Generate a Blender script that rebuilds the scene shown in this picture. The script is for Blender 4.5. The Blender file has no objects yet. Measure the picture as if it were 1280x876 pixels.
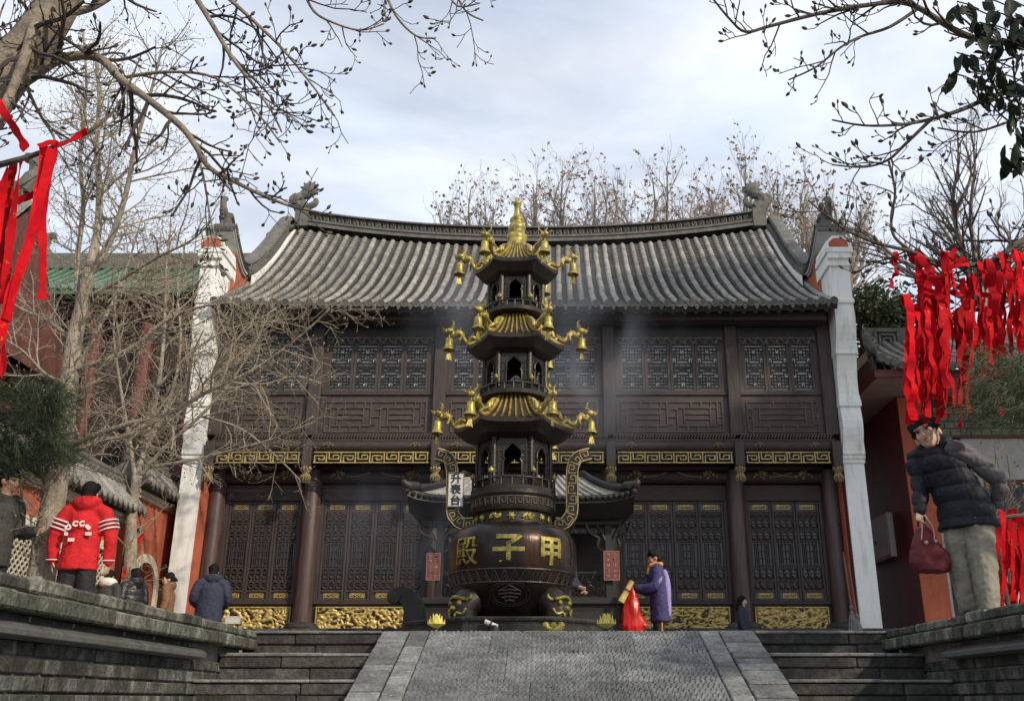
import bpy, bmesh, math, random
from math import sin, cos, pi, radians, sqrt, atan2
from mathutils import Vector, Matrix, noise
random.seed(7)
scene = bpy.context.scene
COL = scene.collection

# ------------------------------------------------------------------ camera
PITCH = radians(20.0); FPX = 1200.0; PPX = 690.0; PPY = 438.0; EYE = -0.5   # terrace top is z = 0
cam_d = bpy.data.cameras.new('camera'); cam = bpy.data.objects.new('camera', cam_d); COL.objects.link(cam)
cam.location = (0, 0, EYE); cam.rotation_euler = (radians(90) + PITCH, 0, 0)
cam_d.sensor_width = 36; cam_d.lens = 36 * FPX / 1280; cam_d.shift_x = -(PPX - 640) / 1280
cam_d.clip_start = 0.05; cam_d.clip_end = 2000
scene.camera = cam

# ------------------------------------------------------------------ world, sun, exposure
SUN_EL = radians(31); SUN_AZ = radians(47)      # azimuth: to the right of straight behind the camera
world = bpy.data.worlds.new('World'); scene.world = world; world.use_nodes = True
nt = world.node_tree; nt.nodes.clear()
N = nt.nodes.new; L = nt.links.new
out = N('ShaderNodeOutputWorld'); bg = N('ShaderNodeBackground'); bg.inputs[1].default_value = 0.10
sky = N('ShaderNodeTexSky'); sky.sky_type = 'NISHITA'; sky.sun_disc = False
sky.sun_elevation = SUN_EL; sky.sun_rotation = pi - SUN_AZ
sky.air_density = 1.0; sky.dust_density = 1.5
tc = N('ShaderNodeTexCoord'); mp = N('ShaderNodeMapping'); mp.inputs['Scale'].default_value = (1.2, 1.2, 4.0)
mp.inputs['Rotation'].default_value = (0.25, 0.1, 0.6)
n1 = N('ShaderNodeTexNoise'); n1.inputs['Scale'].default_value = 1.9; n1.inputs['Detail'].default_value = 7; n1.inputs['Roughness'].default_value = 0.55
n1.inputs['Distortion'].default_value = 0.4
cr = N('ShaderNodeValToRGB'); cr.color_ramp.elements[0].position = 0.32; cr.color_ramp.elements[0].color = (.58, .58, .58, 1)
cr.color_ramp.elements[1].position = 0.62; cr.color_ramp.elements[1].color = (1, 1, 1, 1)
n2 = N('ShaderNodeTexNoise'); n2.inputs['Scale'].default_value = 3.1; n2.inputs['Detail'].default_value = 8
cr2 = N('ShaderNodeValToRGB'); cr2.color_ramp.elements[0].position = 0.3; cr2.color_ramp.elements[0].color = (6.9, 7.8, 9.4, 1)
cr2.color_ramp.elements[1].position = 0.72; cr2.color_ramp.elements[1].color = (9.4, 9.7, 10.2, 1)
mx = N('ShaderNodeMix'); mx.data_type = 'RGBA'
L(tc.outputs['Generated'], mp.inputs[0]); L(mp.outputs[0], n1.inputs[0]); L(mp.outputs[0], n2.inputs[0])
L(n1.outputs[0], cr.inputs[0]); L(n2.outputs[0], cr2.inputs[0])
L(cr.outputs[0], mx.inputs['Factor']); L(sky.outputs[0], mx.inputs['A']); L(cr2.outputs[0], mx.inputs['B'])
L(mx.outputs['Result'], bg.inputs[0]); L(bg.outputs[0], out.inputs[0])

sun_d = bpy.data.lights.new('sun', 'SUN'); sun_d.energy = 3.3; sun_d.angle = radians(1.5); sun_d.color = (1.0, .88, .70)
sun = bpy.data.objects.new('sun', sun_d); COL.objects.link(sun)
SUNV = Vector((sin(SUN_AZ) * cos(SUN_EL), -cos(SUN_AZ) * cos(SUN_EL), sin(SUN_EL)))
sun.rotation_euler = SUNV.to_track_quat('Z', 'Y').to_euler()
scene.view_settings.view_transform = 'Standard'; scene.view_settings.look = 'None'
scene.view_settings.exposure = 0.20; scene.view_settings.gamma = 1.0
scene.view_settings.use_curve_mapping = False
scene.cycles.max_bounces = 6; scene.cycles.transparent_max_bounces = 12

# ------------------------------------------------------------------ pixel -> place helpers
CP, SP = cos(PITCH), sin(PITCH)
def ray(px, py):
    u = (px - PPX) / FPX; v = (PPY - py) / FPX
    return Vector((u, CP - v * SP, SP + v * CP))
def at(px, py, Y):
    r = ray(px, py); r *= Y / r.y; r.z += EYE; return r
def atx(px, py, X):
    r = ray(px, py); r *= X / r.x; r.z += EYE; return r
def atz(px, py, z):
    r = ray(px, py); r *= (z - EYE) / r.z; r.z += EYE; return r
def depth(y, z): return y * CP + (z - EYE) * SP

# ------------------------------------------------------------------ materials
MATS = {}
def mat(name, col, rough=.7, var=.25, scale=6.0, metal=0.0, bump=0.0, bscale=None, col2=None, spec=.5, rnd=0.0, detail=6, stretch=None, thr=(.35, .65), trans=0.0):
    """noise-mottled procedural material; col2 is a second colour that comes in patches; rnd is a per-object shift"""
    if name in MATS: return MATS[name]
    m = bpy.data.materials.new(name); m.use_nodes = True; nt = m.node_tree; nt.nodes.clear()
    N = nt.nodes.new; L = nt.links.new
    o = N('ShaderNodeOutputMaterial'); b = N('ShaderNodeBsdfPrincipled'); L(b.outputs[0], o.inputs[0])
    b.inputs['Roughness'].default_value = rough; b.inputs['Metallic'].default_value = metal
    b.inputs['Specular IOR Level'].default_value = spec
    t = N('ShaderNodeTexCoord'); mpn = N('ShaderNodeMapping'); L(t.outputs['Object'], mpn.inputs[0])
    if stretch: mpn.inputs['Scale'].default_value = stretch
    info = N('ShaderNodeObjectInfo')
    add = N('ShaderNodeVectorMath'); add.operation = 'ADD'; L(mpn.outputs[0], add.inputs[0])
    rs = N('ShaderNodeVectorMath'); rs.operation = 'SCALE'; rs.inputs['Scale'].default_value = 37.0
    cmb = N('ShaderNodeCombineXYZ'); L(info.outputs['Random'], cmb.inputs[0]); L(info.outputs['Random'], cmb.inputs[1])
    L(cmb.outputs[0], rs.inputs[0]); L(rs.outputs[0], add.inputs[1])
    nz = N('ShaderNodeTexNoise'); nz.inputs['Scale'].default_value = scale; nz.inputs['Detail'].default_value = detail
    nz.inputs['Roughness'].default_value = .62
    L(add.outputs[0], nz.inputs[0])
    r = N('ShaderNodeValToRGB'); L(nz.outputs[0], r.inputs[0])
    e = r.color_ramp.elements; e[0].position = thr[0]; e[1].position = thr[1]
    c = Vector(col)
    if col2 is None:
        e[0].color = (*(c * (1 - var)), 1); e[1].color = (*(c * (1 + var)), 1)
    else:
        e[0].color = (*c, 1); e[1].color = (*col2, 1)
    last = r.outputs[0]
    # a finer grain over it
    nf = N('ShaderNodeTexNoise'); nf.inputs['Scale'].default_value = scale * 7; nf.inputs['Detail'].default_value = 3
    L(add.outputs[0], nf.inputs[0])
    mr = N('ShaderNodeMapRange'); mr.inputs['From Min'].default_value = .25; mr.inputs['From Max'].default_value = .75
    mr.inputs['To Min'].default_value = 1 - var * .8; mr.inputs['To Max'].default_value = 1 + var * .8
    L(nf.outputs[0], mr.inputs[0])
    val = mr.outputs[0]
    if rnd > 0:
        m2 = N('ShaderNodeMapRange'); m2.inputs['To Min'].default_value = 1 - rnd; m2.inputs['To Max'].default_value = 1 + rnd
        L(info.outputs['Random'], m2.inputs[0])
        mu = N('ShaderNodeMath'); mu.operation = 'MULTIPLY'; L(val, mu.inputs[0]); L(m2.outputs[0], mu.inputs[1]); val = mu.outputs[0]
    vs = N('ShaderNodeVectorMath'); vs.operation = 'SCALE'; L(last, vs.inputs[0]); L(val, vs.inputs['Scale'])
    L(vs.outputs[0], b.inputs['Base Color'])
    if bump > 0:
        bn = N('ShaderNodeTexNoise'); bn.inputs['Scale'].default_value = bscale or scale * 4; bn.inputs['Detail'].default_value = 5
        L(add.outputs[0], bn.inputs[0])
        bp = N('ShaderNodeBump'); bp.inputs['Strength'].default_value = bump; bp.inputs['Distance'].default_value = .02
        L(bn.outputs[0], bp.inputs['Height']); L(bp.outputs[0], b.inputs['Normal'])
    if trans > 0:
        tr = N('ShaderNodeBsdfTranslucent'); L(vs.outputs[0], tr.inputs[0])
        ms = N('ShaderNodeMixShader'); ms.inputs[0].default_value = trans
        L(b.outputs[0], ms.inputs[1]); L(tr.outputs[0], ms.inputs[2]); L(ms.outputs[0], o.inputs[0])
    MATS[name] = m
    return m

M_BRICK = mat('grey brick', (.042, .045, .038), .92, .6, 9, bump=1.0, bscale=45, rnd=.6, col2=(.22, .215, .19), thr=(.44, .78), stretch=(1, 1, .7))
M_COPING = mat('weathered coping brick', (.050, .055, .040), .92, .6, 8, bump=1.0, bscale=36, rnd=.6, col2=(.23, .22, .19), thr=(.44, .80), stretch=(1, 1, .7))
M_MORTAR = mat('mortar', (.19, .185, .165), .95, .35, 9, bump=.5)
M_STEP = mat('dark step stone', (.034, .032, .029), .88, .5, 5, bump=.8, bscale=26, rnd=.35, col2=(.085, .080, .072), thr=(.45, .75))
M_RAMP = mat('ramp stone', (.085, .088, .086), .82, .45, 5, bump=.8, bscale=40, rnd=.38, col2=(.22, .22, .21), thr=(.36, .74))
M_RAMPC = mat('carved ramp stone', (.066, .070, .072), .72, .5, 2.2, bump=.7, bscale=60, rnd=.25, col2=(.20, .205, .205), thr=(.34, .72))
M_PAVE = mat('terrace paving', (.17, .165, .15), .9, .25, 3, bump=.3, rnd=.1)
M_EARTH = mat('ground', (.12, .11, .09), .95, .3, .5, bump=.3)
M_METAL = mat('grey painted metal', (.14, .14, .135), .5, .2, 6, metal=.3)
M_WOOD = mat('dark brown timber', (.023, .0148, .0135), .58, .45, 3, bump=.3, bscale=30, stretch=(2, 2, 12), col2=(.050, .033, .029))
M_WOODV = mat('dark brown timber upright', (.026, .0168, .0155), .58, .45, 3, bump=.25, bscale=30, stretch=(10, 10, 1), col2=(.058, .040, .036))
M_COLUMN = mat('lacquered column', (.042, .020, .019), .45, .35, 2.2, bump=.12, stretch=(7, 7, .6), col2=(.085, .055, .050))
M_BLACKWOOD = mat('black timber', (.016, .014, .013), .55, .4, 5)
M_GOLD = mat('gilding', (.36, .255, .075), .48, .35, 16, metal=.35, col2=(.60, .46, .17), bump=.2)
M_GOLDP = mat('gold paint', (.20, .145, .045), .52, .45, 14, metal=.25, col2=(.55, .43, .16), thr=(.32, .66))
M_BRASS = mat('yellow brass', (.095, .072, .022), .45, .45, 13, metal=.40, col2=(.48, .40, .085), bump=.2, thr=(.34, .66))
M_IRON = mat('black iron', (.016, .014, .012), .42, .4, 7, metal=.35, bump=.25, bscale=45, col2=(.032, .026, .021))
M_BOWL = mat('brown mottled iron', (.013, .011, .010), .30, .4, 2.2, metal=.45, bump=.12, bscale=25, col2=(.085, .034, .014), stretch=(1.6, 1.6, .55), thr=(.46, .76))  # black iron with stretched orange-brown patches
M_TILE = mat('grey roof tile', (.135, .131, .120), .87, .45, 4, bump=.5, bscale=25, rnd=.28, col2=(.28, .268, .24))
M_PAN = mat('dark pan tile', (.075, .073, .067), .9, .35, 4, bump=.3, rnd=.15, col2=(.14, .132, .115))
M_RIDGE = mat('grey ridge clay', (.085, .085, .078), .88, .35, 5, bump=.5, bscale=24, col2=(.15, .145, .13))
M_WHITE = mat('white lime plaster', (.55, .55, .50), .88, .06, 1.6, bump=.2, bscale=18, col2=(.79, .80, .77), thr=(.26, .50), stretch=(5, 5, .7))
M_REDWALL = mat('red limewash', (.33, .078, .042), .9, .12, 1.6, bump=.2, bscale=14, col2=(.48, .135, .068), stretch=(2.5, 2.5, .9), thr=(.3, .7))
M_DARKRED = mat('maroon and shaded red paint', (.105, .022, .020), .6, .2, 2, col2=(.14, .034, .03))
M_PALEPANE = mat('pale window pane', (.58, .58, .58), .4, .12, 3, rnd=.3)  # pale grey, tone shifts from pane to pane
M_DOORGLASS = mat('dark glazing', (.035, .037, .042), .22, .3, 3, rnd=.3)
M_BARK = mat('pale bark', (.19, .162, .125), .9, .4, 4, bump=.9, bscale=22, col2=(.34, .295, .235), stretch=(2, 2, 1))
M_TWIG = mat('pale twig', (.20, .165, .122), .85, .3, 5, col2=(.31, .262, .20))
M_BARKD = mat('dark bark', (.050, .040, .032), .9, .35, 8, bump=.6, bscale=30, col2=(.10, .08, .06))
M_TWIGD = mat('dark twig', (.045, .034, .029), .85, .3, 6)
M_BUD = mat('bud', (.17, .145, .085), .75, .3, 9, rnd=.3)
M_BARKM = mat('grey brown bark', (.13, .105, .08), .9, .35, 6, bump=.8, bscale=26, col2=(.25, .205, .155))
M_BUDD = mat('dark bud', (.050, .045, .033), .8, .3, 9)
M_RED = mat('red ribbon', (.52, .003, .010), .75, .25, 5, rnd=.25, trans=.22, spec=.15)

# ------------------------------------------------------------------ mesh builder
class MB:
    def __init__(s): s.v = []; s.f = []; s.m = []; s.cur = 0
    def add(s, vs, fs):
        b = len(s.v); s.v.extend([tuple(v) for v in vs]); s.f.extend([tuple(b + i for i in f) for f in fs]); s.m.extend([s.cur] * len(fs)); return s
    def box(s, x0, x1, y0, y1, z0, z1):
        s.add([(x0,y0,z0),(x1,y0,z0),(x1,y1,z0),(x0,y1,z0),(x0,y0,z1),(x1,y0,z1),(x1,y1,z1),(x0,y1,z1)],
              [(3,2,1,0),(4,5,6,7),(0,1,5,4),(1,2,6,5),(2,3,7,6),(3,0,4,7)]); return s
    def obox(s, c, u, v, w):
        c, u, v, w = Vector(c), Vector(u), Vector(v), Vector(w)
        P = [c + a*u + b*v + d*w for d in (-1, 1) for b in (-1, 1) for a in (-1, 1)]
        s.add([P[0],P[1],P[3],P[2],P[4],P[5],P[7],P[6]], [(3,2,1,0),(4,5,6,7),(0,1,5,4),(1,2,6,5),(2,3,7,6),(3,0,4,7)]); return s
    def bar(s, a, b, w, d=None, up=(0, 1, 0)):
        a, b = Vector(a), Vector(b); t = (b - a); ln = t.length
        if ln < 1e-6: return s
        t /= ln; upv = Vector(up)
        sd = t.cross(upv)
        if sd.length < 1e-4: sd = t.cross(Vector((1, 0, 0)))
        sd.normalize(); n = sd.cross(t)
        return s.obox((a + b) / 2, t * ln / 2, sd * w / 2, n * (d or w) / 2)
    def tube(s, pts, rad, n=6, cap=True):
        pts = [Vector(p) for p in pts]; k = len(pts)
        if not hasattr(rad, '__len__'): rad = [rad] * k
        base = len(s.v); ref = None
        for i, p in enumerate(pts):
            t = (pts[min(i+1, k-1)] - pts[max(i-1, 0)])
            if t.length < 1e-9: t = Vector((0, 0, 1))
            t.normalize()
            if ref is None:
                ref = t.orthogonal().normalized()
            else:
                ref = ref - t * ref.dot(t)
                if ref.length < 1e-5: ref = t.orthogonal()
                ref.normalize()
            q = t.cross(ref)
            for j in range(n):
                a = 2 * pi * j / n
                s.v.append(tuple(p + (ref * cos(a) + q * sin(a)) * rad[i]))
        for i in range(k - 1):
            for j in range(n):
                a = base + i*n + j; b = base + i*n + (j+1) % n
                s.f.append((a, b, b + n, a + n)); s.m.append(s.cur)
        if cap:
            s.f.append(tuple(base + j for j in reversed(range(n)))); s.m.append(s.cur)
            s.f.append(tuple(base + (k-1)*n + j for j in range(n))); s.m.append(s.cur)
        return s
    def lathe(s, prof, n=24, c=(0, 0, 0), a0=0.0, a1=2*pi, cap=True, phase=0.0):
        c = Vector(c); base = len(s.v); full = abs(a1 - a0 - 2*pi) < 1e-6
        cols = n if full else n + 1
        for r, z in prof:
            for j in range(cols):
                a = phase + a0 + (a1 - a0) * j / n
                s.v.append((c.x + r * cos(a), c.y + r * sin(a), c.z + z))
        for i in range(len(prof) - 1):
            for j in range(n):
                a = base + i*cols + j; b = base + i*cols + (j+1) % cols
                s.f.append((a, b, b + cols, a + cols)); s.m.append(s.cur)
        if cap and full:
            s.f.append(tuple(base + j for j in reversed(range(n)))); s.m.append(s.cur)
            s.f.append(tuple(base + (len(prof)-1)*cols + j for j in range(n))); s.m.append(s.cur)
        return s
    def prism(s, poly, d, o=(0,0,0), u=(1,0,0), v=(0,0,1), w=(0,1,0)):
        """polygon in the u,v plane extruded d along w"""
        o, u, v, w = Vector(o), Vector(u), Vector(v), Vector(w); n = len(poly)
        A = [o + u*a + v*b for a, b in poly]; B = [p + w*d for p in A]
        fs = [tuple(range(n)), tuple(reversed(range(n, 2*n)))] + [(i, i+n, (i+1) % n + n, (i+1) % n) for i in range(n)]
        s.add(A + B, fs); return s
    def ball(s, c, r, n=10, m=6, sc=(1, 1, 1)):
        c = Vector(c); base = len(s.v)
        for i in range(m + 1):
            th = pi * i / m; 
            for j in range(n):
                a = 2 * pi * j / n
                s.v.append((c.x + r*sc[0]*sin(th)*cos(a), c.y + r*sc[1]*sin(th)*sin(a), c.z + r*sc[2]*cos(th)))
        for i in range(m):
            for j in range(n):
                a = base + i*n + j; b = base + i*n + (j+1) % n
                s.f.append((a, a + n, b + n, b)); s.m.append(s.cur)
        return s
    def grid(s, P):
        """P[i][j] vectors -> quads"""
        base = len(s.v); R = len(P); C = len(P[0])
        for row in P: s.v.extend([tuple(p) for p in row])
        for i in range(R - 1):
            for j in range(C - 1):
                a = base + i*C + j
                s.f.append((a, a + 1, a + C + 1, a + C)); s.m.append(s.cur)
        return s
    def mesh(s, name, mats, smooth=False):
        me = bpy.data.meshes.new(name); me.from_pydata(s.v, [], s.f)
        for m in (mats if isinstance(mats, (list, tuple)) else [mats]): me.materials.append(m)
        if any(s.m): me.polygons.foreach_set('material_index', s.m)
        if smooth is True: me.polygons.foreach_set('use_smooth', [True] * len(me.polygons))
        me.update()
        if smooth == 'auto':
            me.polygons.foreach_set('use_smooth', [True] * len(me.polygons))
            try: me.set_sharp_from_angle(angle=radians(35))
            except Exception: pass
        return me
    def build(s, name, mats, parent=None, smooth=False, bevel=0):
        return link(name, s.mesh(name, mats, smooth), parent, bevel=bevel)

def link(name, data, parent=None, loc=None, rot=None, scale=None, bevel=0):
    o = bpy.data.objects.new(name, data); COL.objects.link(o)
    if parent is not None: o.parent = parent
    if loc is not None: o.location = loc
    if rot is not None: o.rotation_euler = rot
    if scale is not None: o.scale = scale
    if bevel:
        b = o.modifiers.new('bevel', 'BEVEL'); b.width = bevel; b.segments = 1; b.limit_method = 'ANGLE'
    return o
def tag(o, label=None, cat=None, group=None, kind=None):
    if label: o['label'] = label
    if cat: o['category'] = cat
    if group: o['group'] = group
    if kind: o['kind'] = kind
    return o
def thing(name, label, cat, loc=(0, 0, 0), rotz=0.0, group=None):
    o = bpy.data.objects.new(name, None); COL.objects.link(o)
    o.location = loc; o.rotation_euler = (0, 0, rotz); o.empty_display_size = .2
    return tag(o, label, cat, group)
def copy_tree(o, parent=None):
    c = o.copy(); COL.objects.link(c)
    if parent is not None: c.parent = parent
    for ch in list(o.children): copy_tree(ch, c)
    return c
def unit_box_mesh(name, m, bev=0.0):
    """box centred on the origin, 1x1x1"""
    return MB().box(-.5, .5, -.5, .5, -.5, .5).mesh(name, m)
def text_mesh(txt, size, depth_, m, bold=0.0, align='CENTER'):
    cu = bpy.data.curves.new('lettering', 'FONT'); cu.body = txt; cu.size = size; cu.extrude = depth_
    cu.align_x = align; cu.align_y = 'CENTER'; cu.offset = bold; cu.resolution_u = 3
    o = bpy.data.objects.new('lettering', cu); COL.objects.link(o)
    dg = bpy.context.evaluated_depsgraph_get(); me = bpy.data.meshes.new_from_object(o.evaluated_get(dg))
    bpy.data.objects.remove(o); bpy.data.curves.remove(cu)
    me.materials.clear(); me.materials.append(m)
    return me
def lerp(a, b, t): return a + (b - a) * t
def smooth_path(pts, k=4):
    """Catmull-Rom through pts"""
    pts = [Vector(p) for p in pts]; out = []
    for i in range(len(pts) - 1):
        p0 = pts[max(i-1, 0)]; p1 = pts[i]; p2 = pts[i+1]; p3 = pts[min(i+2, len(pts)-1)]
        for j in range(k):
            t = j / k
            out.append(.5 * ((2*p1) + (-p0 + p2)*t + (2*p0 - 5*p1 + 4*p2 - p3)*t*t + (-p0 + 3*p1 - 3*p2 + p3)*t**3))
    out.append(pts[-1]); return out
def wpos(o):
    p = Vector((0, 0, 0))
    while o is not None: p += o.location; o = o.parent
    return p
def wbuild(mb, name, m, parent, smooth=False, bevel=0):
    """mesh given in world coordinates, parented under an unrotated thing"""
    off = wpos(parent)
    mb.v = [(v[0]-off.x, v[1]-off.y, v[2]-off.z) for v in mb.v]
    return mb.build(name, m, parent, smooth, bevel)

# ================================================================== the setting: ground, terrace, stairs, ramp
g = MB().add([(-400,-300,-2.1),(400,-300,-2.1),(400,600,-2.1),(-400,600,-2.1)], [(0,1,2,3)]).build('ground', M_EARTH); tag(g, 'bare ground below the terrace', None, kind='structure')
XL, XR = -2.37, 2.65          # faces of the two side walls of the stair
YE = 7.65                     # front edge of the terrace
tb = MB()
tb.box(-45, XL-.30, -3, YE, -2.09, -.012).box(XR+.30, 45, -3, YE, -2.09, -.012).box(-45, 45, YE+.62, 60, -2.09, -.012)
tb.box(-45, XL-.30, YE, YE+.62, -2.09, -.012).box(XR+.30, 45, YE, YE+.62, -2.09, -.012)
terrace = tb.build('terrace', M_PAVE); tag(terrace, 'stone paved terrace above the stairs', None, kind='structure')

RISE, RUN = .185, .48
stairs = bpy.data.objects.new('stairs', None); COL.objects.link(stairs); tag(stairs, 'dark stone steps on both sides of the carved ramp', None, kind='structure')
RX0, RX1 = -1.30, 1.552
for side, (x0, x1) in enumerate(((XL, RX0-.004), (RX1+.004, XR))):
    for n in range(0, 11):
        yf = YE - RUN*n; z1 = -RISE*n
        st = MB().box(x0+.002, x1-.002, yf+.03, yf+RUN+.10, z1-RISE-.004, z1-.030).build('step', M_STEP, stairs)
        xx = x0
        while xx < x1-.01:
            e = min(xx+random.uniform(.5, .9), x1)
            if x1-e < .2: e = x1
            MB().box(xx+.002, e-.002, yf-.014+random.uniform(-.005, .005), yf+RUN+.04, z1-.022, z1+random.uniform(-.003, .003)).build('tread', mat('worn lit-edge tread stone', (.10, .10, .094), .8, .4, 6, bump=.5, rnd=.3, col2=(.22, .215, .20)), st, bevel=.006)  # paler tone paints in the lit line along the worn nosings
            xx = e
        for crs, (zt, zh) in enumerate(((z1-.024, .074), (z1-.101, .080))):
            xx = x0
            while xx < x1-.01:
                e = min(xx+random.uniform(.38, .80), x1)
                if x1-e < .16: e = x1
                dy = random.uniform(-.007, .007)+(.012 if crs else 0)
                MB().box(xx+.003, e-.003, yf+dy, yf+(RUN+.04 if crs == 0 else .10), zt-zh, zt+random.uniform(-.004, .004)).build('step_brick', M_STEP, st, bevel=.008)
                xx = e
# terrace edge between the flights, behind the ramp top
MB().box(RX0, RX1, YE+.10, YE+.62, -.5, -.006).build('edge_slab', M_STEP, stairs)
for i in range(8):
    x0 = lerp(RX0, RX1, i/8); x1 = lerp(RX0, RX1, (i+1)/8)
    MB().box(x0+.003, x1-.003, YE-.004, YE+.10, -.16, random.uniform(-.004, .003)).build('edge_stone', M_RAMP, stairs, bevel=.008)

# ramp: local s runs down the slope
SL = atan2(RISE, RUN)
ramp = bpy.data.objects.new('ramp', None); COL.objects.link(ramp)
ramp.location = (0, YE-.006, 0); ramp.rotation_euler = (SL, 0, 0)
tag(ramp, 'carved grey stone ramp between the two flights of steps', None, kind='structure')
SLEN = 2.1 / sin(SL)
MB().box(RX0+.01, RX1-.01, -SLEN, 0, -.5, -.05).build('bed', M_MORTAR, ramp)
s = 0; i = 0
while s < SLEN - .1:
    w = random.uniform(.105, .135)
    for x0, x1 in ((-1.30, -1.087), (1.275, 1.552)):
        MB().box(x0+random.uniform(0, .006), x1-.006, -s-w+.004, -s-.004, -.07, random.uniform(-.006, .006)).build('border_brick', M_RAMP, ramp, bevel=.006)
    s += w
s = 0
while s < SLEN - .25:
    w = random.uniform(.26, .36)
    for x0, x1 in ((-1.083, -.937), (1.122, 1.269)):
        MB().box(x0+.002, x1-.002, -s-w+.004, -s-.004, -.07, random.uniform(-.004, .006)).build('border_slab', M_RAMP, ramp, bevel=.007)
    s += w
s = 0; row = 0
def carved(x0, x1, s0, s1):
    mb = MB().box(x0, x1, -s1, -s0, -.08, -.012)
    cw, ch = .0335, .040
    nx = max(1, int((x1-x0)/cw)); ny = max(1, int((s1-s0)/ch)); ax = (x1-x0)/nx; ay = (s1-s0)/ny
    for j in range(ny):
        for i in range(nx):
            cx = x0+ax*(i+.5+(.25 if j % 2 else -.25)*.6); cy = -s0-ay*(j+.5)
            h = random.uniform(.010, .020); a = ax*.44; b = ay*.46
            wv = .006*sin(cx*23)*sin(cy*19)
            mb.add([(cx-a,cy-b,-.012),(cx+a,cy-b,-.012),(cx+a,cy+b,-.012),(cx-a,cy+b,-.012),(cx-a*.4,cy-b*.2,h-.012+wv),(cx+a*.4,cy-b*.2,h-.012+wv),(cx+a*.4,cy+b*.55,h-.012+wv),(cx-a*.4,cy+b*.55,h-.012+wv)],
                   [(0,1,5,4),(1,2,6,5),(2,3,7,6),(3,0,4,7),(4,5,6,7)])
    return mb
while s < SLEN - .3:
    w = random.choice((.36, .48, .56)); cuts = [-.934] + sorted([random.uniform(-.5,-.1), random.uniform(.35,.75)]) + [1.118]
    for a, b in zip(cuts, cuts[1:]):
        carved(a+.003, b-.003, s+.003, s+w-.003).build('carved_slab', M_RAMPC, ramp)
    s += w

# ================================================================== the two brick side walls of the stair
def retaining_wall(sign, xface, label):
    w = thing('brick_wall', label, 'wall', (xface, 0, -2.1))
    X = lambda d: xface - sign*d        # d metres behind the face (sign = direction the face looks)
    def bx(mb, d0, d1, *r):
        a, b = sorted((X(d0), X(d1))); return mb.box(a, b, *r)
    y0, y1 = 1.6, YE
    wbuild(bx(MB(), .012, .30, y0, y1, -2.1, -.015), 'core', M_MORTAR, w)
    rnd = random.Random(3 if sign > 0 else 5)
    # courses of brick
    z = -.245; r = 0
    while z > -1.0:
        h = .076; y = y0 + rnd.uniform(-.2, 0)
        while y < y1 - .02:
            ln = rnd.choice((.30, .24, .32, .15, .14, .27)); e = min(y+ln, y1)
            if e - max(y, y0) > .03:
                wbuild(bx(MB(), -rnd.uniform(0, .012)-.009*r, .05, max(y, y0)+.006, e-.006, z-h+.009, z-.003), 'brick', M_BRICK, w, bevel=.006)
            y += ln
        z -= h; r += 1
    # the plain brickwork further down stays one piece
    mb = MB(); 
    while z > -2.08:
        y = y0 + rnd.uniform(-.2, 0)
        while y < y1 - .02:
            ln = rnd.choice((.30, .28, .15)); a = max(y, y0); e = min(y+ln, y1)
            if e - a > .03: bx(mb, 0, .05, a+.004, e-.004, max(z-.072, -2.1), z-.004)
            y += ln
        z -= .076
    tag(wbuild(mb, 'lower_brickwork', M_BRICK, w), kind='stuff')
    # coping: two projecting courses of headers, uneven
    y = y0
    while y < y1:
        ln = rnd.uniform(.15, .30); e = min(y+ln, y1+.01)
        wbuild(bx(MB(), -.13-rnd.uniform(-.006, .010), .30, y+.003, e-.003, -.142, -.066+rnd.uniform(-.002,.003)), 'coping_brick', M_COPING, w, bevel=.010)
        y = e if e <= y1 else y1+1
    y = y0 - .1
    while y < y1:
        ln = rnd.uniform(.24, .42); e = min(y+ln, y1+.006)
        wbuild(bx(MB(), -.10-rnd.uniform(-.012, .012), .30, max(y, y0)+.003, e-.003, -.060, rnd.uniform(-.004, .010)), 'coping_stone', M_COPING, w, bevel=.013)
        y = e if e <= y1 else y1+1
    # linear light housings under the coping
    for k in range(5):
        nth = ('fifth', 'fourth', 'third', 'second', 'first')[k]
        a = 1.62 + .995*k; b = min(a + .985, y1-.5)
        l = thing('light_housing', 'grey metal light housing under the %s brick coping, %s from the top step' % ('mossy' if sign > 0 else 'shaded', nth), 'light', (X(-.03), (a+b)/2, -.2), group='linear light housings along the stair walls')
        # sloping channel profile
        prof = [(0, -.245), (0, -.172), (.050, -.176), (.112, -.212), (.108, -.240), (.03, -.252)]
        mb = MB(); n = len(prof)
        A = [(X(-d), a, zz) for d, zz in prof]; Bv = [(X(-d), b, zz) for d, zz in prof]
        mb.add(A + Bv, [tuple(range(n)), tuple(reversed(range(n, 2*n)))] + [(i, i+n, (i+1) % n+n, (i+1) % n) for i in range(n)])
        wbuild(mb, 'housing', M_METAL, l, bevel=.003)
        for yy in (a+.2, b-.2):
            m2 = MB(); c = Vector((X(-.06), yy, -.172)); m2.tube([c, c+Vector((0, 0, .018))], .007, 6); wbuild(m2, 'clip', M_METAL, l)
    return w
retaining_wall(1, XL, 'mossy grey brick retaining wall beside the steps below the red jacket')
retaining_wall(-1, XR, 'shaded grey brick retaining wall beside the steps below the boy')
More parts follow.
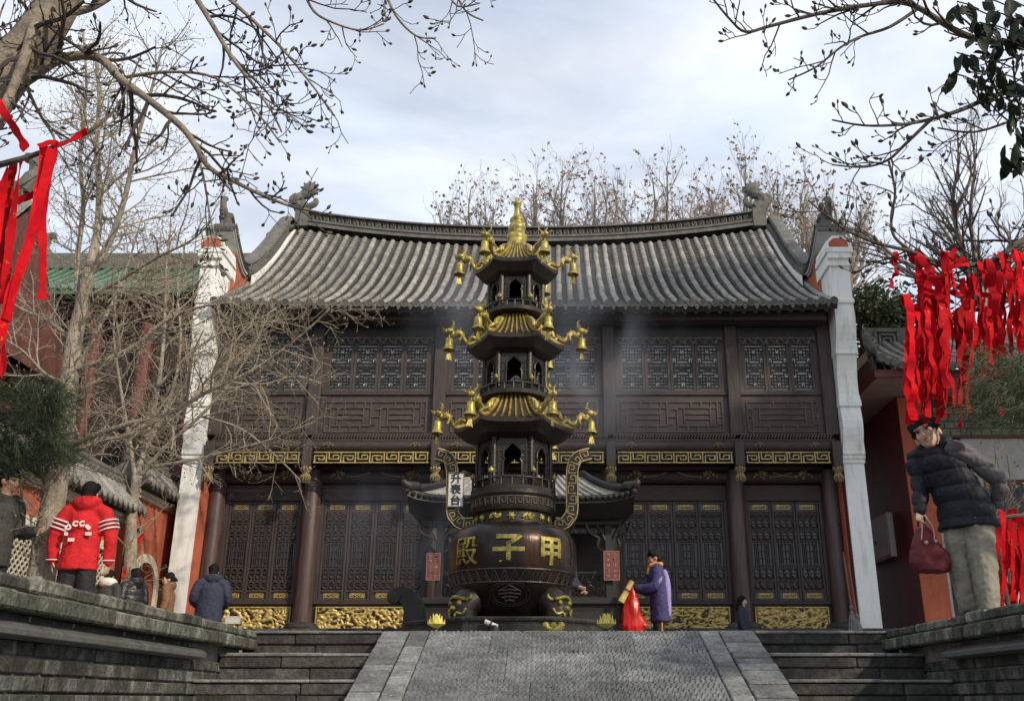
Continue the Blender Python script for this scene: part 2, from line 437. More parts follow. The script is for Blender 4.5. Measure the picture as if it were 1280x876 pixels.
# ================================================================== the two-storey hall
HX = -.56; YU = 18.5; YD = 19.1      # centre line, upper front, door plane
def zp(py, Y): return at(690, py, Y).z
hall = thing('temple_hall', 'two storey dark timber temple hall with grey tiled roof between white end piers', 'temple', (HX, 19, 0))
COLX = [-6.12, -4.22, -1.71, 1.71, 4.22, 6.12]
NB = [3, 4, 6, 4, 3]
z_sill = .74; z_gold1 = zp(757, YD); z_door0 = zp(751, YD); z_door1 = zp(627, YD)
z_lint = zp(614, YD); z_fret0, z_fret1 = zp(580, YU-.1), zp(566, YU-.1); z_floor = zp(547, YU-.1)
z_ap0, z_ap1 = zp(541, YU), zp(502, YU); z_w0, z_w1 = zp(491, YU), zp(434, YU); z_val1 = zp(423, YU)
YEV = 17.72; z_eave = zp(380, YEV)
def hb(mb, name, m, parent=None, smooth=False, bevel=0): return wbuild(mb, name, m, parent or hall, smooth, bevel)

# stone plinth and dark body
hb(MB().box(HX-6.75, HX+6.75, 18.2, 27.2, 0, z_sill-.006), 'plinth', M_STEP)
hb(MB().box(HX-6.2, HX+6.2, YD+.14, 26.8, z_sill, 7.3), 'body', M_BLACKWOOD)
hb(MB().box(HX-6.2, HX+6.2, YU-.02, YD+.14, z_floor-.42, z_floor-.02), 'upper_floor', M_BLACKWOOD)
hb(MB().box(HX-6.2, HX+6.2, YU+.05, YD+.14, z_floor-.02, 7.2), 'upper_wall', M_BLACKWOOD)
M_DULLG = mat('dull gilding', (.17, .125, .055), .6, .35, 12, metal=.2, col2=(.30, .24, .11))
# columns
for cx in COLX:
    x = HX+cx
    c = MB().lathe([(.188, 0), (.184, .5), (.175, 3.0), (.17, z_fret0-z_sill)], 18, (x, YD-.12, z_sill))
    hb(c, 'column', M_COLUMN, None, 'auto')
    hb(MB().lathe([(.30, 0), (.33, .06), (.30, .13), (.23, .16)], 16, (x, YD-.12, z_sill-.01)), 'column_base', M_STEP, None, 'auto')
    hb(MB().box(x-.13, x+.13, YU-.11, YU+.1, z_floor+.06, 7.15), 'upper_post', M_WOODV, bevel=.02)
    # hanging lotus pendant at the front of the overhang
    zt = zp(583, YU-.1); zb = zp(603, YU-.1)
    hb(MB().box(x-.09, x+.09, YU-.26, YU-.08, zt-.02, z_floor-.10), 'pendant_post', M_WOODV, bevel=.01)
    pend = hb(MB().lathe([(.03, 0), (.06, .03), (.075, .10), (.05, .15), (.05, .17), (.075, .23), (.065, .30), (.05, .32)], 12, (x, YU-.17, zb)), 'lotus_pendant', M_DULLG, None, 'auto')
    pm = MB()
    for k in range(10):
        a = 2*pi*k/10; d = Vector((cos(a), sin(a), 0)); c0 = Vector((x, YU-.17, zb))
        pm.tube([c0+d*.055+Vector((0,0,.16)), c0+d*.085+Vector((0,0,.09)), c0+d*.075+Vector((0,0,.0))], [.010, .022, .005], 5)
        pm.tube([c0+d*.055+Vector((0,0,.18)), c0+d*.090+Vector((0,0,.25)), c0+d*.08+Vector((0,0,.33))], [.010, .020, .005], 5)
    wbuild(pm, 'petals', M_DULLG, pend)

def fret(x0, x1, z0, z1, y, t=.020):
    """running meander of bars"""
    mb = MB(); H = z1-z0; n = max(3, round((x1-x0)/(H*1.25))); w = (x1-x0)/n
    def h(xa, xb, z): mb.box(xa, xb, y-.05, y, z-t/2, z+t/2)
    def v(xx, za, zb): mb.box(xx-t/2, xx+t/2, y-.046, y+.002, za, zb)
    h(x0, x1, z0+t/2) ; h(x0, x1, z1-t/2)
    for i in range(n):
        a = x0+w*i; f = (i % 2 == 0)
        za, zb = (z0, z0+H*.70) if f else (z1-H*.70, z1)
        v(a+w*.08, za, zb); h(a+w*.08, a+w*.74, zb-t/2 if f else za+t/2)
        zc = z0+H*.30 if f else z1-H*.30
        v(a+w*.74, min(zc, zb if f else za), max(zc, zb if f else za)); h(a+w*.36, a+w*.74, zc)
        v(a+w*.36, *( (zc, zc+H*.18) if f else (zc-H*.18, zc)))
        v(a+w*.90, z0, z1)
    return mb
def relief(x0, x1, z0, z1, y, seed, amp=.05, nx=110, nz=28, f=9.0):
    P = []
    for j in range(nz+1):
        row = []
        for i in range(nx+1):
            X = lerp(x0, x1, i/nx); Z = lerp(z0, z1, j/nz)
            p = Vector((X*f+seed*13.7, Z*f*1.2, seed*3.1)); q = noise.noise_vector(p*.45)
            h = noise.noise(p + q*1.6)*1.0 + .5*noise.noise(p*2.3+q*2)
            h = (1-abs(h)*2.6)
            row.append(Vector((X, y - amp*max(-.5, h), Z)))
        P.append(row)
    return MB().grid(P)
def ornament(mb, c, s, flip=1):
    """small scrolling spray of carved leaves, in the x,z plane"""
    c = Vector(c)
    for k, (ax, az, r) in enumerate(((0, 0, 1), (.9, .25, .7), (-.9, .25, .6), (1.7, -.15, .5), (-1.6, -.1, .45), (.35, .7, .5), (-.4, .65, .5), (.3, -.6, .5))):
        pts = []
        for i in range(8):
            a = i*.75+k; rr = r*s*(1-i/10)*.55
            pts.append(c+Vector(((ax*s+rr*cos(a))*flip, -.02-.004*k, az*s+rr*sin(a))))
        mb.tube(pts, s*.14, 4)
    return mb
def door_lattice():
    """unit leaf 1 wide x 1 high, from 0..1 on z, carved scroll infill with straight bars"""
    mb = MB(); t = .022
    def seg(a, b, w=t, d=.04): mb.bar((a[0], 0, a[1]), (b[0], 0, b[1]), w, d)
    for z in (.30, .62, .78, .93, .12): seg((-.5, z), (.5, z), .010)
    for x in (-.36, -.18, 0, .18, .36): seg((x, .30), (x, .62), .035)
    for x in (-.27, .27):
        seg((x, .34), (x, .58), .03); 
    for z0, z1 in ((.62, .78), (.78, .93), (.12, .30), (0, .12), (.93, 1)):
        zc = (z0+z1)/2; hh = (z1-z0)/2
        for x in (-.33, 0, .33):
            pts = [Vector((x+.15*cos(a*pi/4), -.01, zc+hh*.8*sin(a*pi/4))) for a in range(9)]
            mb.tube(pts, [.018]*9, 4)
            seg((x-.16, zc), (x+.16, zc), .008)
        for x in (-.165, .165): seg((x, z0), (x, z1), .03)
    for i in range(7):
        z = .315+.045*i
        for x in (-.27, -.09, .09, .27):
            if (i+int(x*100)) % 2: seg((x-.08, z), (x+.08, z), .008)
    return mb
def window_lattice():
    mb = MB(); tx = .045; tz = .018
    def h(a, b, z): mb.box(a, b, -.02, .02, z-tz/2, z+tz/2)
    def v(x, a, b): mb.box(x-tx/2, x+tx/2, -.018, .022, a, b)
    R = 12
    for z in (.06, .94): h(-.5, .5, z)
    for half in (0, 1):
        f = (lambda z: z) if half == 0 else (lambda z: 1-z)
        def hh(a, b, z): h(a, b, f(z)); h(-b, -a, f(z))
        def vv(x, a, b):
            a2, b2 = sorted((f(a), f(b))); v(x, a2, b2); v(-x, a2, b2)
        hh(.12, .5, .13); hh(0, .30, .20); hh(.12, .5, .27); hh(0, .12, .34); hh(.30, .5, .20)
        hh(.12, .30, .34); hh(.30, .5, .41); hh(0, .30, .41); hh(0, .5, .475)
        vv(.30, .06, .20); vv(.12, .06, .34); vv(.42, .13, .27); vv(.30, .20, .41); vv(.42, .34, .475); vv(.18, .41, .475); vv(.12, .20, .27)
    h(-.5, .5, .5); h(-.2, .2, .45); v(0, .45, .55); v(0, .06, .13); v(0, .87, .94); v(0, .22, .34); v(0, .66, .78)
    return mb
ME_DL = door_lattice().mesh('door_lattice', M_WOODV)
ME_WL = window_lattice().mesh('window_lattice', M_BLACKWOOD)
def frame_mesh(name, m, w, h, t, d, bars=()):
    mb = MB().box(-w/2, -w/2+t, -d/2, d/2, 0, h).box(w/2-t, w/2, -d/2, d/2, 0, h)
    for z0, z1 in [(0, t), (h-t, h)] + list(bars): mb.box(-w/2+t, w/2-t, -d/2+.002, d/2-.002, z0, z1)
    return mb.mesh(name, m)
DH = z_door1 - z_door0; WH = z_w1 - z_w0
ME_DF = frame_mesh('door_frame', M_WOODV, .52, DH, .045, .06, [(.17, .21), (DH-.21, DH-.17)])
ME_WF = frame_mesh('window_frame', M_WOODV, .54, WH+.10, .06, .06)
def plaque(w, h):
    mb = MB()
    mb.box(-w/2, w/2, .0, .012, -h/2, -h/2+.012).box(-w/2, w/2, .0, .012, h/2-.012, h/2)
    mb.box(-w/2, -w/2+.014, .001, .013, -h/2+.012, h/2-.012).box(w/2-.014, w/2, .001, .013, -h/2+.012, h/2-.012)
    for k in range(3):
        c = (k-1)*w*.29
        pts = [Vector((c+.05*cos(a)*(1-a/14), -.005, .026*sin(a)*(1-a/14))) for a in [i*.7+k for i in range(9)]]
        mb.tube(pts, .008, 4)
    mb.tube([(-w*.42, 0, -.01), (-w*.2, -.004, .022), (0, 0, -.02), (w*.2, -.004, .022), (w*.42, 0, -.01)], .008, 4)
    return mb
ME_PL = plaque(.30, .085).mesh('plaque', M_GOLD)
ME_PANE_D = MB().box(-.5, .5, -.01, .01, 0, 1).mesh('pane', M_DOORGLASS)
ME_PANE_W = MB().box(-.5, .5, -.01, .01, 0, 1).mesh('pane', M_PALEPANE)
def hloc(x, y, z): return (x-HX, y-19, z)
for b in range(5):
    x0 = HX+COLX[b]+.19; x1 = HX+COLX[b+1]-.19; n = NB[b]
    # ----- lower storey
    hb(MB().box(x0-.02, x1+.02, YD-.02, YD+.12, z_sill, z_door0-.005), 'sill_wall', M_WOOD)
    gx0, gx1, gz0, gz1 = x0+.05, x1-.05, z_sill+.02, z_gold1-.02
    gp = hb(relief(gx0+.04, gx1-.04, gz0+.03, gz1-.03, YD-.045, b+1, .045, int(44*(x1-x0)), 26), 'gold_panel', M_GOLD, None, True)
    fm = MB()
    fm.box(gx0, gx1, YD-.075, YD-.02, gz1-.025, gz1).box(gx0, gx1, YD-.075, YD-.02, gz0, gz0+.025)
    fm.box(gx0, gx0+.025, YD-.073, YD-.02, gz0+.025, gz1-.025).box(gx1-.025, gx1, YD-.073, YD-.02, gz0+.025, gz1-.025)
    wbuild(fm, 'panel_frame', M_GOLDP, gp)
    wbuild(MB().box(gx0+.02, gx1-.02, YD-.040, YD-.022, gz0+.02, gz1-.02), 'backing', M_BLACKWOOD, gp)
    hb(MB().box(x0-.03, x1+.03, YD-.07, YD+.13, z_door0-.07, z_door0-.006), 'door_sill', M_WOOD, bevel=.01)
    hb(MB().box(x0-.03, x1+.03, YD-.06, YD+.13, z_door1+.006, z_lint+.12), 'lintel', M_WOOD, bevel=.012)
    hb(MB().box(x0-.04, x0+.05, YD-.05, YD+.11, z_door0-.004, z_door1+.004), 'jamb', M_WOODV); hb(MB().box(x1-.05, x1+.04, YD-.05, YD+.11, z_door0-.004, z_door1+.004), 'jamb', M_WOODV)
    # rounded beam with gilded sprays, then a dark board
    bz = z_lint+.27
    hb(MB().tube([(x0-.1, YD-.06, bz), (x1+.1, YD-.06, bz)], .135, 12), 'beam', M_WOOD, None, 'auto')
    for sx, d in ((x0+.34, 1), (x1-.34, -1)):
        orn = MB(); ornament(orn, (sx, YD-.20, bz), .10, d)
        orn.tube(smooth_path([(sx+d*.15, YD-.198, bz-.02), (sx+d*.38, YD-.20, bz+.0), (sx+d*.62, YD-.198, bz+.07)], 4), .010, 4)
        hb(orn, 'gilt_spray', M_DULLG)
    hb(MB().box(x0-.1, x1+.1, YD-.10, YD+.13, bz+.14, z_fret0+.1), 'frieze_board', M_WOOD)
    w = (x1-x0-.10)/n
    for i in range(n):
        xc = x0+.05+w*(i+.5); sx = (w-.012)/.52
        d = link('door', ME_DF, hall, hloc(xc, YD+.01, z_door0)); d.scale = (sx, 1, 1)
        link('lattice', ME_DL, d, (0, .0, .215), None, (.43, 1, DH-.43))
        link('pane', ME_PANE_D, d, (0, .028, .03), None, (.46, 1, DH-.06))
        for zz in (.105, DH-.108):
            link('plaque', ME_PL, d, (0, -.012, zz))
        link('plaque_board', ME_PANE_D_B if False else ME_PANE_D, d, (0, .012, .04), None, (.43, 1, .13)); link('plaque_board', ME_PANE_D, d, (0, .012, DH-.17), None, (.43, 1, .13))
    # ----- overhang: fret, beam, moulding
    X0 = HX+COLX[b]+.10; X1 = HX+COLX[b+1]-.10
    hb(fret(X0+.03, X1-.03, z_fret0, z_fret1, YU-.16), 'gilt_fret', M_GOLDP)
    zb = z_fret1+.14
    hb(MB().tube([(X0-.02, YU-.06, zb), (X1+.02, YU-.06, zb)], .125, 12), 'floor_beam', M_WOOD, None, 'auto')
    for sx, d in ((X0+.30, 1), (X1-.30, -1)): hb(ornament(MB(), (sx, YU-.185, zb), .055, d), 'carved_spray', M_DULLG)
    hb(MB().box(X0-.10, X1+.10, YU-.16, YU+.1, z_floor-.09, z_floor-.03), 'floor_edge', M_WOOD, bevel=.01)
    # twisted rope moulding
    rm = MB(); nn = int((X1-X0)/.055)
    for k in range(nn):
        xx = lerp(X0-.06, X1+.06, (k+.5)/nn)
        rm.bar((xx-.022, YU-.15, z_floor-.025), (xx+.022, YU-.15, z_floor+.045), .030, .045)
    hb(rm, 'rope_moulding', mat('red brown timber', (.060, .036, .029), .6, .3, 6))
    hb(MB().box(X0-.1, X1+.1, YU-.13, YU+.1, z_floor+.05, z_floor+.085), 'moulding_rail', M_WOOD)
    # ----- upper storey apron with strapwork
    U0 = HX+COLX[b]+.13; U1 = HX+COLX[b+1]-.13
    hb(MB().box(U0, U1, YU-.01, YU+.06, z_floor+.085, z_w0-.06), 'apron_board', mat('brown apron timber', (.036, .024, .021), .6, .4, 4, col2=(.056, .039, .034)))
    ap = MB(); A0, A1, Z0, Z1 = U0+.12, U1-.12, z_ap0+.02, z_ap1-.01; H = Z1-Z0; t = .026
    def hl(a, c, z): ap.box(a, c, YU-.035, YU-.01, z-t/2, z+t/2)
    def vl(x, a, c): ap.box(x-t/2, x+t/2, YU-.033, YU-.01, a, c)
    hl(A0, A1, Z0); hl(A0, A1, Z1); vl(A0, Z0, Z1); vl(A1, Z0, Z1)
    m = 2 if n > 3 else 1; ws = (A1-A0)/m
    for k in range(m):
        a = A0+ws*k; c = a+ws
        hl(a+.10, c-.10, Z1-H*.20); hl(a+.10, c-.10, Z0+H*.20); vl(a+.10, Z0, Z1-H*.2); vl(c-.10, Z0+H*.2, Z1)
        hl(a, a+.10, Z0+H*.5); hl(c-.10, c, Z0+H*.5); hl(a, a+.10, Z0+H*.75); hl(c-.1, c, Z0+H*.25)
        vl(a+.24, Z0+H*.2, Z1-H*.2); vl(c-.24, Z0+H*.2, Z1-H*.2); hl(a+.24, c-.24, Z0+H*.42); hl(a+.24, c-.24, Z0+H*.6)
        for q in (.3, .5, .7): vl(lerp(a, c, q), Z0, Z0+H*.2); vl(lerp(a, c, q+.08), Z1-H*.2, Z1)
    hb(ap, 'apron_strapwork', mat('apron strapwork', (.070, .050, .043), .6, .35, 5))
    hb(MB().box(U0, U1, YU-.05, YU+.06, z_w0-.06, z_w0-.002), 'window_sill', M_WOOD, bevel=.008)
    hb(MB().box(U0, U1, YU-.05, YU+.06, z_w1+.104, z_w1+.16), 'window_head', M_WOOD)
    mg = .10
    hb(MB().box(U0, U0+mg, YU-.03, YU+.05, z_w0, z_w1+.10), 'stile', M_WOODV); hb(MB().box(U1-mg, U1, YU-.03, YU+.05, z_w0, z_w1+.10), 'stile', M_WOODV)
    w = (U1-U0-2*mg)/n
    for i in range(n):
        xc = U0+mg+w*(i+.5)
        d = link('window', ME_WF, hall, hloc(xc, YU, z_w0)); d.scale = ((w-.006)/.54, 1, 1)
        link('lattice', ME_WL, d, (0, 0, .05), None, (.42, 1, WH))
        link('pane', ME_PANE_W, d, (0, .035, .04), None, (.44, 1, WH+.02))
    # carved valance, pierced scrolls
    vm = MB(); zt = z_val1+.03; nn = max(6, int((U1-U0)/.21))
    for k in range(nn):
        a = lerp(U0+.05, U1-.05, k/nn); c = lerp(U0+.05, U1-.05, (k+1)/nn); mid = (a+c)/2
        vm.tube(smooth_path([(a, YU-.08, zt-.10), (lerp(a, mid, .5), YU-.085, zt-.16), (mid, YU-.08, zt-.11)], 3), .010, 4)
        vm.tube(smooth_path([(mid, YU-.08, zt-.11), (lerp(mid, c, .5), YU-.085, zt-.04), (c, YU-.08, zt-.10)], 3), .010, 4)
        vm.tube(smooth_path([(a, YU-.08, zt-.04), (mid, YU-.085, zt-.06), (c, YU-.08, zt-.04)], 2), .008, 4)
        vm.tube([(mid, YU-.08, zt-.11), (mid-.03, YU-.085, zt-.17), (mid+.03, YU-.08, zt-.17), (mid, YU-.08, zt-.11)], .009, 4)
    hb(vm, 'carved_valance', mat('bleached carving', (.16, .145, .115), .7, .3, 8))
    hb(MB().box(U0, U1, YU-.04, YU+.06, z_w1+.162, 7.15), 'top_board', M_BLACKWOOD)
    hb(MB().box(U0-.13, U1+.13, YU-.28, YU-.08, zp(404, YU-.28), zp(394, YU-.28)), 'eave_beam', M_WOOD, bevel=.01)
    hb(MB().box(U0-.13, U1+.13, YU-.46, YU-.30, zp(400, YU-.4)-.02, zp(400, YU-.4)+.16), 'eave_purlin', M_WOOD, bevel=.01)

# ----- roof -------------------------------------------------------------------
YR = 22.55
def zridge(x): return 10.62 + .50*(abs(x-HX)/6.0)**2.1
def zroof(x, t):
    return z_eave + (zridge(x)-z_eave)*(.60*t+.40*t*t) + .06*(abs(x-HX)/6.0)**4*(1-t)
def rp(x, t, up=0.0):
    dz = (zroof(x, min(t+.01, 1.02))-zroof(x, t-.01))/.02; dy = YR-YEV
    n = Vector((0, -dz, dy)).normalized()
    return Vector((x, lerp(YEV, YR, t), zroof(x, t))) + n*up
roof = hb(MB().grid([[rp(HX+6.25*(i/12-1), t/12, -.05) if False else rp(lerp(HX-6.28, HX+6.28, i/24), t/12, -.05) for t in range(13)] for i in range(25)]), 'roof', M_PAN)
# underside and back slope
us = MB()
us.grid([[rp(lerp(HX-6.28, HX+6.28, i/24), t/12, -.16) for t in range(13)] for i in range(25)])
us.grid([[Vector((lerp(HX-6.28, HX+6.28, i/24), lerp(YR, 27.6, t/4), lerp(zridge(lerp(HX-6.28, HX+6.28, i/24)), 7.2, t/4))) for t in range(5)] for i in range(25)])
us.grid([[rp(lerp(HX-6.28, HX+6.28, i/24), 0, -.05), rp(lerp(HX-6.28, HX+6.28, i/24), 0, -.16)] for i in range(25)])
wbuild(us, 'roof_underside', M_BLACKWOOD, roof)
NR = 52; PIT = 12.40/NR
rr = random.Random(11)
for i in range(NR+1):
    x = HX-6.2+PIT*i
    mb = MB(); base = 0; segs = 27; K = 6; rings = []
    sag = rr.uniform(-.006, .006); xo = rr.uniform(-.008, .008)
    for sgm in range(segs):
        t0, t1 = sgm/segs, (sgm+1)/segs
        for t, r in ((t0, .068), (t0+.004, .069), (t1-.002, .060)):
            p = rp(x+xo*sin(sgm*.9), t*.985-.004, .0); q = []
            for k in range(K+1):
                a = pi*k/K
                nrm = Vector((0, -(zroof(x, t+.01)-zroof(x, t-.01))/.02, YR-YEV)).normalized()
                q.append(p + Vector((cos(a)*r, 0, 0)) + nrm*(sin(a)*r + sag*sin(sgm)))
            rings.append(q)
    mb.grid(rings)
    wbuild(mb, 'tile_row', M_TILE, roof, 'auto')
    # end tile: round boss with rim
    c = rp(x, -.004, .0); em = MB()
    th = atan2(zroof(x, .03)-zroof(x, 0), .03*(YR-YEV))
    def disc(r, yy): return [c + Vector((r*cos(a), yy, r*sin(a)+.01)) for a in [2*pi*k/12 for k in range(12)]]
    A = disc(.082, -.03); B = disc(.082, .03); C = disc(.064, -.03); D = disc(.060, -.018)
    nv = 12
    em.add(A+B+C+D, [tuple(reversed(range(36, 48)))] + [(k, (k+1) % nv, (k+1) % nv+nv, k+nv) for k in range(nv)] + [((k+1) % nv, k, k+24, (k+1) % nv+24) for k in range(nv)] + [((k+1) % nv+24, k+24, k+36, (k+1) % nv+36) for k in range(nv)])
    for k in range(5):
        a = 2*pi*k/5; em.ball(c+Vector((.035*cos(a), -.02, .01+.035*sin(a))), .014, 5, 3)
    em.ball(c+Vector((0, -.02, .01)), .018, 6, 4)
    wbuild(em, 'eave_tile', M_RIDGE, roof, 'auto')
    if i < NR:
        xm = x+PIT/2; hw = PIT/2-.048; pr = []; ns = 62
        for sgm in range(ns):
            t0, t1 = sgm/ns, (sgm+1)/ns
            for t, up in ((t0, .004), (t1, -.020)):
                pr.append([rp(xm+hw*u, t*.985, up + .030*u*u) for u in (-1, -.5, 0, .5, 1)])
        pm = MB().grid(pr); wbuild(pm, 'pan_row', M_PAN, roof)
        dm = MB(); c = rp(xm, 0, 0); q = [(-hw-.01, .02), (-hw*.5, -.005), (0, -.015), (hw*.5, -.005), (hw+.01, .02), (hw*.75, -.05), (hw*.4, -.095), (0, -.135), (-hw*.4, -.095), (-hw*.75, -.05)]
        dm.prism(q, .02, c+Vector((0, -.03, 0))); dm.ball(c+Vector((0, -.03, -.055)), .03, 6, 4, (1.3, .5, 1))
        wbuild(dm, 'drip_tile', M_RIDGE, roof)
        rf = MB(); 
        p0 = rp(xm, .015, -.17); p1 = rp(xm, .30, -.17); rf.bar(p0, p1, .075, .075, (0, 0, 1)); wbuild(rf, 'rafter', mat('pale rafter', (.10, .085, .07), .8, .3, 6), roof)
# main ridge: mouldings and pierced band
rg = MB(); band = MB(); pierce = MB()
xs = [lerp(HX-5.95, HX+5.95, i/48) for i in range(49)]
def rz(x): return zridge(x)+.02
for prof, mbx in (([(-.20, 0), (-.20, .06), (-.15, .07), (-.15, .13), (-.18, .14), (-.18, .19), (-.10, .20)], rg), ([(-.14, .40), (-.17, .41), (-.17, .45), (-.09, .49), (.09, .49), (.17, .45), (.17, .41), (.14, .40)], rg)):
    mbx.grid([[Vector((x, YR+a, rz(x)+zz)) for x in xs] for a, zz in prof])
rg.grid([[Vector((x, YR+.18, rz(x)+zz)) for x in xs] for zz in (.4, -.1)])
ridge = wbuild(rg, 'main_ridge', M_RIDGE, roof, 'auto')
band.grid([[Vector((x, YR-.05, rz(x)+zz)) for x in xs] for zz in (.20, .41)])
wbuild(band, 'ridge_back', M_PAN, ridge)
npc = 120
for k in range(npc):
    x = lerp(HX-5.9, HX+5.9, (k+.5)/npc); z = rz(x)+.30; q = k % 2
    pts = [Vector((x+.055*cos(a), YR-.08-.012*q, z+.085*sin(a))) for a in [i*pi/3+q*.5 for i in range(7)]]
    pierce.tube(pts, .022, 4, cap=False)
    pierce.bar((x-.05, YR-.085, z-.10), (x+.05, YR-.085, z+.10*(1 if q else -1)), .022, .03)
wbuild(pierce, 'ridge_tracery', M_RIDGE, ridge)
for sgn in (-1, 1):
    x = HX+5.98*sgn; z = rz(x); c = Vector((x, YR, z)); fm = MB()
    fm.box(x-.17, x+.17, YR-.22, YR+.22, z-.05, z+.48)
    # curling beast: body, curl, spiked ball
    fm.tube(smooth_path([c+Vector((-.05*sgn, 0, .5)), c+Vector((.16*sgn, 0, .68)), c+Vector((.10*sgn, 0, .92)), c+Vector((-.12*sgn, 0, .98))], 4), [.20]*4+[.17]*4+[.13]*4+[.10], 8)
    fm.tube(smooth_path([c+Vector((.0, -.02, .55)), c+Vector((.30*sgn, -.02, .72)), c+Vector((.33*sgn, -.02, .9)), c+Vector((.22*sgn, -.02, .97))], 4), [.11]*4+[.09]*4+[.06]*4+[.03], 7)
    fm.tube(smooth_path([c+Vector((-.1*sgn, -.02, .6)), c+Vector((-.30*sgn, -.02, .72)), c+Vector((-.26*sgn, -.02, .84))], 4), [.09]*4+[.07]*4+[.03], 7)
    b0 = c+Vector((-.10*sgn, 0, 1.12)); fm.ball(b0, .21, 10, 7, (1, .7, 1))
    for k in range(11):
        a = 2*pi*k/11; d = Vector((cos(a), 0, sin(a))); fm.tube([b0+d*.17, b0+d*.27], [.06, .02], 5)
    wbuild(fm, 'ridge_beast', M_RIDGE, roof, 'auto')

# ----- gable parapets, verge ridges and white piers
for sgn in (-1, 1):
    xi = HX+6.24*sgn; xo_ = HX+6.72*sgn; xm = (xi+xo_)/2
    # crest line of the parapet (y, z)
    def zr_at(y): return zroof(xi, (y-YEV)/(YR-YEV))
    crest = [(27.0, 7.6), (25.5, 8.5), (24.2, 9.6), (23.3, 10.6), (YR+.1, 11.22), (22.0, 10.74), (21.2, 9.88), (20.4, 9.12), (19.7, 8.60), (19.25, 8.45), (18.9, 8.55), (18.55, 8.78), (18.25, 9.02)]
    crest = [(p.y, p.z) for p in smooth_path([(0, a, b) for a, b in crest], 4)]
    cw_ = [(y, z) for y, z in crest if y > 18.6]
    A = [Vector((xi, y, z-.20)) for y, z in cw_]; B = [Vector((xi, y, -.01)) for y, z in cw_]
    A2 = [Vector((xo_, y, z-.20)) for y, z in cw_]; B2 = [Vector((xo_, y, -.01)) for y, z in cw_]
    gm = MB().grid([A, B]); gm.grid([A2, B2]); gm.grid([A, A2]); gm.grid([[A[-1], B[-1]], [A2[-1], B2[-1]]])
    gable = hb(gm, 'gable_wall', M_REDWALL)
    # white band under the crest, dark tiled crest, upturned horn
    wb_ = MB(); xb = xi-.06*sgn; xe = xo_+.06*sgn
    cr_ = [(y, z) for y, z in crest if 19.35 < y < YR+.15]; xb = xi-.13*sgn; xe = xm
    L0 = [Vector((xb, y, z-.40)) for y, z in cr_]; L1 = [Vector((xb, y, z-.13)) for y, z in cr_]; L2 = [Vector((xe, y, z-.13)) for y, z in cr_]; L3 = [Vector((xe, y, z-.24)) for y, z in cr_]
    wb_.grid([L0, L1, L2, L3, L0]); wbuild(wb_, 'white_band', M_WHITE, gable)
    gb_ = MB(); cr_ = [(y, z) for y, z in crest if y <= 19.45]
    for z0_, z1_, e_ in ((-.20, -.15, .05), (-.15, -.10, .08)): gb_.grid([[Vector((xi-e_*sgn, y, z+z0_)) for y, z in cr_], [Vector((xi-e_*sgn, y, z+z1_)) for y, z in cr_], [Vector((xo_+e_*sgn, y, z+z1_)) for y, z in cr_], [Vector((xo_+e_*sgn, y, z+z0_)) for y, z in cr_], [Vector((xi-e_*sgn, y, z+z0_)) for y, z in cr_]])
    wbuild(gb_, 'front_band', mat('grey lime plaster', (.36, .36, .34), .85, .1, 4), gable)
    cm = MB(); P = []
    for dx, dz in ((-.13, -.10), (-.15, -.03), (-.08, .0), (-.07, .14), (-.11, .16), (-.09, .23), (0, .27), (.09, .23), (.11, .16), (.07, .14), (.08, 0), (.15, -.03), (.13, -.10)):
        xx = xm - sgn*.10 + dx*1.5
        P.append([Vector((xx, y, z+dz)) for y, z in crest])
    cm.grid(P); cm.add([p[-1] for p in P], [tuple(range(len(P)))]); cm.add([p[0] for p in P], [tuple(range(len(P)))])
    # half-round tile ends along the crest
    for k in range(0, len(crest)-1):
        y, z = crest[k]; y2, z2 = crest[k+1]; nn = 2
        for q in range(nn):
            yy = lerp(y, y2, q/nn); zz = lerp(z, z2, q/nn)
            cm.tube([(xm-sgn*.10-.24, yy, zz-.03), (xm-sgn*.10+.24, yy, zz-.03)], .05, 6)
    wbuild(cm, 'verge_ridge', M_RIDGE, gable, 'auto')
    hm = MB(); e = Vector((xm-sgn*.05, 18.25, 9.05))
    hm.tube(smooth_path([e+Vector((0, .35, -.1)), e+Vector((0, .05, .12)), e+Vector((0, -.10, .30)), e+Vector((sgn*.02, -.08, .50)), e+Vector((sgn*.02, .06, .58))], 5), [.12]*5+[.09]*5+[.07]*5+[.06]*5+[.04], 8)
    for k in range(7):
        tt = k/6; hm.ball(e+Vector((0, -.09-.06*sin(tt*pi), .08+tt*.44)), .038, 6, 4)
    wbuild(hm, 'horn', M_RIDGE, gable, 'auto')
    # pier: white front of stacked curves, red flanks
    pxc = HX+6.47*sgn; hwid = .20
    prof = [(18.42, 0), (18.42, 3.84), (18.39, 3.86), (18.39, 3.93), (18.36, 3.94), (18.36, 4.01), (18.33, 4.02), (18.33, 4.10)]
    def bulge(z0, z1, y0, y1, k=6, conv=1): return [(lerp(y0, y1, i/k) - conv*.10*sin(pi*i/k), lerp(z0, z1, i/k)) for i in range(1, k+1)]
    prof += bulge(4.12, 4.95, 18.36, 18.26) + [(18.22, 4.97), (18.22, 5.05)] + bulge(5.07, 6.0, 18.25, 18.12, 6, -.6) + [(18.08, 6.02), (18.08, 6.10)] + bulge(6.12, 7.05, 18.12, 17.98) + [(17.94, 7.07), (17.94, 7.15), (17.97, 7.17), (17.97, 7.86), (17.92, 7.88), (17.92, 8.0), (17.86, 8.03), (17.86, 8.14)]
    mouldz = [(3.84, 4.12), (4.95, 5.07), (6.0, 6.12), (7.05, 7.17), (7.86, 8.2)]
    rows = []
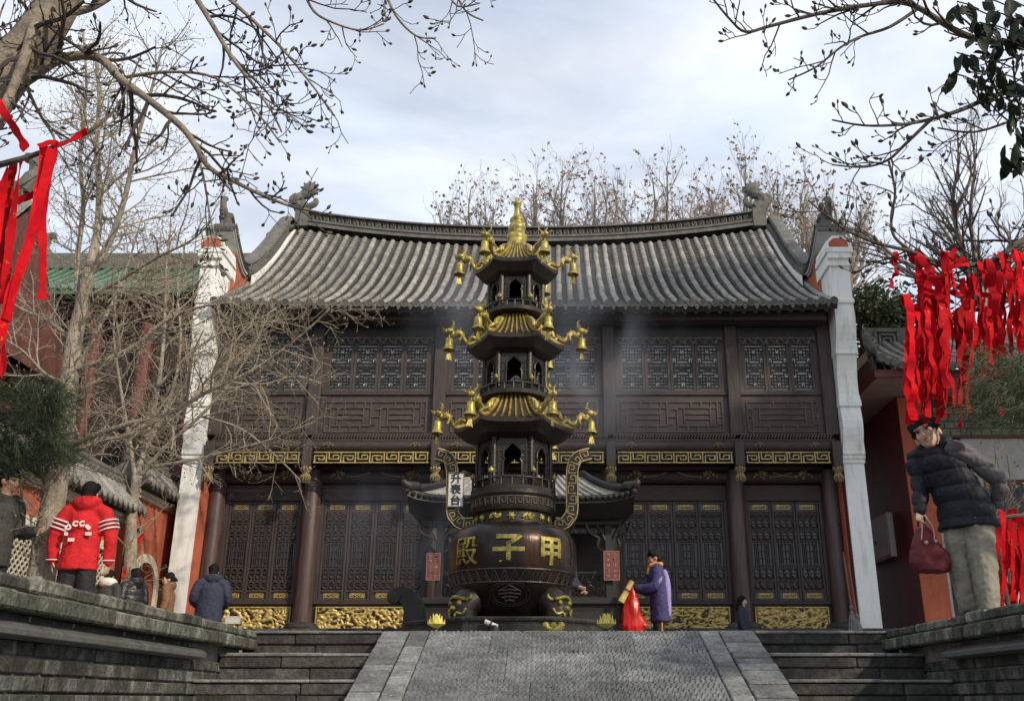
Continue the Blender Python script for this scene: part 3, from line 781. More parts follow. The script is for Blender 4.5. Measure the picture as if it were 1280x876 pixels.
    for y, z in prof:
        e_ = .0
        for a, c_ in mouldz:
            if a < z < c_: e_ = .020 if z < 7.5 else .045
        rows.append([Vector((pxc-hwid-e_, 18.8, z)), Vector((pxc-hwid-e_, y, z)), Vector((pxc+hwid+e_, y, z)), Vector((pxc+hwid+e_, 18.8, z))])
    pier = MB().grid(rows); pier.add([rows[-1][i] for i in range(4)], [(0, 1, 2, 3)])
    pr_ = hb(pier, 'end_pier', M_WHITE)
    # cap: little red pediment with white edge
    cp = MB().box(pxc-.28, pxc+.28, 17.84, 18.7, 8.14, 8.26); cp.prism([(-.28, 0), (.28, 0), (.26, .13), (.11, .28), (-.11, .28), (-.26, .13)], .75, (pxc, 17.88, 8.26))
    wbuild(cp, 'pier_cap', M_WHITE, pr_, bevel=.012)
    rd = MB().prism([(-.20, .0), (.20, .0), (.19, .10), (.09, .19), (-.09, .19), (-.19, .10)], .02, (pxc, 17.865, 8.285)); wbuild(rd, 'cap_field', M_REDWALL, pr_)
    # red return towards the hall; the right one's shade is painted in as maroon
    rm_ = MB(); xin = pxc - sgn*hwid
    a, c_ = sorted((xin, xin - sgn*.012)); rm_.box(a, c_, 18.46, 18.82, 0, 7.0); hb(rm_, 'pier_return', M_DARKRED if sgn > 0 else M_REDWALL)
# ================================================================== the great incense burner
XB, YB = -.455, 11.2
def zb_(py): return at(645, py, YB).z
def rb_(hw, py): return hw * depth(YB, zb_(py)) / FPX
def bp(hw, py): return (rb_(hw, py), zb_(py))
burner = thing('incense_burner', 'tall black iron incense burner with three pagoda tiers and gold bells', 'incense burner', (XB, YB, 0))
O = Vector((XB, YB, 0))
def bb(mb, name, m, parent=None, smooth=False, bevel=0): return wbuild(mb, name, m, parent or burner, smooth, bevel)
def pol(r, a, z): return Vector((XB + r*cos(a), YB + r*sin(a), z))

PROF = [bp(*p) for p in ((38,786),(57,766),(67,750),(74,735),(78,722),(80,706),(80,692),(78,680),(72,669),(64,663),(56,660))]
PS = [(p.x, p.z) for p in smooth_path([(r, 0, z) for r, z in PROF], 5)]
def r_bowl(z):
    for (r0, z0), (r1, z1) in zip(PS, PS[1:]):
        if z0 <= z <= z1: return lerp(r0, r1, (z-z0)/max(1e-6, z1-z0))
    return PS[-1][0] if z > PS[-1][1] else PS[0][0]
bowl = bb(MB().lathe(PS, 64, O), 'bowl', M_BOWL, None, True)
neck = [bp(*p) for p in ((54,660.5),(46,658),(45.5,646),(50,644),(51.5,640),(51.5,628),(54,625),(54,621),(49,619),(46,616))]
nk = bb(MB().lathe(neck, 56, O), 'neck', M_IRON, None, 'auto')
# neck band of gilt emblems
nm = MB(); zc = zb_(652); rN = rb_(46, 652)
for k in range(14):
    a = -pi/2 + 2*pi*k/14; c = pol(rN+.004, a, zc); tn = Vector((-sin(a), cos(a), 0)); U = Vector((0, 0, 1)); nm = MB()
    if k % 2 == 0: nm.ball(c, .034, 8, 5)
    else: nm.tube(smooth_path([c-tn*.07-U*.02, c-tn*.02+U*.03, c+tn*.03-U*.02, c+tn*.075+U*.025], 3), [.012]+[.018]*8+[.010], 5)
    for q in range(6):
        f = q*1.047+k; nm.tube([c+tn*.02*cos(f)+U*.02*sin(f), c+tn*.048*cos(f)*(1.2 if k % 2 else 1)+U*.044*sin(f)], [.014, .006], 5)
    wbuild(nm, 'gilt_emblem', M_BRASS, nk)
# small meander on the upper neck
mm = MB(); n = 34; rr_ = rb_(51.8, 634); z0, z1 = zb_(639.5), zb_(629.5)
for k in range(n):
    a = 2*pi*k/n; da = 2*pi/n; H = z1-z0
    pts = [(0,0),(0,1),(.8,1),(.8,.25),(.35,.25),(.35,.6)]
    pv = [pol(rr_+.004, a+da*u, z0+H*v) for u, v in pts]
    for p, q in zip(pv, pv[1:]): mm.bar(p, q, .010, .010)
wbuild(mm, 'meander', mat('worn bronze', (.075, .060, .035), .5, .3, 10, metal=.4), nk)
# chevron band round the bowl
cb = MB(); z0, z1 = zb_(735), zb_(720); nB = 40
for zz in (z0, z1): cb.tube([pol(r_bowl(zz)+.004, 2*pi*k/48, zz) for k in range(49)], .011, 5)
for k in range(nB):
    a0 = 2*pi*k/nB; da = 2*pi/nB; zm = (z0+z1)/2
    for u0, u1, s0, s1 in ((0, .5, z0, z1), (.5, 1, z1, z0), (.25, .5, z0, zm), (.5, .75, zm, z0)):
        cb.bar(pol(r_bowl(s0)+.004, a0+da*u0, s0+.004), pol(r_bowl(s1)+.004, a0+da*u1, s1-.004), .009, .010)
wbuild(cb, 'chevron_band', mat('worn iron', (.045, .038, .030), .42, .3, 10, metal=.4), bowl)
# medallion under the belly, facing the stairs
md = MB(); zc = zb_(749)
def bpt(u, w): # u metres to the right, w up on the belly, front side
    z = zc+w; r = r_bowl(z)+.008; return pol(r, -pi/2 + u/r, z)
for rad in (.20, .17): md.tube([bpt(rad*1.1*cos(2*pi*k/28), rad*.62*sin(2*pi*k/28)) for k in range(29)], .007, 4)
for w in (-.07, -.035, 0, .035): md.tube([bpt(-.12+abs(w), w), bpt(0, w+.012), bpt(.12-abs(w), w)], .008, 4)
for u in (-.05, 0, .05): md.tube([bpt(u, -.08), bpt(u, .03)], .007, 4)
md.tube([bpt(-.12, .03), bpt(0, .09), bpt(.12, .03)], .008, 4)
wbuild(md, 'medallion', mat('worn iron', (0, 0, 0)), bowl)
# lettering wrapped round the bowl
def bowl_text(txt, ang, py, size, m, name, bold=.014):
    me = text_mesh(txt, size, .01, m, bold); zc = at(645, py, YB-.80).z
    bm = bmesh.new(); bm.from_mesh(me); bmesh.ops.triangulate(bm, faces=bm.faces)
    for q in range(5): bmesh.ops.subdivide_edges(bm, edges=[e for e in bm.edges if e.calc_length() > .03], cuts=1, use_grid_fill=False); bmesh.ops.triangulate(bm, faces=bm.faces)
    bm.to_mesh(me); bm.free()
    for v in me.vertices:
        z = zc + v.co.y; r = r_bowl(z)+.010+v.co.z; p = pol(r, -pi/2+ang+v.co.x/r_bowl(zc), z); v.co = p-O
    o = link(name, me, bowl); return o
for txt, ang, sz, bd in (('殿', -.72, .34, 0.0), ('子', -.02, .36, .010), ('甲', .64, .33, .010)):
    bowl_text(txt, ang, 687, sz, M_BRASS, 'lettering', bd)
sm_ = MB(); rs_ = random.Random(4)
for k in range(5):          # worn characters at the bowl's flank, too worn to read
    for q in range(5):
        z = zb_(672+k*8.5); u = rs_.uniform(-.03, .03); w = rs_.uniform(-.03, .03)
        f = lambda du, dw: pol(r_bowl(z+w+dw)+.005, -pi/2+1.16+(u+du)/.85, z+w+dw)
        if q % 2: sm_.bar(f(-.03, 0), f(.03, 0), .008, .006)
        else: sm_.bar(f(0, -.025), f(0, .025), .008, .006)
wbuild(sm_, 'worn_lettering', mat('worn bronze', (0, 0, 0)), bowl)

# lion-mask legs
for a in (-pi/2-.86, -pi/2+.86, pi/2-.86, pi/2+.86):
    d = Vector((cos(a), sin(a), 0)); t = Vector((-sin(a), cos(a), 0)); U = Vector((0, 0, 1))
    c = O + d*rb_(66, 765) + Vector((0, 0, zb_(763)))
    lg = MB(); top = c + U*.12 - d*.12
    lg.tube(smooth_path([top, c+d*.06, c+d*.05-U*.26, c+d*.10-U*.45, c+d*.17-U*(c.z-.30)], 4), [.17]*4+[.15]*4+[.10]*4+[.11]*4+[.15], 12)
    leg = bb(lg, 'leg', M_IRON, None, True)
    fm = MB(); f = c+d*.15
    fm.tube(smooth_path([f-t*.13+U*.07, f+d*.05+U*.10, f+t*.13+U*.07], 4), .022, 6)             # brow
    fm.ball(f+d*.06-U*.02, .04, 8, 6, (1, 1, .8))                                                   # nose
    for s_ in (-1, 1):
        fm.ball(f+t*.075*s_+d*.035+U*.035, .032, 8, 5)
        fm.tube(smooth_path([f+t*.05*s_+d*.06-U*.06, f+t*.12*s_+d*.02-U*.08, f+t*.15*s_-U*.02], 3), .016, 5)
        fm.tube(smooth_path([f+t*.12*s_+U*.06-d*.02, f+t*.17*s_+U*.09-d*.05, f+t*.16*s_+U*.13-d*.06], 3), [.024]*3+[.018]*3+[.01], 5)
        fm.tube([f+t*.05*s_+d*.07-U*.07, f+t*.045*s_+d*.075-U*.13], [.016, .004], 5)
    fm.tube(smooth_path([f-t*.10-U*.12, f+d*.06-U*.16, f+t*.10-U*.12], 3), .017, 5)                # jaw
    wbuild(fm, 'lion_mask', M_BRASS, leg, True)

# scrolled side bars with a gilt meander
def scroll(sgn, pts):
    P = [at(px, py, YB) for px, py in pts]; P = smooth_path(P, 5)
    mb = MB(); gm = MB(); w = .075
    Lf, Rt = [], []
    for i, p in enumerate(P):
        t = (P[min(i+1, len(P)-1)]-P[max(i-1, 0)]).normalized(); n = Vector((-t.z, 0, t.x)); Lf.append(p+n*w); Rt.append(p-n*w)
    F = Vector((0, -.05, 0)); Bk = Vector((0, .05, 0))
    mb.grid([[a+F for a in Lf], [a+F for a in Rt], [a+Bk for a in Rt], [a+Bk for a in Lf], [a+F for a in Lf]])
    mb.add([Lf[0]+F, Rt[0]+F, Rt[0]+Bk, Lf[0]+Bk, Lf[-1]+F, Rt[-1]+F, Rt[-1]+Bk, Lf[-1]+Bk], [(0,1,2,3), (7,6,5,4)])
    arm = bb(mb, 'scroll_bar', M_IRON)
    e = Vector((0, -.055, 0))
    gm.tube([lerp(a, b, .06)+e for a, b in zip(Lf, Rt)], .009, 4); gm.tube([lerp(a, b, .94)+e for a, b in zip(Lf, Rt)], .009, 4)
    # arc-length meander
    S = [0]
    for a, b in zip(P, P[1:]): S.append(S[-1]+(b-a).length)
    def pt(s_, u):
        for i in range(len(P)-1):
            if S[i] <= s_ <= S[i+1]+1e-6:
                q = (s_-S[i])/max(1e-6, S[i+1]-S[i]); return lerp(lerp(Lf[i], Lf[i+1], q), lerp(Rt[i], Rt[i+1], q), u)+e
        return lerp(Lf[-1], Rt[-1], u)+e
    n = int(S[-1]/.11); st = S[-1]/n
    for k in range(n):
        s0 = st*k; f = k % 2
        q = [(0,.2),(0,.8),(.75,.8),(.75,.4),(.35,.4),(.35,.62)]
        pv = [pt(min(S[-1], s0+st*u), v if f else 1-v) for u, v in q]
        for a, b in zip(pv, pv[1:]): gm.bar(a, b, .009, .008)
    wbuild(gm, 'meander', M_GOLDP, arm)
scroll(-1, ((592,655),(578,655),(570,648),(566,638),(566,600),(565,585),(560,573),(546,568)))
scroll(1, ((694,655),(704,655),(711,648),(715,638),(715,600),(716,585),(722,573),(738,568)))

# pagoda tiers
M_RGOLD = mat('gilt roof ribs', (.13, .090, .028), .48, .4, 11, metal=.4, col2=(.44, .33, .095), thr=(.32, .64))
M_RBROWN = mat('bronze roof', (.045, .032, .018), .5, .4, 8, metal=.3)
def bell_meshes():
    b = MB().lathe([(.012, .10), (.035, .098), (.050, .085), (.056, .055), (.058, .0), (.066, -.05), (.086, -.082), (.088, -.095), (.074, -.095), (.050, -.03), (.03, .06)], 20, cap=False)
    b.tube([(0, 0, .16), (0, 0, .08)], .010, 5)
    clap = MB().prism([(-.012, 0), (.012, 0), (.040, -.115), (.046, -.16), (.02, -.13), (0, -.155), (-.02, -.13), (-.046, -.16), (-.040, -.115)], .008, (0, -.004, -.10))
    clap.tube([(0, 0, .05), (0, 0, -.11)], .005, 4)
    return b.mesh('bell', M_BRASS, True), clap.mesh('clapper', M_BRASS)
ME_BELL, ME_CLAP = bell_meshes()
def tier(k, Rc, pyc, rtop, pytop, rbody, pyb1, belld):
    """hex roof with corner radius Rc at pyc, ribs from rtop at pytop; body below down to pyb1"""
    zc = zb_(pyc); zt = zb_(pytop); R = rb_(Rc, pyc); rt = rb_(rtop, pytop)
    nu, nv = 10, 8; roofm = MB(); und = MB()
    def hexr(a):  # radius factor of a flat-front hexagon with vertices at 0,60,...
        b = (a % (pi/3)) - pi/6; return cos(pi/6)/cos(b)
    def surf(a, v, drop=0.0):
        hx = hexr(a); f = lerp(lerp(.97, hx, min(1, v*1.5)), hx, v); r = lerp(rt, R*hx/1.0, v)
        b = abs((a % (pi/3)) - pi/6)/(pi/6)
        z = lerp(zt, zc-.015, 1-(1-v)**1.7) + .030*(b**4)*(v**3)
        return pol(r, a, z-drop)
    na = 6*nu
    roofm.grid([[surf(2*pi*i/na, j/nv) for i in range(na+1)] for j in range(nv+1)])
    rf = bb(roofm, 'tier_roof', M_RBROWN, None, 'auto')
    und.grid([[surf(2*pi*i/na, 1.0), ] and surf(2*pi*i/na, 1.0) for i in range(na+1)] and [[surf(2*pi*i/na, 1.0, d) for i in range(na+1)] for d in (0.0, .045)])
    rbd = rb_(rbody, pyc+6)
    und.grid([[surf(2*pi*i/na, 1.0, .045) for i in range(na+1)], [pol(R*.80*hexr(2*pi*i/na), 2*pi*i/na, zc-.15) for i in range(na+1)], [pol(rbd*.9, 2*pi*i/na, zc-.19) for i in range(na+1)]])
    wbuild(und, 'eave_soffit', M_IRON, rf)
    ribs = MB()
    for f in range(6):
        for j in range(7):
            a = pi/3*f + pi/3*(j+.0)/7 if j else None
            if a is None: continue
            ribs.tube([surf(a, v/8, -.012) for v in range(0, 8)], [.0125]*7+[.010], 5)
    wbuild(ribs, 'tile_ribs', M_RGOLD, rf)
    for f in range(6):
        a = pi/3*f; d = Vector((cos(a), sin(a), 0)); U = Vector((0, 0, 1)); tn = Vector((-sin(a), cos(a), 0))
        hip = [surf(a, v/8, -.02) for v in range(9)]
        hm = MB().tube(hip, [.030]*9, 6)
        dist = rb_(belld, pyc); tip = surf(a, 1.0)
        end = O + d*dist; end.z = tip.z + .16
        body = smooth_path([surf(a, .62, -.02), surf(a, .78, -.10)+tn*.03, surf(a, 1.0)+U*.05-tn*.03, lerp(tip, end, .45)+U*.10+tn*.02, lerp(tip, end, .72)+U*.02, end-d*.02+U*.03], 4)
        n = len(body); dm = MB()
        dm.tube(body, [lerp(.022, .036, i/n) if i < n*.5 else lerp(.040, .026, (i-n*.5)/(n*.5)) for i in range(n)], 7)
        hd = end+U*.04; dm.ball(hd, .048, 8, 6, (1.1, 1, .85)); dm.ball(hd+d*.05-U*.005, .032, 7, 5)
        for s_ in (-1, 1):
            dm.tube([hd+tn*.025*s_+U*.02, hd-d*.05+tn*.05*s_+U*.09, hd-d*.02+tn*.06*s_+U*.12], [.014, .010, .004], 5)
            dm.tube([hd+d*.05+tn*.02*s_, hd+d*.10+tn*.05*s_+U*.03], [.008, .003], 4)
            dm.tube([lerp(tip, end, .3)+tn*.03*s_+U*.08, lerp(tip, end, .35)+tn*.09*s_+U*.0, lerp(tip, end, .42)+tn*.10*s_-U*.03], [.016, .012, .006], 5)
        for i in range(2, n-2, 2): dm.tube([body[i]+U*.025, body[i]+U*.065-d*.02], [.012, .003], 4)
        # mane curls on the ridge behind
        for i, q in enumerate((.50, .62)):
            p = surf(a, q, -.06); dm.tube(smooth_path([p, p+U*.09-d*.03, p+U*.12-d*.10, p+U*.06-d*.13], 3), [.026]*4+[.02]*5+[.01], 6)
        wbuild(hm, 'hip_ridge', M_RGOLD, rf, True)
        drg = wbuild(dm, 'dragon', M_GOLDP if f in (0, 5) else M_BRASS, rf, True)
        bpos = end + d*.01 - Vector((0, 0, .135))
        bo = link('bell', ME_BELL, rf, bpos - wpos(rf)); bo.scale = (.84, .84, .84); bo.rotation_euler = (random.uniform(-.05, .05), random.uniform(-.05, .05), random.random())
        link('clapper', ME_CLAP, bo, (0, 0, 0), (0, 0, random.uniform(-.5, .5)))
    # lantern body: six posts and pierced panels
    zt2 = zc-.15; zb2 = zb_(pyb1); Rb = rb_(rbody, (pyc+pyb1)/2)
    pn = MB(); posts = []; tr = MB()
    def ogee(w, z0, z1):
        H = z1-z0; return [(-w, z0), (w, z0), (w, z0+H*.42), (w*.82, z0+H*.50), (w, z0+H*.60), (w*.92, z0+H*.76), (w*.5, z0+H*.88), (0, z0+H), (-w*.5, z0+H*.88), (-w*.92, z0+H*.76), (-w, z0+H*.60), (-w*.82, z0+H*.50), (-w, z0+H*.42)]
    H = zt2-zb2
    for f in range(6):
        a = pi/3*f+pi/6; d = Vector((cos(a), sin(a), 0)); t = Vector((-sin(a), cos(a), 0))
        half = Rb*.5; ap = Rb*cos(pi/6)
        inner = ogee(half*.50, zb2+H*.22, zt2-H*.16)
        outer = [(-half, zb2), (half, zb2), (half, zb2+H*.42), (half, zb2+H*.50), (half, zb2+H*.60), (half, zb2+H*.8), (half*.6, zt2), (0, zt2), (-half*.6, zt2), (-half, zb2+H*.8), (-half, zb2+H*.60), (-half, zb2+H*.50), (-half, zb2+H*.42)]
        n = len(inner); P = lambda q, off: O + d*(ap+off) + t*q[0] + Vector((0, 0, q[1]))
        vs = [P(q, 0) for q in outer] + [P(q, 0) for q in inner] + [P(q, -.03) for q in inner] + [P(q, -.03) for q in outer]
        fs = []
        for i in range(n):
            j = (i+1) % n; fs += [(i, j, j+n, i+n), (i+n, j+n, j+2*n, i+2*n), (i+2*n, j+2*n, j+3*n, i+3*n)]
        pn.add(vs, fs)
        tr.tube([P(q, .012) for q in inner+inner[:1]], .011, 5, cap=False)
        # side fret bars beside each opening
        for s_ in (-1, 1):
            for q in (.3, .5, .7): tr.bar(P((s_*half*.58, zb2+H*q), .008), P((s_*half*.88, zb2+H*q), .008), .012, .012)
            tr.bar(P((s_*half*.74, zb2+H*.25), .008), P((s_*half*.74, zb2+H*.78), .008), .010, .012)
        posts.append(MB().tube([pol(Rb*1.0, pi/3*f, zb2-.02), pol(Rb*1.0, pi/3*f, zt2+.03)], .030, 8))
    tb_ = bb(pn, 'tier_body', M_IRON)
    [wbuild(q, 'corner_post', M_IRON, tb_) for q in posts]; wbuild(tr, 'tracery', mat('worn iron', (0, 0, 0)), tb_)
    # balcony ring with knobbed railing
    rg_ = MB().lathe([(Rb*1.02, -.05), (Rb*1.15, -.045), (Rb*1.17, .0), (Rb*1.03, .02)], 40, (XB, YB, zb2+.01), cap=True)
    ring = bb(rg_, 'balcony', mat('worn iron', (0, 0, 0)), None, 'auto')
    rl = MB(); kns = []
    for q in range(24):
        a = 2*pi*q/24; rl.tube([pol(Rb*1.12, a, zb2), pol(Rb*1.12, a, zb2+H*.17)], .010, 5)
    rl.tube([pol(Rb*1.12, 2*pi*q/36, zb2+H*.17) for q in range(37)], .013, 5, cap=False)
    for f in range(6):
        a = pi/3*f; rl.tube([pol(Rb*1.12, a, zb2), pol(Rb*1.12, a, zb2+H*.27)], .014, 6)
        kn = MB(); kn.ball(pol(Rb*1.12, a, zb2+H*.31), .034, 8, 6); kn.ball(pol(Rb*1.12, a, zb2+H*.31+.034), .014, 6, 4); kns.append(kn)
    wbuild(rl, 'railing', M_IRON, ring); [wbuild(q, 'knob', M_BRASS, ring, True) for q in kns]
tier(1, 52, 340, 14, 311, 33, 396, 70)
tier(2, 61, 434, 26, 403, 38, 499, 82)
tier(3, 75, 538, 32, 502, 45, 617, 95)
fin = [bp(*p) for p in ((13.5,312),(14,309),(13,306),(11,304),(12.5,300),(12.8,296),(10.5,293),(9,291.5),(11,288),(11,284),(8.5,281),(7.5,279.5),(9.3,277),(9,274.5),(5.5,271),(4,267),(3.6,258),(5.2,256),(5.4,253.5),(2.5,252),(1.5,249),(.4,247.5))]
fl = bb(MB().lathe(fin, 28, O), 'finial', M_BRASS, None, True)

# the stone plinth it stands on
pl = thing('stone_plinth', 'low dark stone plinth under the incense burner', 'plinth', (XB, YB, 0))
wbuild(MB().lathe([(1.25, 0), (1.25, .10), (1.18, .12), (1.18, .24), (1.22, .27), (1.22, .30), (.2, .302)], 8, (XB, YB, 0), phase=pi/8), 'base', M_STEP, pl, False, bevel=.01)
# hanging name board on the left scroll
sg = at(569.5, 614, YB-.10)
sn = thing('sign_board', 'narrow white board with black characters 升表台 on the burner scroll bar', 'sign', (sg.x, YB-.09, sg.z-.17))
MB().box(-.083, .083, -.014, .014, 0, .375).build('board', mat('white board', (.50, .50, .47), .6, .1, 5), sn)
MB().box(-.092, .092, -.010, .018, -.010, .0).box(-.092, .092, -.010, .018, .375, .385).box(-.092, -.083, -.010, .018, -.0, .375).box(.083, .092, -.010, .018, 0, .375).build('frame', mat('grey frame', (.18, .18, .17), .5), sn)
M_INK = mat('black lettering', (.012, .012, .012), .5)
for k, ch in enumerate('升表台'):
    link('lettering', text_mesh(ch, .125, .002, M_INK, .004), sn, (0, -.017, .315-.128*k), (pi/2, 0, 0))
MB().box(-.01, .01, .012, .04, .14, .24).build('bracket', M_IRON, sn)
# ================================================================== small dark pavilion behind the burner
YP = 14.3
pv = thing('incense_pavilion', 'small black timber pavilion with upturned eaves behind the incense burner', 'pavilion', (XB, YP, 0))
def pb(mb, name, m, parent=None, smooth=False, bevel=0): return wbuild(mb, name, m, parent or pv, smooth, bevel)
hw = 1.45; x0, x1 = XB-hw+.05, XB+hw-.15
PW = 1.66; y0, y1 = YP-.2, YP+2.2
def prf(u, v):
    """u -1..1 across the front, v 0 (eave)..1 (top)"""
    W = lerp(PW, .95, v**.8); b = abs(u)
    x = XB + u*W; y = lerp(y0, y0+1.05, v); z = lerp(2.30, 2.86, v**1.2) + .07*(b**8)*(1-v)**2.2
    return Vector((x, y-.18*(b**8)*(1-v)**2, z))
rfm = MB().grid([[prf(i/20-1, j/8) for i in range(41)] for j in range(9)])
def side(sg):
    return [[Vector((XB+sg*lerp(PW, .95, (j/8)**.8), lerp(y0+1.05*(j/8), y1-.75*(j/8), i/10), lerp(2.30, 2.86, (j/8)**1.2)+ .07*(abs(i/5-1)**8)*(1-j/8)**2.2)) for i in range(11)] for j in range(9)]
for sg in (-1, 1): rfm.grid(side(sg))
rfm.grid([[Vector((XB+(i/20-1)*lerp(PW, .95, (j/8)**.8), y1-.75*(j/8), lerp(2.30, 2.86, (j/8)**1.2))) for i in range(41)] for j in range(9)])
rfm.grid([[Vector((XB+sx*.95, yy, 2.86)) for sx in (-1, 1)] for yy in (y0+1.05, y1-.75)])
M_PALE = mat('pale roof tile', (.20, .195, .18), .85, .3, 5, col2=(.34, .325, .30))
prr = pb(rfm, 'roof', M_PALE)
# ribs, black eave edge and soffit
rb = MB()
for i in range(1, 24):
    u = i/12-1
    if abs(u) < .9: rb.tube([prf(u, j/6) + Vector((0, -.006, .012)) for j in range(1, 7)], .022, 5)
wbuild(rb, 'tile_ribs', M_PALE, prr)
ed = MB().grid([[prf(i/20-1, 0)+Vector((0, -.02, .05)) for i in range(41)], [prf(i/20-1, 0)+Vector((0, -.03, -.07)) for i in range(41)], [prf(i/20-1, 0)+Vector((0, .25, -.26)) for i in range(41)], [Vector((XB+(i/20-1)*1.5, YP+.5, 1.98)) for i in range(41)]])
ed.grid([[prf(i/20-1, 0)+Vector((0, -.02, .05)) for i in range(41)], [prf(i/20-1, .12)+Vector((0, 0, .03)) for i in range(41)]])
for i in range(40):
    p = prf(i/19.5-1, 0); ed.ball(p+Vector((0, -.04, 0)), .042, 6, 4)
wbuild(ed, 'eave_edge', M_BLACKWOOD, prr)
for sg in (-1, 1):
    c = prf(sg, 0)
    hp = MB().tube([prf(sg, v/6)+Vector((0, -.01, .06)) for v in range(7)], [.07, .06, .05, .05, .05, .05, .05], 6)
    hp.tube(smooth_path([prf(sg, .12)+Vector((0, 0, .08)), c+Vector((sg*.02, -.02, .09)), c+Vector((sg*.06, -.05, .17))], 3), [.075]*4+[.05]*2+[.02], 6); wbuild(hp, 'hip_ridge', M_BLACKWOOD, prr, True)
    # carved brackets
for xx in (XB-1.22, XB+1.30, XB-.45, XB+.45):
    pb(MB().box(xx-.055, xx+.055, YP+.18, YP+.29, 0, 2.06), 'post', M_BLACKWOOD, bevel=.01)
    bk = MB()
    for sg in (-1, 1):
        bk.tube(smooth_path([(xx+sg*.05, YP+.2, 1.55), (xx+sg*.16, YP+.18, 1.66), (xx+sg*.14, YP+.18, 1.78), (xx+sg*.28, YP+.16, 1.86), (xx+sg*.34, YP+.14, 2.0)], 3), .028, 5)
        bk.tube(smooth_path([(xx+sg*.05, YP+.2, 1.75), (xx+sg*.10, YP+.18, 1.86), (xx+sg*.18, YP+.17, 1.98)], 3), .022, 5)
    pb(bk, 'bracket', M_IRON)
pb(MB().box(XB-1.5, XB+1.5, YP+.14, YP+.32, 1.98, 2.10), 'eave_beam', M_BLACKWOOD)
pb(MB().box(XB-1.35, XB+1.35, y1-.5, y1-.42, .4, 2.1), 'rear_screen', M_BLACKWOOD)
# railing of pierced scrolls, rails and base
for xa, xb in ((XB-1.16, XB-.5), (XB+.5, XB+1.24)):
    rl = MB()
    for zz in (.92, 1.28): rl.bar((xa, YP+.23, zz), (xb, YP+.23, zz), .03, .03)
    n = 5
    for k in range(n):
        cx = lerp(xa, xb, (k+.5)/n)
        rl.tube([Vector((cx+.055*cos(a), YP+.22, 1.02+.085*sin(a))) for a in [i*pi/4 for i in range(9)]], .012, 4)
        rl.tube([Vector((cx+.05*cos(a)*(1-i/14), YP+.21, 1.19+.07*sin(a)*(1-i/14))) for i, a in enumerate([i*.8+k for i in range(10)])], .011, 4)
        rl.bar((cx-.07, YP+.23, .92), (cx+.07, YP+.23, 1.28), .012, .012)
    pb(rl, 'railing', M_IRON)
pb(MB().box(XB-1.55, XB+1.55, YP-.02, YP+.34, .80, .90), 'platform_rail', M_BLACKWOOD, bevel=.015)
pb(MB().box(XB-1.50, XB+1.50, YP+.04, YP+.36, .70, .80), 'platform_rail', M_IRON)
pb(MB().box(XB-1.62, XB+1.62, YP-.02, YP+2.2, 0, .52), 'base', M_STEP, bevel=.02)
pb(MB().box(XB-1.55, XB+1.55, YP+.02, YP+.34, .52, .70), 'base_course', M_BLACKWOOD)
# notice plaques on two posts, their red darkened to paint in eave shade
M_PLQ = mat('shade-darkened plaque red', (.15, .040, .034), .6, .2, 6); M_PLQT = mat('pinkish plaque marks', (.26, .14, .12), .6, .2, 6)
for px0, py0, px1, py1 in ((532, 691, 551, 725), (755, 688, 774, 725)):
    a = at(px0, py1, YP+.12); b = at(px1, py0, YP+.12)
    q = thing('red_plaque', 'shade-darkened red notice plaque on the %s post of the pavilion' % ('post behind the sign board side' if px0 < 600 else 'pavilion post beside the woman in purple').replace('post ', ''), 'plaque', (a.x, YP+.12, a.z))
    q['label'] = 'shade-darkened red notice plaque on the pavilion post near the curled black end' if px0 < 600 else 'shade-darkened red notice plaque on the pavilion post beside the woman in purple'
    W, H = b.x-a.x, b.z-a.z
    MB().box(0, W, 0, .02, 0, H).build('board', M_PLQ, q)
    MB().box(0, W, -.006, .0, 0, .012).box(0, W, -.006, 0, H-.012, H).box(0, .010, -.005, 0, .012, H-.012).box(W-.010, W, -.005, 0, .012, H-.012).build('rim', M_PLQT, q)
    mk = MB(); rs_ = random.Random(px0)
    for cx in (W*.3, W*.7):
        for k in range(5):
            cz = H*(.86-.18*k)
            for j in range(4):
                if j % 2: mk.box(cx-.022, cx+.022, -.004, 0, cz+rs_.uniform(-.025, .025), cz+rs_.uniform(-.02, .02)+.012)
                else:
                    xx = cx+rs_.uniform(-.018, .018); mk.box(xx-.004, xx+.004, -.0045, 0, cz-.026, cz+.026)
    mk.build('worn_marks', M_PLQT, q)
# curled black drum end of the platform railing
he = at(505, 787, 13.2)
hn = thing('curled_rail_end', 'black stone rail end with curled top on the left of the pavilion', 'railing', (he.x, 13.2, 0))
pts = [at(px, py, 13.2) for px, py in ((517,792),(519,775),(518,760),(512,748),(503,744),(495,745))]
m_ = MB(); PP = smooth_path(pts, 5); rad = [lerp(.14, .115, i/len(PP)) for i in range(len(PP))]
Lf = []; Rt = []
for i, p in enumerate(PP):
    t = (PP[min(i+1, len(PP)-1)]-PP[max(i-1, 0)]).normalized(); n = Vector((-t.z, 0, t.x)); w = lerp(.15, .085, i/len(PP)); Lf.append(p+n*w); Rt.append(p-n*w)
A, Bk = Vector((0, -.17, 0)), Vector((0, .17, 0))
m_.grid([[q+A for q in Lf], [q+A for q in Rt], [q+Bk for q in Rt], [q+Bk for q in Lf], [q+A for q in Lf]]); m_.add([Lf[-1]+A, Rt[-1]+A, Rt[-1]+Bk, Lf[-1]+Bk], [(0,1,2,3)])
m_.lathe([(.0, -.19), (.085, -.185), (.10, -.15), (.10, .15), (.085, .185), (0, .19)], 14, (0, 0, 0), cap=False)
nv = 14*6; off = PP[-1]
for i in range(len(m_.v)-nv, len(m_.v)):
    x, y, z = m_.v[i]; m_.v[i] = (x+off.x, z+off.y, y+off.z-.02)
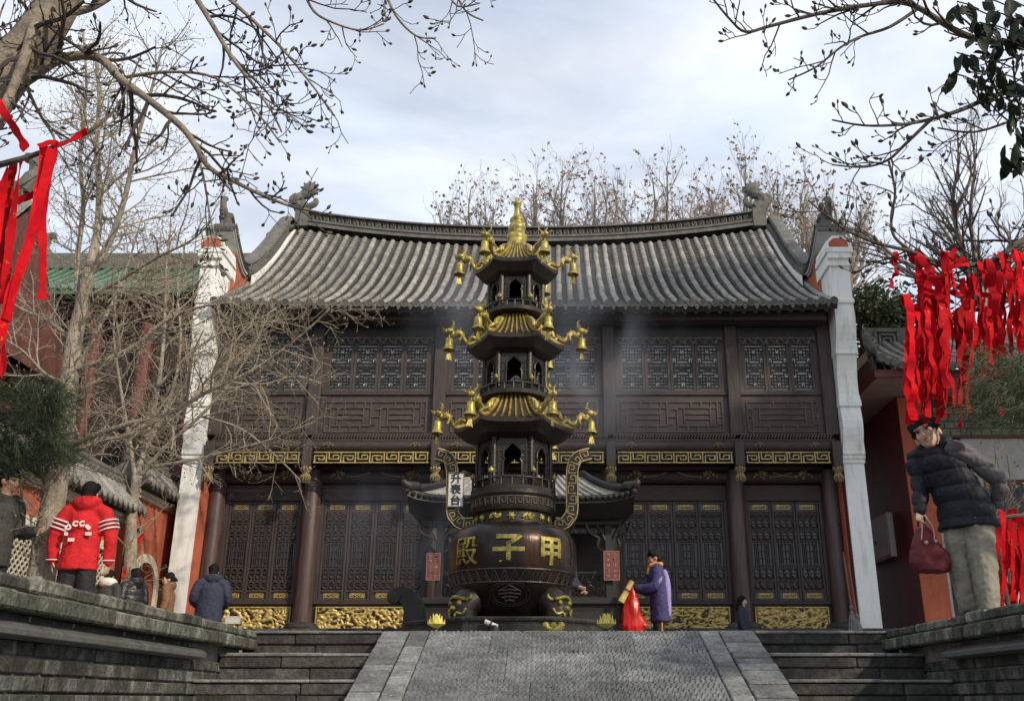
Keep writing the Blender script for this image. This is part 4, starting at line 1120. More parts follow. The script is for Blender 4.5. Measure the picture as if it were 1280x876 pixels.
e0 = pts[0]; m_.box(e0.x-.20, e0.x+.22, 13.0, 13.4, 0, e0.z+.05)
wbuild(m_, 'scroll_end', M_BLACKWOOD, hn, 'auto')
wbuild(MB().box(he.x+.12, he.x+.62, 13.1, 13.3, 0, .42), 'rail_block', M_BLACKWOOD, hn, bevel=.02)

# yellow lotus lamps standing at the terrace edge, and an ingot
def lotus(px, py, Y, s, label):
    p = at(px, py, Y); o = thing('lotus_lamp', label, 'lamp', (p.x, Y, 0), group='yellow lotus ornaments on the terrace edge')
    mb = MB(); 
    for ring, (n, r, h, w) in enumerate(((8, .075, .02, .034), (8, .055, .05, .032), (6, .032, .07, .028))):
        for k in range(n):
            a = 2*pi*k/n+ring*.4; d = Vector((cos(a), sin(a), 0)); t = Vector((-sin(a), cos(a), 0)); U = Vector((0, 0, 1))
            c0 = d*.012+U*(p.z-.03); c1 = d*r*1.0+U*(p.z+h*.5); c2 = d*r*1.05+U*(p.z+h+.035)
            mb.add([(c0-t*.006)*1, c0+t*.006, c1+t*w-d*.006, c1-t*w-d*.006, c2, c1+d*.008], [(0,1,5),(1,2,5),(2,4,5),(4,3,5),(3,0,5)])
    mb.ball((0, 0, p.z+.03), .03, 8, 5)
    mb.v = [(x*s, y*s, p.z+(z-p.z)*s) for x, y, z in mb.v]
    mb.build('petals', mat('yellow lotus', (.55, .45, .06), .55, .25, 12, col2=(.70, .60, .14)), o)
    MB().lathe([(.05, 0), (.05, .01), (.018, .02), (.018, max(.03, p.z-.02)), (.04, max(.035, p.z-.01))], 10).build('stand', M_IRON, o)
lotus(545, 781, 8.6, .95, 'yellow lotus ornament on the terrace edge near the curled rail end')
lotus(758, 781, 8.6, 1.0, 'yellow lotus ornament on the terrace edge beside the red bag')
p = at(692, 785, 9.3)
ig = thing('gold_ingot', 'small yellow paper ingot on the terrace edge below the burner leg', 'offering', (p.x, 9.3, 0))
m_ = MB(); m_.box(-.09, .09, -.06, .06, 0, p.z-.03); m_.build('block', M_STEP, ig, bevel=.01)
m_ = MB(); m_.tube(smooth_path([(-.085, 0, p.z+.055), (-.055, 0, p.z), (0, 0, p.z-.01), (.055, 0, p.z), (.085, 0, p.z+.055)], 3), [.016]+[.034]*11+[.016], 8); m_.ball((0, 0, p.z+.02), .038, 8, 6); m_.build('ingot', M_BRASS, ig, True)
a = at(606, 776, YB-1.15); b = at(622, 783, YB-1.15)
st = thing('incense_stick', 'white incense bundle lying on the plinth under the burner', 'incense', (a.x, a.y, a.z))
MB().tube([(0, 0, 0), tuple(b-a)], .022, 8).build('bundle', mat('white paper', (.55, .55, .52), .7, .1, 6), st)
MB().tube([tuple((b-a)*.4), tuple((b-a)*.55)], .025, 8).build('band', M_PLQ, st)
MB().tube([(.1, .03, -.24), (.1, .03, -.04)], .06, 8).build('rest', M_IRON, st)

# ================================================================== red courtyard wall on the left
XW = -7.5
cw = thing('courtyard_wall', 'red courtyard wall with grey tiled coping, lattice windows and white arch', 'wall', (XW, 13, 0))
def cb_(mb, name, m, parent=None, smooth=False, bevel=0): return wbuild(mb, name, m, parent or cw, smooth, bevel)
M_CREAM = mat('cream trim', (.62, .57, .45), .8, .1, 4)
wins = [(13.15, 14.95, .55, 1.93), (15.55, 16.45, .75, 1.95), (9.4, 11.4, .55, 1.93)]
# near run as panels round the windows
ycuts = sorted([5.0, 17.0] + [w[0] for w in wins] + [w[1] for w in wins])
for a, b in zip(ycuts, ycuts[1:]):
    w = next((w for w in wins if abs(w[0]-a) < 1e-6), None)
    if w: 
        cb_(MB().box(XW-.3, XW, a, b, 0, w[2]).box(XW-.3, XW, a, b, w[3], 2.40), 'wall_panel', M_REDWALL)
    else: cb_(MB().box(XW-.3, XW, a, b, 0, 2.40), 'wall_panel', M_REDWALL)
M_LATT = mat('pale lattice', (.50, .46, .37), .8, .1, 5)
for (a, b, c, d) in wins:
    fr = MB().box(XW-.05, XW+.05, a, b, d-.10, d+.04).box(XW-.05, XW+.05, a, b, c-.04, c+.08).box(XW-.05, XW+.048, a-.02, a+.09, c+.08, d-.10).box(XW-.05, XW+.048, b-.09, b+.02, c+.08, d-.10)
    wf = cb_(fr, 'window', M_CREAM, None, False, .008)
    lt = MB(); s_ = .125; iy = 0
    # overlapping scale lattice of short bars
    nz = int((d-c-.18)/s_)+1; ny = int((b-a-.18)/s_)+1
    for j in range(nz):
        for i in range(ny):
            yy = a+.09+s_*i; zz = c+.08+s_*j
            if yy+s_ > b-.06 or zz+s_ > d-.06: continue
            lt.bar((XW-.04, yy, zz), (XW-.04, yy+s_, zz+s_), .020, .018, (1, 0, 0)); lt.bar((XW-.038, yy, zz+s_), (XW-.038, yy+s_, zz), .020, .018, (1, 0, 0))
    wbuild(lt, 'lattice', M_LATT, wf)
    wbuild(MB().box(XW-.28, XW-.2, a, b, c, d), 'void_shade_sheet', M_BLACKWOOD, wf)  # black sheet paints the unlit depth behind the lattice
# cream cornice lines and tile coping for a run
def coping(ya, yb, zt, nm):
    for k, (dz, pr) in enumerate(((0, .05), (.07, .09), (.14, .05))):
        cb_(MB().box(XW-.3-pr, XW+pr, ya, yb, zt+dz, zt+dz+.065), 'cornice', M_CREAM if k < 2 else M_RIDGE)
    zr = zt+.21
    pitch = lambda d: zr + .05 + (.46)*(1-d/.40)
    back = cb_(MB().prism([(.0, 0), (.42, 0), (0, .44), (-.72+.0, 0)], yb-ya, (XW-.15, ya, zr), (1, 0, 0), (0, 0, 1), (0, 1, 0)), 'coping_roof', M_PAN)
    n = int((yb-ya)/.20)
    for i in range(n):
        y = ya+.20*(i+.5); mb = MB(); segs = 4; pts = []; rr2 = []
        for q in range(segs+1):
            f = q/segs; pts.append((XW-.15+.02+.42*f, y, zr+.44*(1-f)+.03)); rr2.append(.062 if q % 2 else .054)
        mb.tube(pts, rr2, 7); e = Vector(pts[-1]); mb.ball(e+Vector((.02, 0, -.01)), .075, 7, 5, (.4, 1, 1))
        mb.prism([(-.09, .03), (.09, .03), (.05, -.06), (0, -.10), (-.05, -.06)], .02, (XW+.26, y+.10, zr+.01), (0, 1, 0), (0, 0, 1), (1, 0, 0))
        wbuild(mb, 'tile_row', M_TILE, back, True)
    rm2 = MB().box(XW-.25, XW-.05, ya, yb, zr+.42, zr+.56); rm2.tube([(XW-.15, ya, zr+.60), (XW-.15, yb, zr+.60)], .09, 8)
    for i in range(int((yb-ya)/.16)):
        y = ya+.16*(i+.5); rm2.tube([(XW-.05, y-.05, zr+.45), (XW-.03, y, zr+.53), (XW-.05, y+.05, zr+.45)], .02, 4)
    wbuild(rm2, 'coping_ridge', M_RIDGE, back)
coping(5.0, 17.0, 2.40, 'near')
# far run with the white arch
AY, AW, AZ = 17.95, .52, 1.90
far = MB(); arc = [(AY+AW*cos(a), AZ-AW+AW*sin(a)) for a in [pi*k/16 for k in range(17)]]
hole = [(AY+AW, 0)] + arc + [(AY-AW, 0)]; outer = [(19.45, 0)] + [(19.45, lerp(0, 2.95, k/5)) for k in range(1, 6)] + [(lerp(19.45, 17.0, k/7), 2.95) for k in range(1, 7)] + [(17.0, lerp(2.95, 0, k/5)) for k in range(0, 6)]
while len(outer) < len(hole): outer.append(outer[-1])
outer = outer[:len(hole)-1] + [(17.0, 0)]
n = len(hole); vs = [Vector((XW+.02, y, z)) for y, z in outer] + [Vector((XW+.02, y, z)) for y, z in hole] + [Vector((XW-.30, y, z)) for y, z in hole]
far.add(vs, [(i, i+1, i+1+n, i+n) for i in range(n-1)] + [(i+n, i+1+n, i+1+2*n, i+2*n) for i in range(n-1)])
far.box(XW-.32, XW-.31, 17, 19.45, 0, 2.95)
cb_(far, 'arch_wall', M_REDWALL)
tr = MB(); ri, ro = AW-.02, AW+.13
P = []
for r_, dx in ((ri, .02), (ri, .06), (ro, .06), (ro, .02)):
    P.append([Vector((XW+dx, AY+r_, 0))] + [Vector((XW+dx, AY+r_*cos(a), AZ-AW+r_*sin(a))) for a in [pi*k/20 for k in range(21)]] + [Vector((XW+dx, AY-r_, 0))])
tr.grid(P); cb_(tr, 'arch_trim', M_CREAM)
cb_(MB().box(XW-.9, XW-.86, 17.2, 18.8, 0, 2.3), 'arch_backing', mat('grey plaster', (.42, .42, .38), .85, .1, 3))
coping(17.0, 19.45, 2.95, 'far')
# security camera on the wall with its strip of red ribbon
p = atx(175, 662, XW+.25)
sc = thing('security_camera', 'small dark security camera on the red wall beside the white arch', 'camera', tuple(p))
MB().tube([(-.22, 0, .05), (-.05, 0, .03), (.0, 0, .0)], .018, 6).build('bracket', M_METAL, sc)
MB().lathe([(.03, -.09), (.045, -.08), (.045, .07), (.03, .09)], 10).build('housing', M_METAL, sc).rotation_euler = (pi/2, 0, .5)

# ================================================================== red building on the right
XE = 7.50; YF = 20.0
rb2 = thing('side_hall', 'red side hall with grey tiled upturned eave behind the boy', 'building', (XE, YF, 0))
def rbb(mb, name, m, parent=None, smooth=False, bevel=0): return wbuild(mb, name, m, parent or rb2, smooth, bevel)
ZE = 5.70
rbb(MB().box(XE, XE+.25, YF+.01, 29, 0, ZE), 'side_wall', M_DARKRED)  # maroon puts the shade on this side into the wall colour
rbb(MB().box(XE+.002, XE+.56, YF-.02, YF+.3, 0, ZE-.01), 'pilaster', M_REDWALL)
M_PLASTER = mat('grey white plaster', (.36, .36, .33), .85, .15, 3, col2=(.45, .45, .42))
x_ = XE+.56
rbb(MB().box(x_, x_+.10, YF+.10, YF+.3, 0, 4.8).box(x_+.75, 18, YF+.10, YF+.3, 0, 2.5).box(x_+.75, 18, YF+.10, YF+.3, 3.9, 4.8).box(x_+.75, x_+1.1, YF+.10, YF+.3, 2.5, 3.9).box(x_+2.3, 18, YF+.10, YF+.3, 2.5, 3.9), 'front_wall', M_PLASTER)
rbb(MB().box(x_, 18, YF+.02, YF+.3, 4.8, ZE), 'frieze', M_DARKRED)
rbb(MB().box(x_, 18, YF+.32, YF+.36, 0, 4.8), 'room_shade_sheet', M_BLACKWOOD)  # black sheet stands in for the unlit room behind the openings
w0 = x_+1.1; w1 = x_+2.3
wn = MB().box(w0, w1, YF+.08, YF+.18, 2.5, 2.60).box(w0, w1, YF+.08, YF+.18, 3.80, 3.9).box(w0, w0+.07, YF+.082, YF+.18, 2.60, 3.80).box(w1-.07, w1, YF+.082, YF+.18, 2.60, 3.80)
w_ = rbb(wn, 'window', M_DARKRED); wbuild(MB().box(w0+.05, w1-.05, YF+.12, YF+.13, 2.55, 3.85), 'pane', M_DOORGLASS, w_)
fz = MB()
for i in range(28):
    for j in range(4):
        xx = x_+.08+.22*i+(.11 if j % 2 else 0); fz.box(xx, xx+.2, YF, YF+.03, 4.85+.16*j, 4.85+.16*j+.13)
tag(rbb(fz, 'frieze_brick', mat('grey frieze brick', (.15, .18, .13), .9, .3, 6)), kind='stuff')
# low brick planter wall in front of it
ef = YF-1.38; ex0 = 6.50; ex1 = 18
rbb(MB().box(ex0+.1, ex1, ef, ef+.06, ZE, ZE+.17), 'fascia', M_DARKRED, None, False, .01)
rbb(MB().box(ex0+.1, ex0+.16, ef+.06, 29, ZE, ZE+.17), 'fascia', M_DARKRED)
sf = MB().add([(ex0+.12, ef+.05, ZE+.02), (ex1, ef+.05, ZE+.02), (ex1, 29, ZE+.02), (ex0+.12, 29, ZE+.02)], [(0,1,2,3)])
rbb(sf, 'soffit', mat('pinkish soffit', (.30, .22, .21), .8, .12, 4))
rzf = lambda t, x: ZE+.20 + 1.5*(.7*t+.3*t*t) + .26*max(0, 1-(x-ex0)/1.1)**3*(1-t)
def rx0(t): return ex0+.05+1.0*t
rt_ = rbb(MB().grid([[Vector((lerp(rx0(t/6), ex1, i/20), lerp(ef-.12, YF+1.2, t/6), rzf(t/6, lerp(rx0(t/6), ex1, i/20)))) for i in range(21)] for t in range(7)]), 'roof', M_PAN)
sd_ = MB().grid([[Vector((rx0(t/6), lerp(ef-.12, YF+1.2, t/6), rzf(t/6, rx0(t/6)))) for t in range(7)], [Vector((rx0(t/6), 29, rzf(t/6, rx0(t/6)))) for t in range(7)]])
sd_.grid([[Vector((rx0(0), ef-.12, rzf(0, ex0+.05))), Vector((rx0(0), 29, rzf(0, ex0+.05)))], [Vector((rx0(0)+.08, ef-.1, ZE+.16)), Vector((rx0(0)+.08, 29, ZE+.16))]])
wbuild(sd_, 'roof_side', M_PAN, rt_)
for i in range(30):
    x = ex0+.22+.26*i
    if x > ex1: break
    t0_ = 0; t1_ = min(1, (x-ex0-.05)/1.0); n_ = max(2, int(10*t1_))
    mb = MB(); mb.tube([(x, lerp(ef-.16, YF+1.2, t1_*t/n_), rzf(t1_*t/n_, x)+.02) for t in range(n_+1)], [.085 if t % 2 else .075 for t in range(n_+1)], 8); wbuild(mb, 'tile_row', M_TILE, rt_, 'auto')
    em = MB().lathe([(0, -.02), (.075, -.02), (.09, -.03), (.09, .02)], 10, cap=False); em.v = [(a+x, c+ef-.16, b+rzf(0, x)+.02) for a, b, c in em.v]; wbuild(em, 'eave_tile', M_RIDGE, rt_)
    dm = MB().prism([(-.12, .03), (.12, .03), (.07, -.07), (0, -.12), (-.07, -.07)], .02, (x+.13, ef-.15, rzf(0, x))); wbuild(dm, 'drip_tile', M_RIDGE, rt_)
hp = MB(); c = Vector((ex0+.05, ef-.12, rzf(0, ex0)))
hpl = [Vector((rx0(t/6), lerp(ef-.12, YF+1.2, t/6), rzf(t/6, rx0(t/6))+.08)) for t in range(6, 0, -1)]
hp.tube(smooth_path(hpl + [c+Vector((0, 0, .12)), c+Vector((-.10, -.12, .20)), c+Vector((-.16, -.20, .40))], 3), [.11]*(len(hpl)*3+3)+[.09]*3+[.03]*1, 8)
for k in range(4): hp.tube([c+Vector((.12*k, .06+.22*k, .16)), c+Vector((.12*k-.06, .0+.22*k, .33)), c+Vector((.12*k+.02, -.08+.22*k, .40))], [.06, .045, .015], 6)
wbuild(hp, 'hip_ridge', M_RIDGE, rt_, True)
rr3 = MB().box(rx0(1)-.2, ex1, YF+1.1, YF+1.3, ZE+1.65, ZE+2.05); wbuild(rr3, 'ridge', M_RIDGE, rt_)
e = MB(); q = at(1108, 428, YF+1.1)
for k, s_ in enumerate((.26, .17, .08)):
    for (a, b) in (((-s_, -s_), (s_, -s_)), ((s_, -s_), (s_, s_)), ((s_, s_), (-s_, s_)), ((-s_, s_), (-s_, -s_))): e.bar(q+Vector((a[0], -.05, a[1])), q+Vector((b[0], -.05, b[1])), .045, .08)
e.box(q.x-.29, q.x+.29, q.y-.02, q.y+.12, ZE+1.2, q.z+.3); wbuild(e, 'ridge_end', M_RIDGE, rt_)

# white meter cabinet and pipework on the maroon wall
p0 = atx(1088, 708, XE-.06); p1 = atx(1112, 640, XE-.06)
mc = thing('meter_cabinet', 'tall white metal cabinet on the maroon wall behind the pier', 'cabinet', (XE-.06, (p0.y+p1.y)/2, p0.z))
ya, yb2 = sorted((p0.y, p1.y)); za = p0.z; zb3 = p1.z
wbuild(MB().box(XE-.14, XE-.002, ya, yb2, za, zb3), 'case', mat('dull white metal', (.34, .34, .33), .5, .1, 4), mc, bevel=.01)
wbuild(MB().box(XE-.155, XE-.142, ya+.05, yb2-.05, za+.05, zb3-.05), 'door', mat('dull white metal', (0, 0, 0)), mc, bevel=.004)
wbuild(MB().box(XE-.17, XE-.155, (ya+yb2)/2-.02, (ya+yb2)/2+.02, lerp(za, zb3, .4), lerp(za, zb3, .47)), 'latch', M_BLACKWOOD, mc)
# mops leaning beside the pier
for k, (pa, pb_) in enumerate((((1054, 690), (1064, 760)), ((1061, 705), (1071, 770)))):
    a = at(*pa, 17.9); b = at(*pb_, 17.85); b2 = at(pb_[0]+1, 787, 17.8)
    base_z = 0.0
    mo = thing('mop', ('taller mop leaning by the white pier of the hall', 'shorter mop leaning beside another by the white pier')[k], 'mop', (b2.x, b2.y, base_z), group='mops leaning by the pier')
    wbuild(MB().tube([a, b], .016, 7), 'handle', mat('red brown handle', (.16, .07, .05), .5, .2, 5), mo)
    hd_ = MB(); rs_ = random.Random(k)
    foot = Vector((b2.x+.03, b2.y-.04, .02))
    for q in range(46):
        aa = rs_.uniform(0, 2*pi); r_ = rs_.uniform(.02, .10); hd_.tube(smooth_path([b, lerp(b, foot, .35)+Vector((cos(aa)*r_*.9, sin(aa)*r_*.6, 0)), foot+Vector((cos(aa)*r_, sin(aa)*r_, 0))], 3), .012, 4)
    wbuild(hd_, 'mop_head', mat('grey mop strands', (.17, .17, .17), .95, .3, 20), mo)
    wbuild(MB().lathe([(.03, -.03), (.035, 0), (.03, .05)], 10, tuple(b)), 'clamp', M_METAL, mo)

# ================================================================== halls beyond the left wall
def far_hall(name, label, x0, x1, y0, y1, ze, zr, roofm, wallm, seed, gable=False):
    h = thing(name, label, 'building', ((x0+x1)/2, (y0+y1)/2, 0))
    ym = (y0+y1)/2
    wbuild(MB().box(x0+.7, x1-.7, y0+1.0, y1-1.0, 0, ze+.2), 'wall', wallm, h)
    for k in range(5):
        xx = lerp(x0+.9, x1-.9, k/4); wbuild(MB().tube([(xx, y0+.8, 0), (xx, y0+.8, ze)], .18, 10), 'column', M_DARKRED, h)
    wbuild(MB().box(x0+.5, x1-.5, y0+.65, y0+.95, ze-.5, ze-.1), 'beam', M_DARKRED, h)
    prof = lambda t: ze + (zr-ze)*(.62*t+.38*t*t)
    rf = MB().grid([[Vector((lerp(x0, x1, i/16), lerp(y0, ym, t/8), prof(t/8) + .5*abs(i/8-1)**6*(1-t/8)**2)) for i in range(17)] for t in range(9)])
    rf.grid([[Vector((lerp(x0, x1, i/16), lerp(y1, ym, t/8), prof(t/8))) for i in range(17)] for t in range(9)])
    rf.grid([[Vector((lerp(x0, x1, i/16), y0, ze + .5*abs(i/8-1)**6-(.12*d))) for i in range(17)] for d in (0, 1)])
    rf.add([(x0, y0, ze), (x1, y0, ze), (x1, y1, ze), (x0, y1, ze)], [(0,1,2,3)])
    for xg in (x1-.25, x0+.05): wbuild(MB().prism([(y0+.4, ze), (y1-.4, ze), (ym, zr-.25)], .2, (xg, 0, 0), (0, 1, 0), (0, 0, 1), (1, 0, 0)), 'gable', wallm, h)
    gm_ = None and MB().prism([(y0+.4, ze), (y1-.4, ze), (ym, zr-.25)], .2, (x1-.25, 0, 0), (0, 1, 0), (0, 0, 1), (1, 0, 0)).prism([(y0+.4, ze), (y1-.4, ze), (ym, zr-.25)], .2, (x0+.05, 0, 0), (0, 1, 0), (0, 0, 1), (1, 0, 0))
    ro = wbuild(rf, 'roof', roofm, h)
    n = int((x1-x0)/.3)
    for i in range(n):
        xx = lerp(x0+.1, x1-.1, i/(n-1)); mb = MB().tube([(xx, lerp(y0-.03, ym, t/8), prof(t/8)+.03+.5*abs((xx-x0)/(x1-x0)*2-1)**6*(1-t/8)**2) for t in range(9)], [.075 if t % 2 else .065 for t in range(9)], 6); wbuild(mb, 'tile_row', roofm, ro, True)
    rgm = MB().box(x0+.2, x1-.2, ym-.15, ym+.15, zr-.05, zr+.45)
    for sg, xx in ((-1, x0+.25), (1, x1-.25)):
        rgm.tube(smooth_path([(xx, ym, zr+.3), (xx+sg*.2, ym, zr+.7), (xx+sg*.1, ym, zr+1.05), (xx-sg*.15, ym, zr+1.1)], 4), [.22]*4+[.18]*4+[.12]*4+[.06], 8)
    wbuild(rgm, 'ridge', M_RIDGE, ro)
    return h
M_GREENT = mat('green glazed tile', (.045, .105, .060), .35, .35, 6, rnd=.2, col2=(.085, .16, .10))
p = at(200, 384, 24.5)
far_hall('green_roof_hall', 'hall with green glazed tile roof behind the left trees', -15.5, -8.3, 22.6, 30.0, p.z-.3, p.z+2.0, M_GREENT, mat('brown black boards', (.030, .018, .015), .7, .4, 2), 1)
far_hall('gabled_hall', 'tall red hall with grey tile roof half hidden by bare trees', -19.0, -11.2, 14.8, 22.0, 6.2, 9.6, M_TILE, mat('brown red boards', (.060, .026, .020), .85, .4, 1.5, col2=(.16, .055, .040), stretch=(3, 3, .6)), 2)
# ================================================================== trees
def rand_perp(t, rng):
    v = Vector((rng.uniform(-1, 1), rng.uniform(-1, 1), rng.uniform(-1, 1))); v -= t*v.dot(t)
    return v.normalized() if v.length > 1e-3 else t.orthogonal().normalized()
def shoot(p, d, ln, segs, rng, wig, up):
    """a wandering twig path"""
    pts = [p.copy()]; d = d.normalized(); st = ln/segs
    for i in range(segs):
        d = (d + Vector((rng.uniform(-wig, wig), rng.uniform(-wig, wig), rng.uniform(-wig, wig)+up))).normalized()
        pts.append(pts[-1]+d*st)
    return pts
def sprout(mb, buds, pts, r0, r1, level, rng, spec, kr=1.0):
    """side shoots along pts; spec[level] = (count per metre, length, angle, wiggle, up, sides)"""
    if level >= len(spec): return
    per, ln, ang, wig, up, sides, start = spec[level]
    L_ = [0]
    for a, b in zip(pts, pts[1:]): L_.append(L_[-1]+(b-a).length)
    tot = L_[-1]; n = max(1, int(tot*per + rng.random()))
    for k in range(n):
        s_ = tot*lerp(start, 1.0, (k+rng.random())/n); i = 0
        while i < len(L_)-2 and L_[i+1] < s_: i += 1
        f = (s_-L_[i])/max(1e-6, L_[i+1]-L_[i]); p = lerp(pts[i], pts[i+1], f); t = (pts[i+1]-pts[i]).normalized()
        d = t*cos(ang)+rand_perp(t, rng)*sin(ang*rng.uniform(.7, 1.3)); l = ln*rng.uniform(.45, 1.2)*(1-.35*s_/tot)
        rr = min(max(lerp(r0, r1, s_/tot)*.62, .0013*kr), (.0052*l/.4 + .0016)*kr)
        q = shoot(p, d, l, 4 if level == 0 else 3, rng, wig, up)
        k2 = len(q); mb.tube(q, [lerp(rr, max(rr*.5, .0013*kr), j/(k2-1)) for j in range(k2)], sides, cap=False)
        if level == len(spec)-1: buds.append((q[-1], (q[-1]-q[-2]).normalized(), rr))
        elif rng.random() < .7: buds.append((q[-1], (q[-1]-q[-2]).normalized(), rr))
        sprout(mb, buds, q, rr, rr*.45, level+1, rng, spec, kr)
def add_buds(mb, buds, rng, size, frac=1.0):
    for p, d, r in buds:
        if rng.random() > frac: continue
        s = size*rng.uniform(.6, 1.3); d = (d+Vector((0, 0, .4))).normalized()
        mb.tube([p-d*s*.1, p+d*s*.45, p+d*s*1.0, p+d*s*1.5], [s*.18, s*.42, s*.34, s*.05], 5, cap=False)
def limb_from_px(pl, Y, rng, dy=0.0, jit=0.0):
    out = []
    for i, q in enumerate(pl):
        yy = Y + dy*i/(len(pl)-1) + (q[2] if len(q) > 2 else 0) + rng.uniform(-jit, jit); out.append(at(q[0], q[1], yy))
    return smooth_path(out, 4)
def px_r(w, p): return w*depth(p.y, p.z)/FPX/2
def make_tree(name, label, base, trunk, limbs, spec, seed, mats, bud=(.02, 1.0), group=None, cat='tree', kr=1.0):
    """trunk/limbs: (path, width0 px, width1 px)"""
    rng = random.Random(seed); o = thing(name, label, cat, tuple(base), group=group)
    tm = MB(); lm = MB(); tw = MB(); buds = []
    for j, (pth, w0, w1) in enumerate(trunk + limbs):
        n = len(pth); rad = [px_r(lerp(w0, w1, (i/(n-1))**.8), pth[i]) for i in range(n)]
        (tm if j < len(trunk) else lm).tube(pth, rad, 14 if w0 > 20 else 8)
        if spec: sprout(tw, buds, pth, rad[0], rad[-1], 0, rng, spec, kr)
    t = wbuild(tm, 'trunk', mats[0], o, True)
    if lm.v: wbuild(lm, 'limbs', mats[0], o, True)
    cr = wbuild(tw, 'crown', mats[1], o)
    if bud:
        bm = MB(); add_buds(bm, buds, rng, bud[0], bud[1])
        if bm.v: tag(wbuild(bm, 'buds', mats[2], cr), kind='stuff')
    return o, buds
PALE = (M_BARK, M_TWIG, M_BUD); DARK = (M_BARKD, M_TWIGD, M_BUDD)

# --- pale magnolia standing behind the left stair wall
rng = random.Random(21); YA = 10.0
b0 = at(50, 734, YA); b0.z = 0
trA = [(smooth_path([Vector((at(46, 760, YA).x, YA, -.05))] + [at(x, y, YA) for x, y in ((55, 700), (66, 630), (78, 555), (86, 480), (94, 420), (105, 372), (112, 335))], 4), 38, 13)]
lp = lambda pl, w0, w1, dy=0, Y=YA: (limb_from_px(pl, Y, rng, dy, .03), w0*.85, w1*.8)
limA = [lp([(112,335),(122,290),(124,235),(121,180),(124,120),(118,60)], 15, 4, .3), lp([(108,350),(138,300),(158,240),(170,180),(190,110),(205,50)], 12, 3, -.5),
        lp([(100,390),(96,330),(104,260),(100,190),(108,110),(104,40)], 10, 3, .6),
        lp([(74,566),(110,547),(160,530),(215,515),(262,488),(315,463),(360,432),(398,400),(412,385)], 10, 2.5, -.8),
        lp([(72,585),(98,562),(150,545),(210,528),(262,470),(300,420),(345,385)], 8, 2, .6),
        lp([(90,462),(132,450),(172,430),(205,402),(245,385),(290,378)], 10, 3, -.4), lp([(94,430),(62,402),(30,388),(2,370)], 8, 3, .4),
        lp([(104,375),(150,350),(196,322),(240,300),(268,272)], 8, 2, -.6), lp([(88,478),(60,470),(30,440),(8,425)], 7, 2, -.5), lp([(82,520),(50,500),(20,515)], 7, 2, .5),
        lp([(86,490),(112,430),(140,380),(160,330),(178,270)], 9, 2, .7), lp([(66,625),(50,590),(40,560)], 8, 2, .3)]
make_tree('magnolia_tree', 'pale barked bare magnolia with one thick trunk beside the red jacket', b0, trA, limA,
          [(10.0, .92, .95, .28, .03, 5, .10), (11.0, .38, .9, .32, .05, 4, .1), (9.5, .16, .9, .3, .08, 3, .15)], 31, PALE, (.016, .8))
# --- slimmer one further back, forking low
YB2 = 16.6; FB = .8
b1 = at(166, 760, YB2); b1.z = 0
trB = [(smooth_path([Vector((b1.x, YB2, -.05))] + [at(x, y, YB2) for x, y in ((163, 700), (164, 645), (172, 595))], 4), 19, 12)]
lq = lambda pl, w0, w1, dy=0: (limb_from_px(pl, YB2, rng, dy, .04), w0*.75, w1*.75)
limB = [lq([(172,595),(186,540),(200,470),(206,400),(208,330),(214,280)], 11, 3, .5), lq([(170,605),(162,550),(150,480),(142,410),(150,340)], 9, 2, -.6),
        lq([(173,598),(205,560),(250,520),(288,478),(318,430),(342,380)], 9, 2, -.7), lq([(180,565),(212,500),(226,430),(222,360),(232,300)], 8, 2, .8),
        lq([(176,585),(240,575),(300,560),(350,545),(392,520)], 7, 2, -.9), lq([(196,485),(240,440),(290,410),(340,402),(385,410)], 6, 2, -.4),
        lq([(166,640),(130,600),(105,560),(90,520)], 7, 2, .4), lq([(250,520),(300,535),(345,570),(375,600)], 5, 2, -.6), lq([(288,478),(330,480),(370,470),(402,480)], 5, 2, -.3)]
make_tree('magnolia_tree', 'slim bare magnolia forking low in front of the white arch', b1, trB, limB,
          [(5.0, 1.05, .9, .28, .0, 5, .12), (7.0, .46, .9, .32, .03, 4, .1), (7.0, .20, .9, .3, .05, 3, .15)], 37, PALE, (.020, .95))
# --- big magnolia whose limbs hang in from the upper left
YC = 6.6
b2 = Vector((-5.6, 6.6, 0))
c0 = at(-60, 190, YC)
trC = [(smooth_path([b2+Vector((0, 0, -.05)), Vector((-5.4, 6.5, 1.2)), lerp(Vector((-5.2, 6.5, 2.3)), c0, .3), c0, at(2, 100, YC), at(45, 48, YC), at(78, -8, YC), at(105, -80, YC)], 4), 74, 46)]
lc = lambda pl, w0, w1, dy=0, Y=YC: (limb_from_px(pl, Y, rng, dy, .02), w0, w1)
limC = [lc([(-30,130),(28,104),(75,74),(122,72),(150,98),(190,128),(228,160),(246,185),(262,210),(295,228),(330,245),(365,258),(400,266)], 15, 3, -.3),
        lc([(62,24),(92,16),(118,8),(150,-12)], 12, 8, .2), lc([(238,-14),(262,25),(290,72),(318,108),(340,140),(352,165)], 8, 2, -.4), lc([(272,-14),(310,20),(350,58),(385,100),(415,140)], 6, 2, -.2),
        lc([(378,-14),(392,14),(415,28),(450,38),(480,30)], 4, 2, .3), lc([(478,-18),(495,20),(520,45),(545,48)], 4, 2, .1), lc([(556,-16),(572,8),(600,4)], 3, 2, 0), lc([(566,-16),(582,14),(604,26)], 3, 2, .2),
        lc([(246,185),(256,230),(262,268),(270,300)], 4, 1.5, -.2), lc([(30,102),(48,140),(70,180),(60,220)], 5, 2, .2), lc([(150,98),(210,90),(270,98),(320,140),(350,178)], 5, 2, -.5), lc([(5,60),(-2,30),(5,5)], 3, 2, .1), lc([(55,-15),(35,60),(8,128),(-8,150)], 15, 10, -.6)]
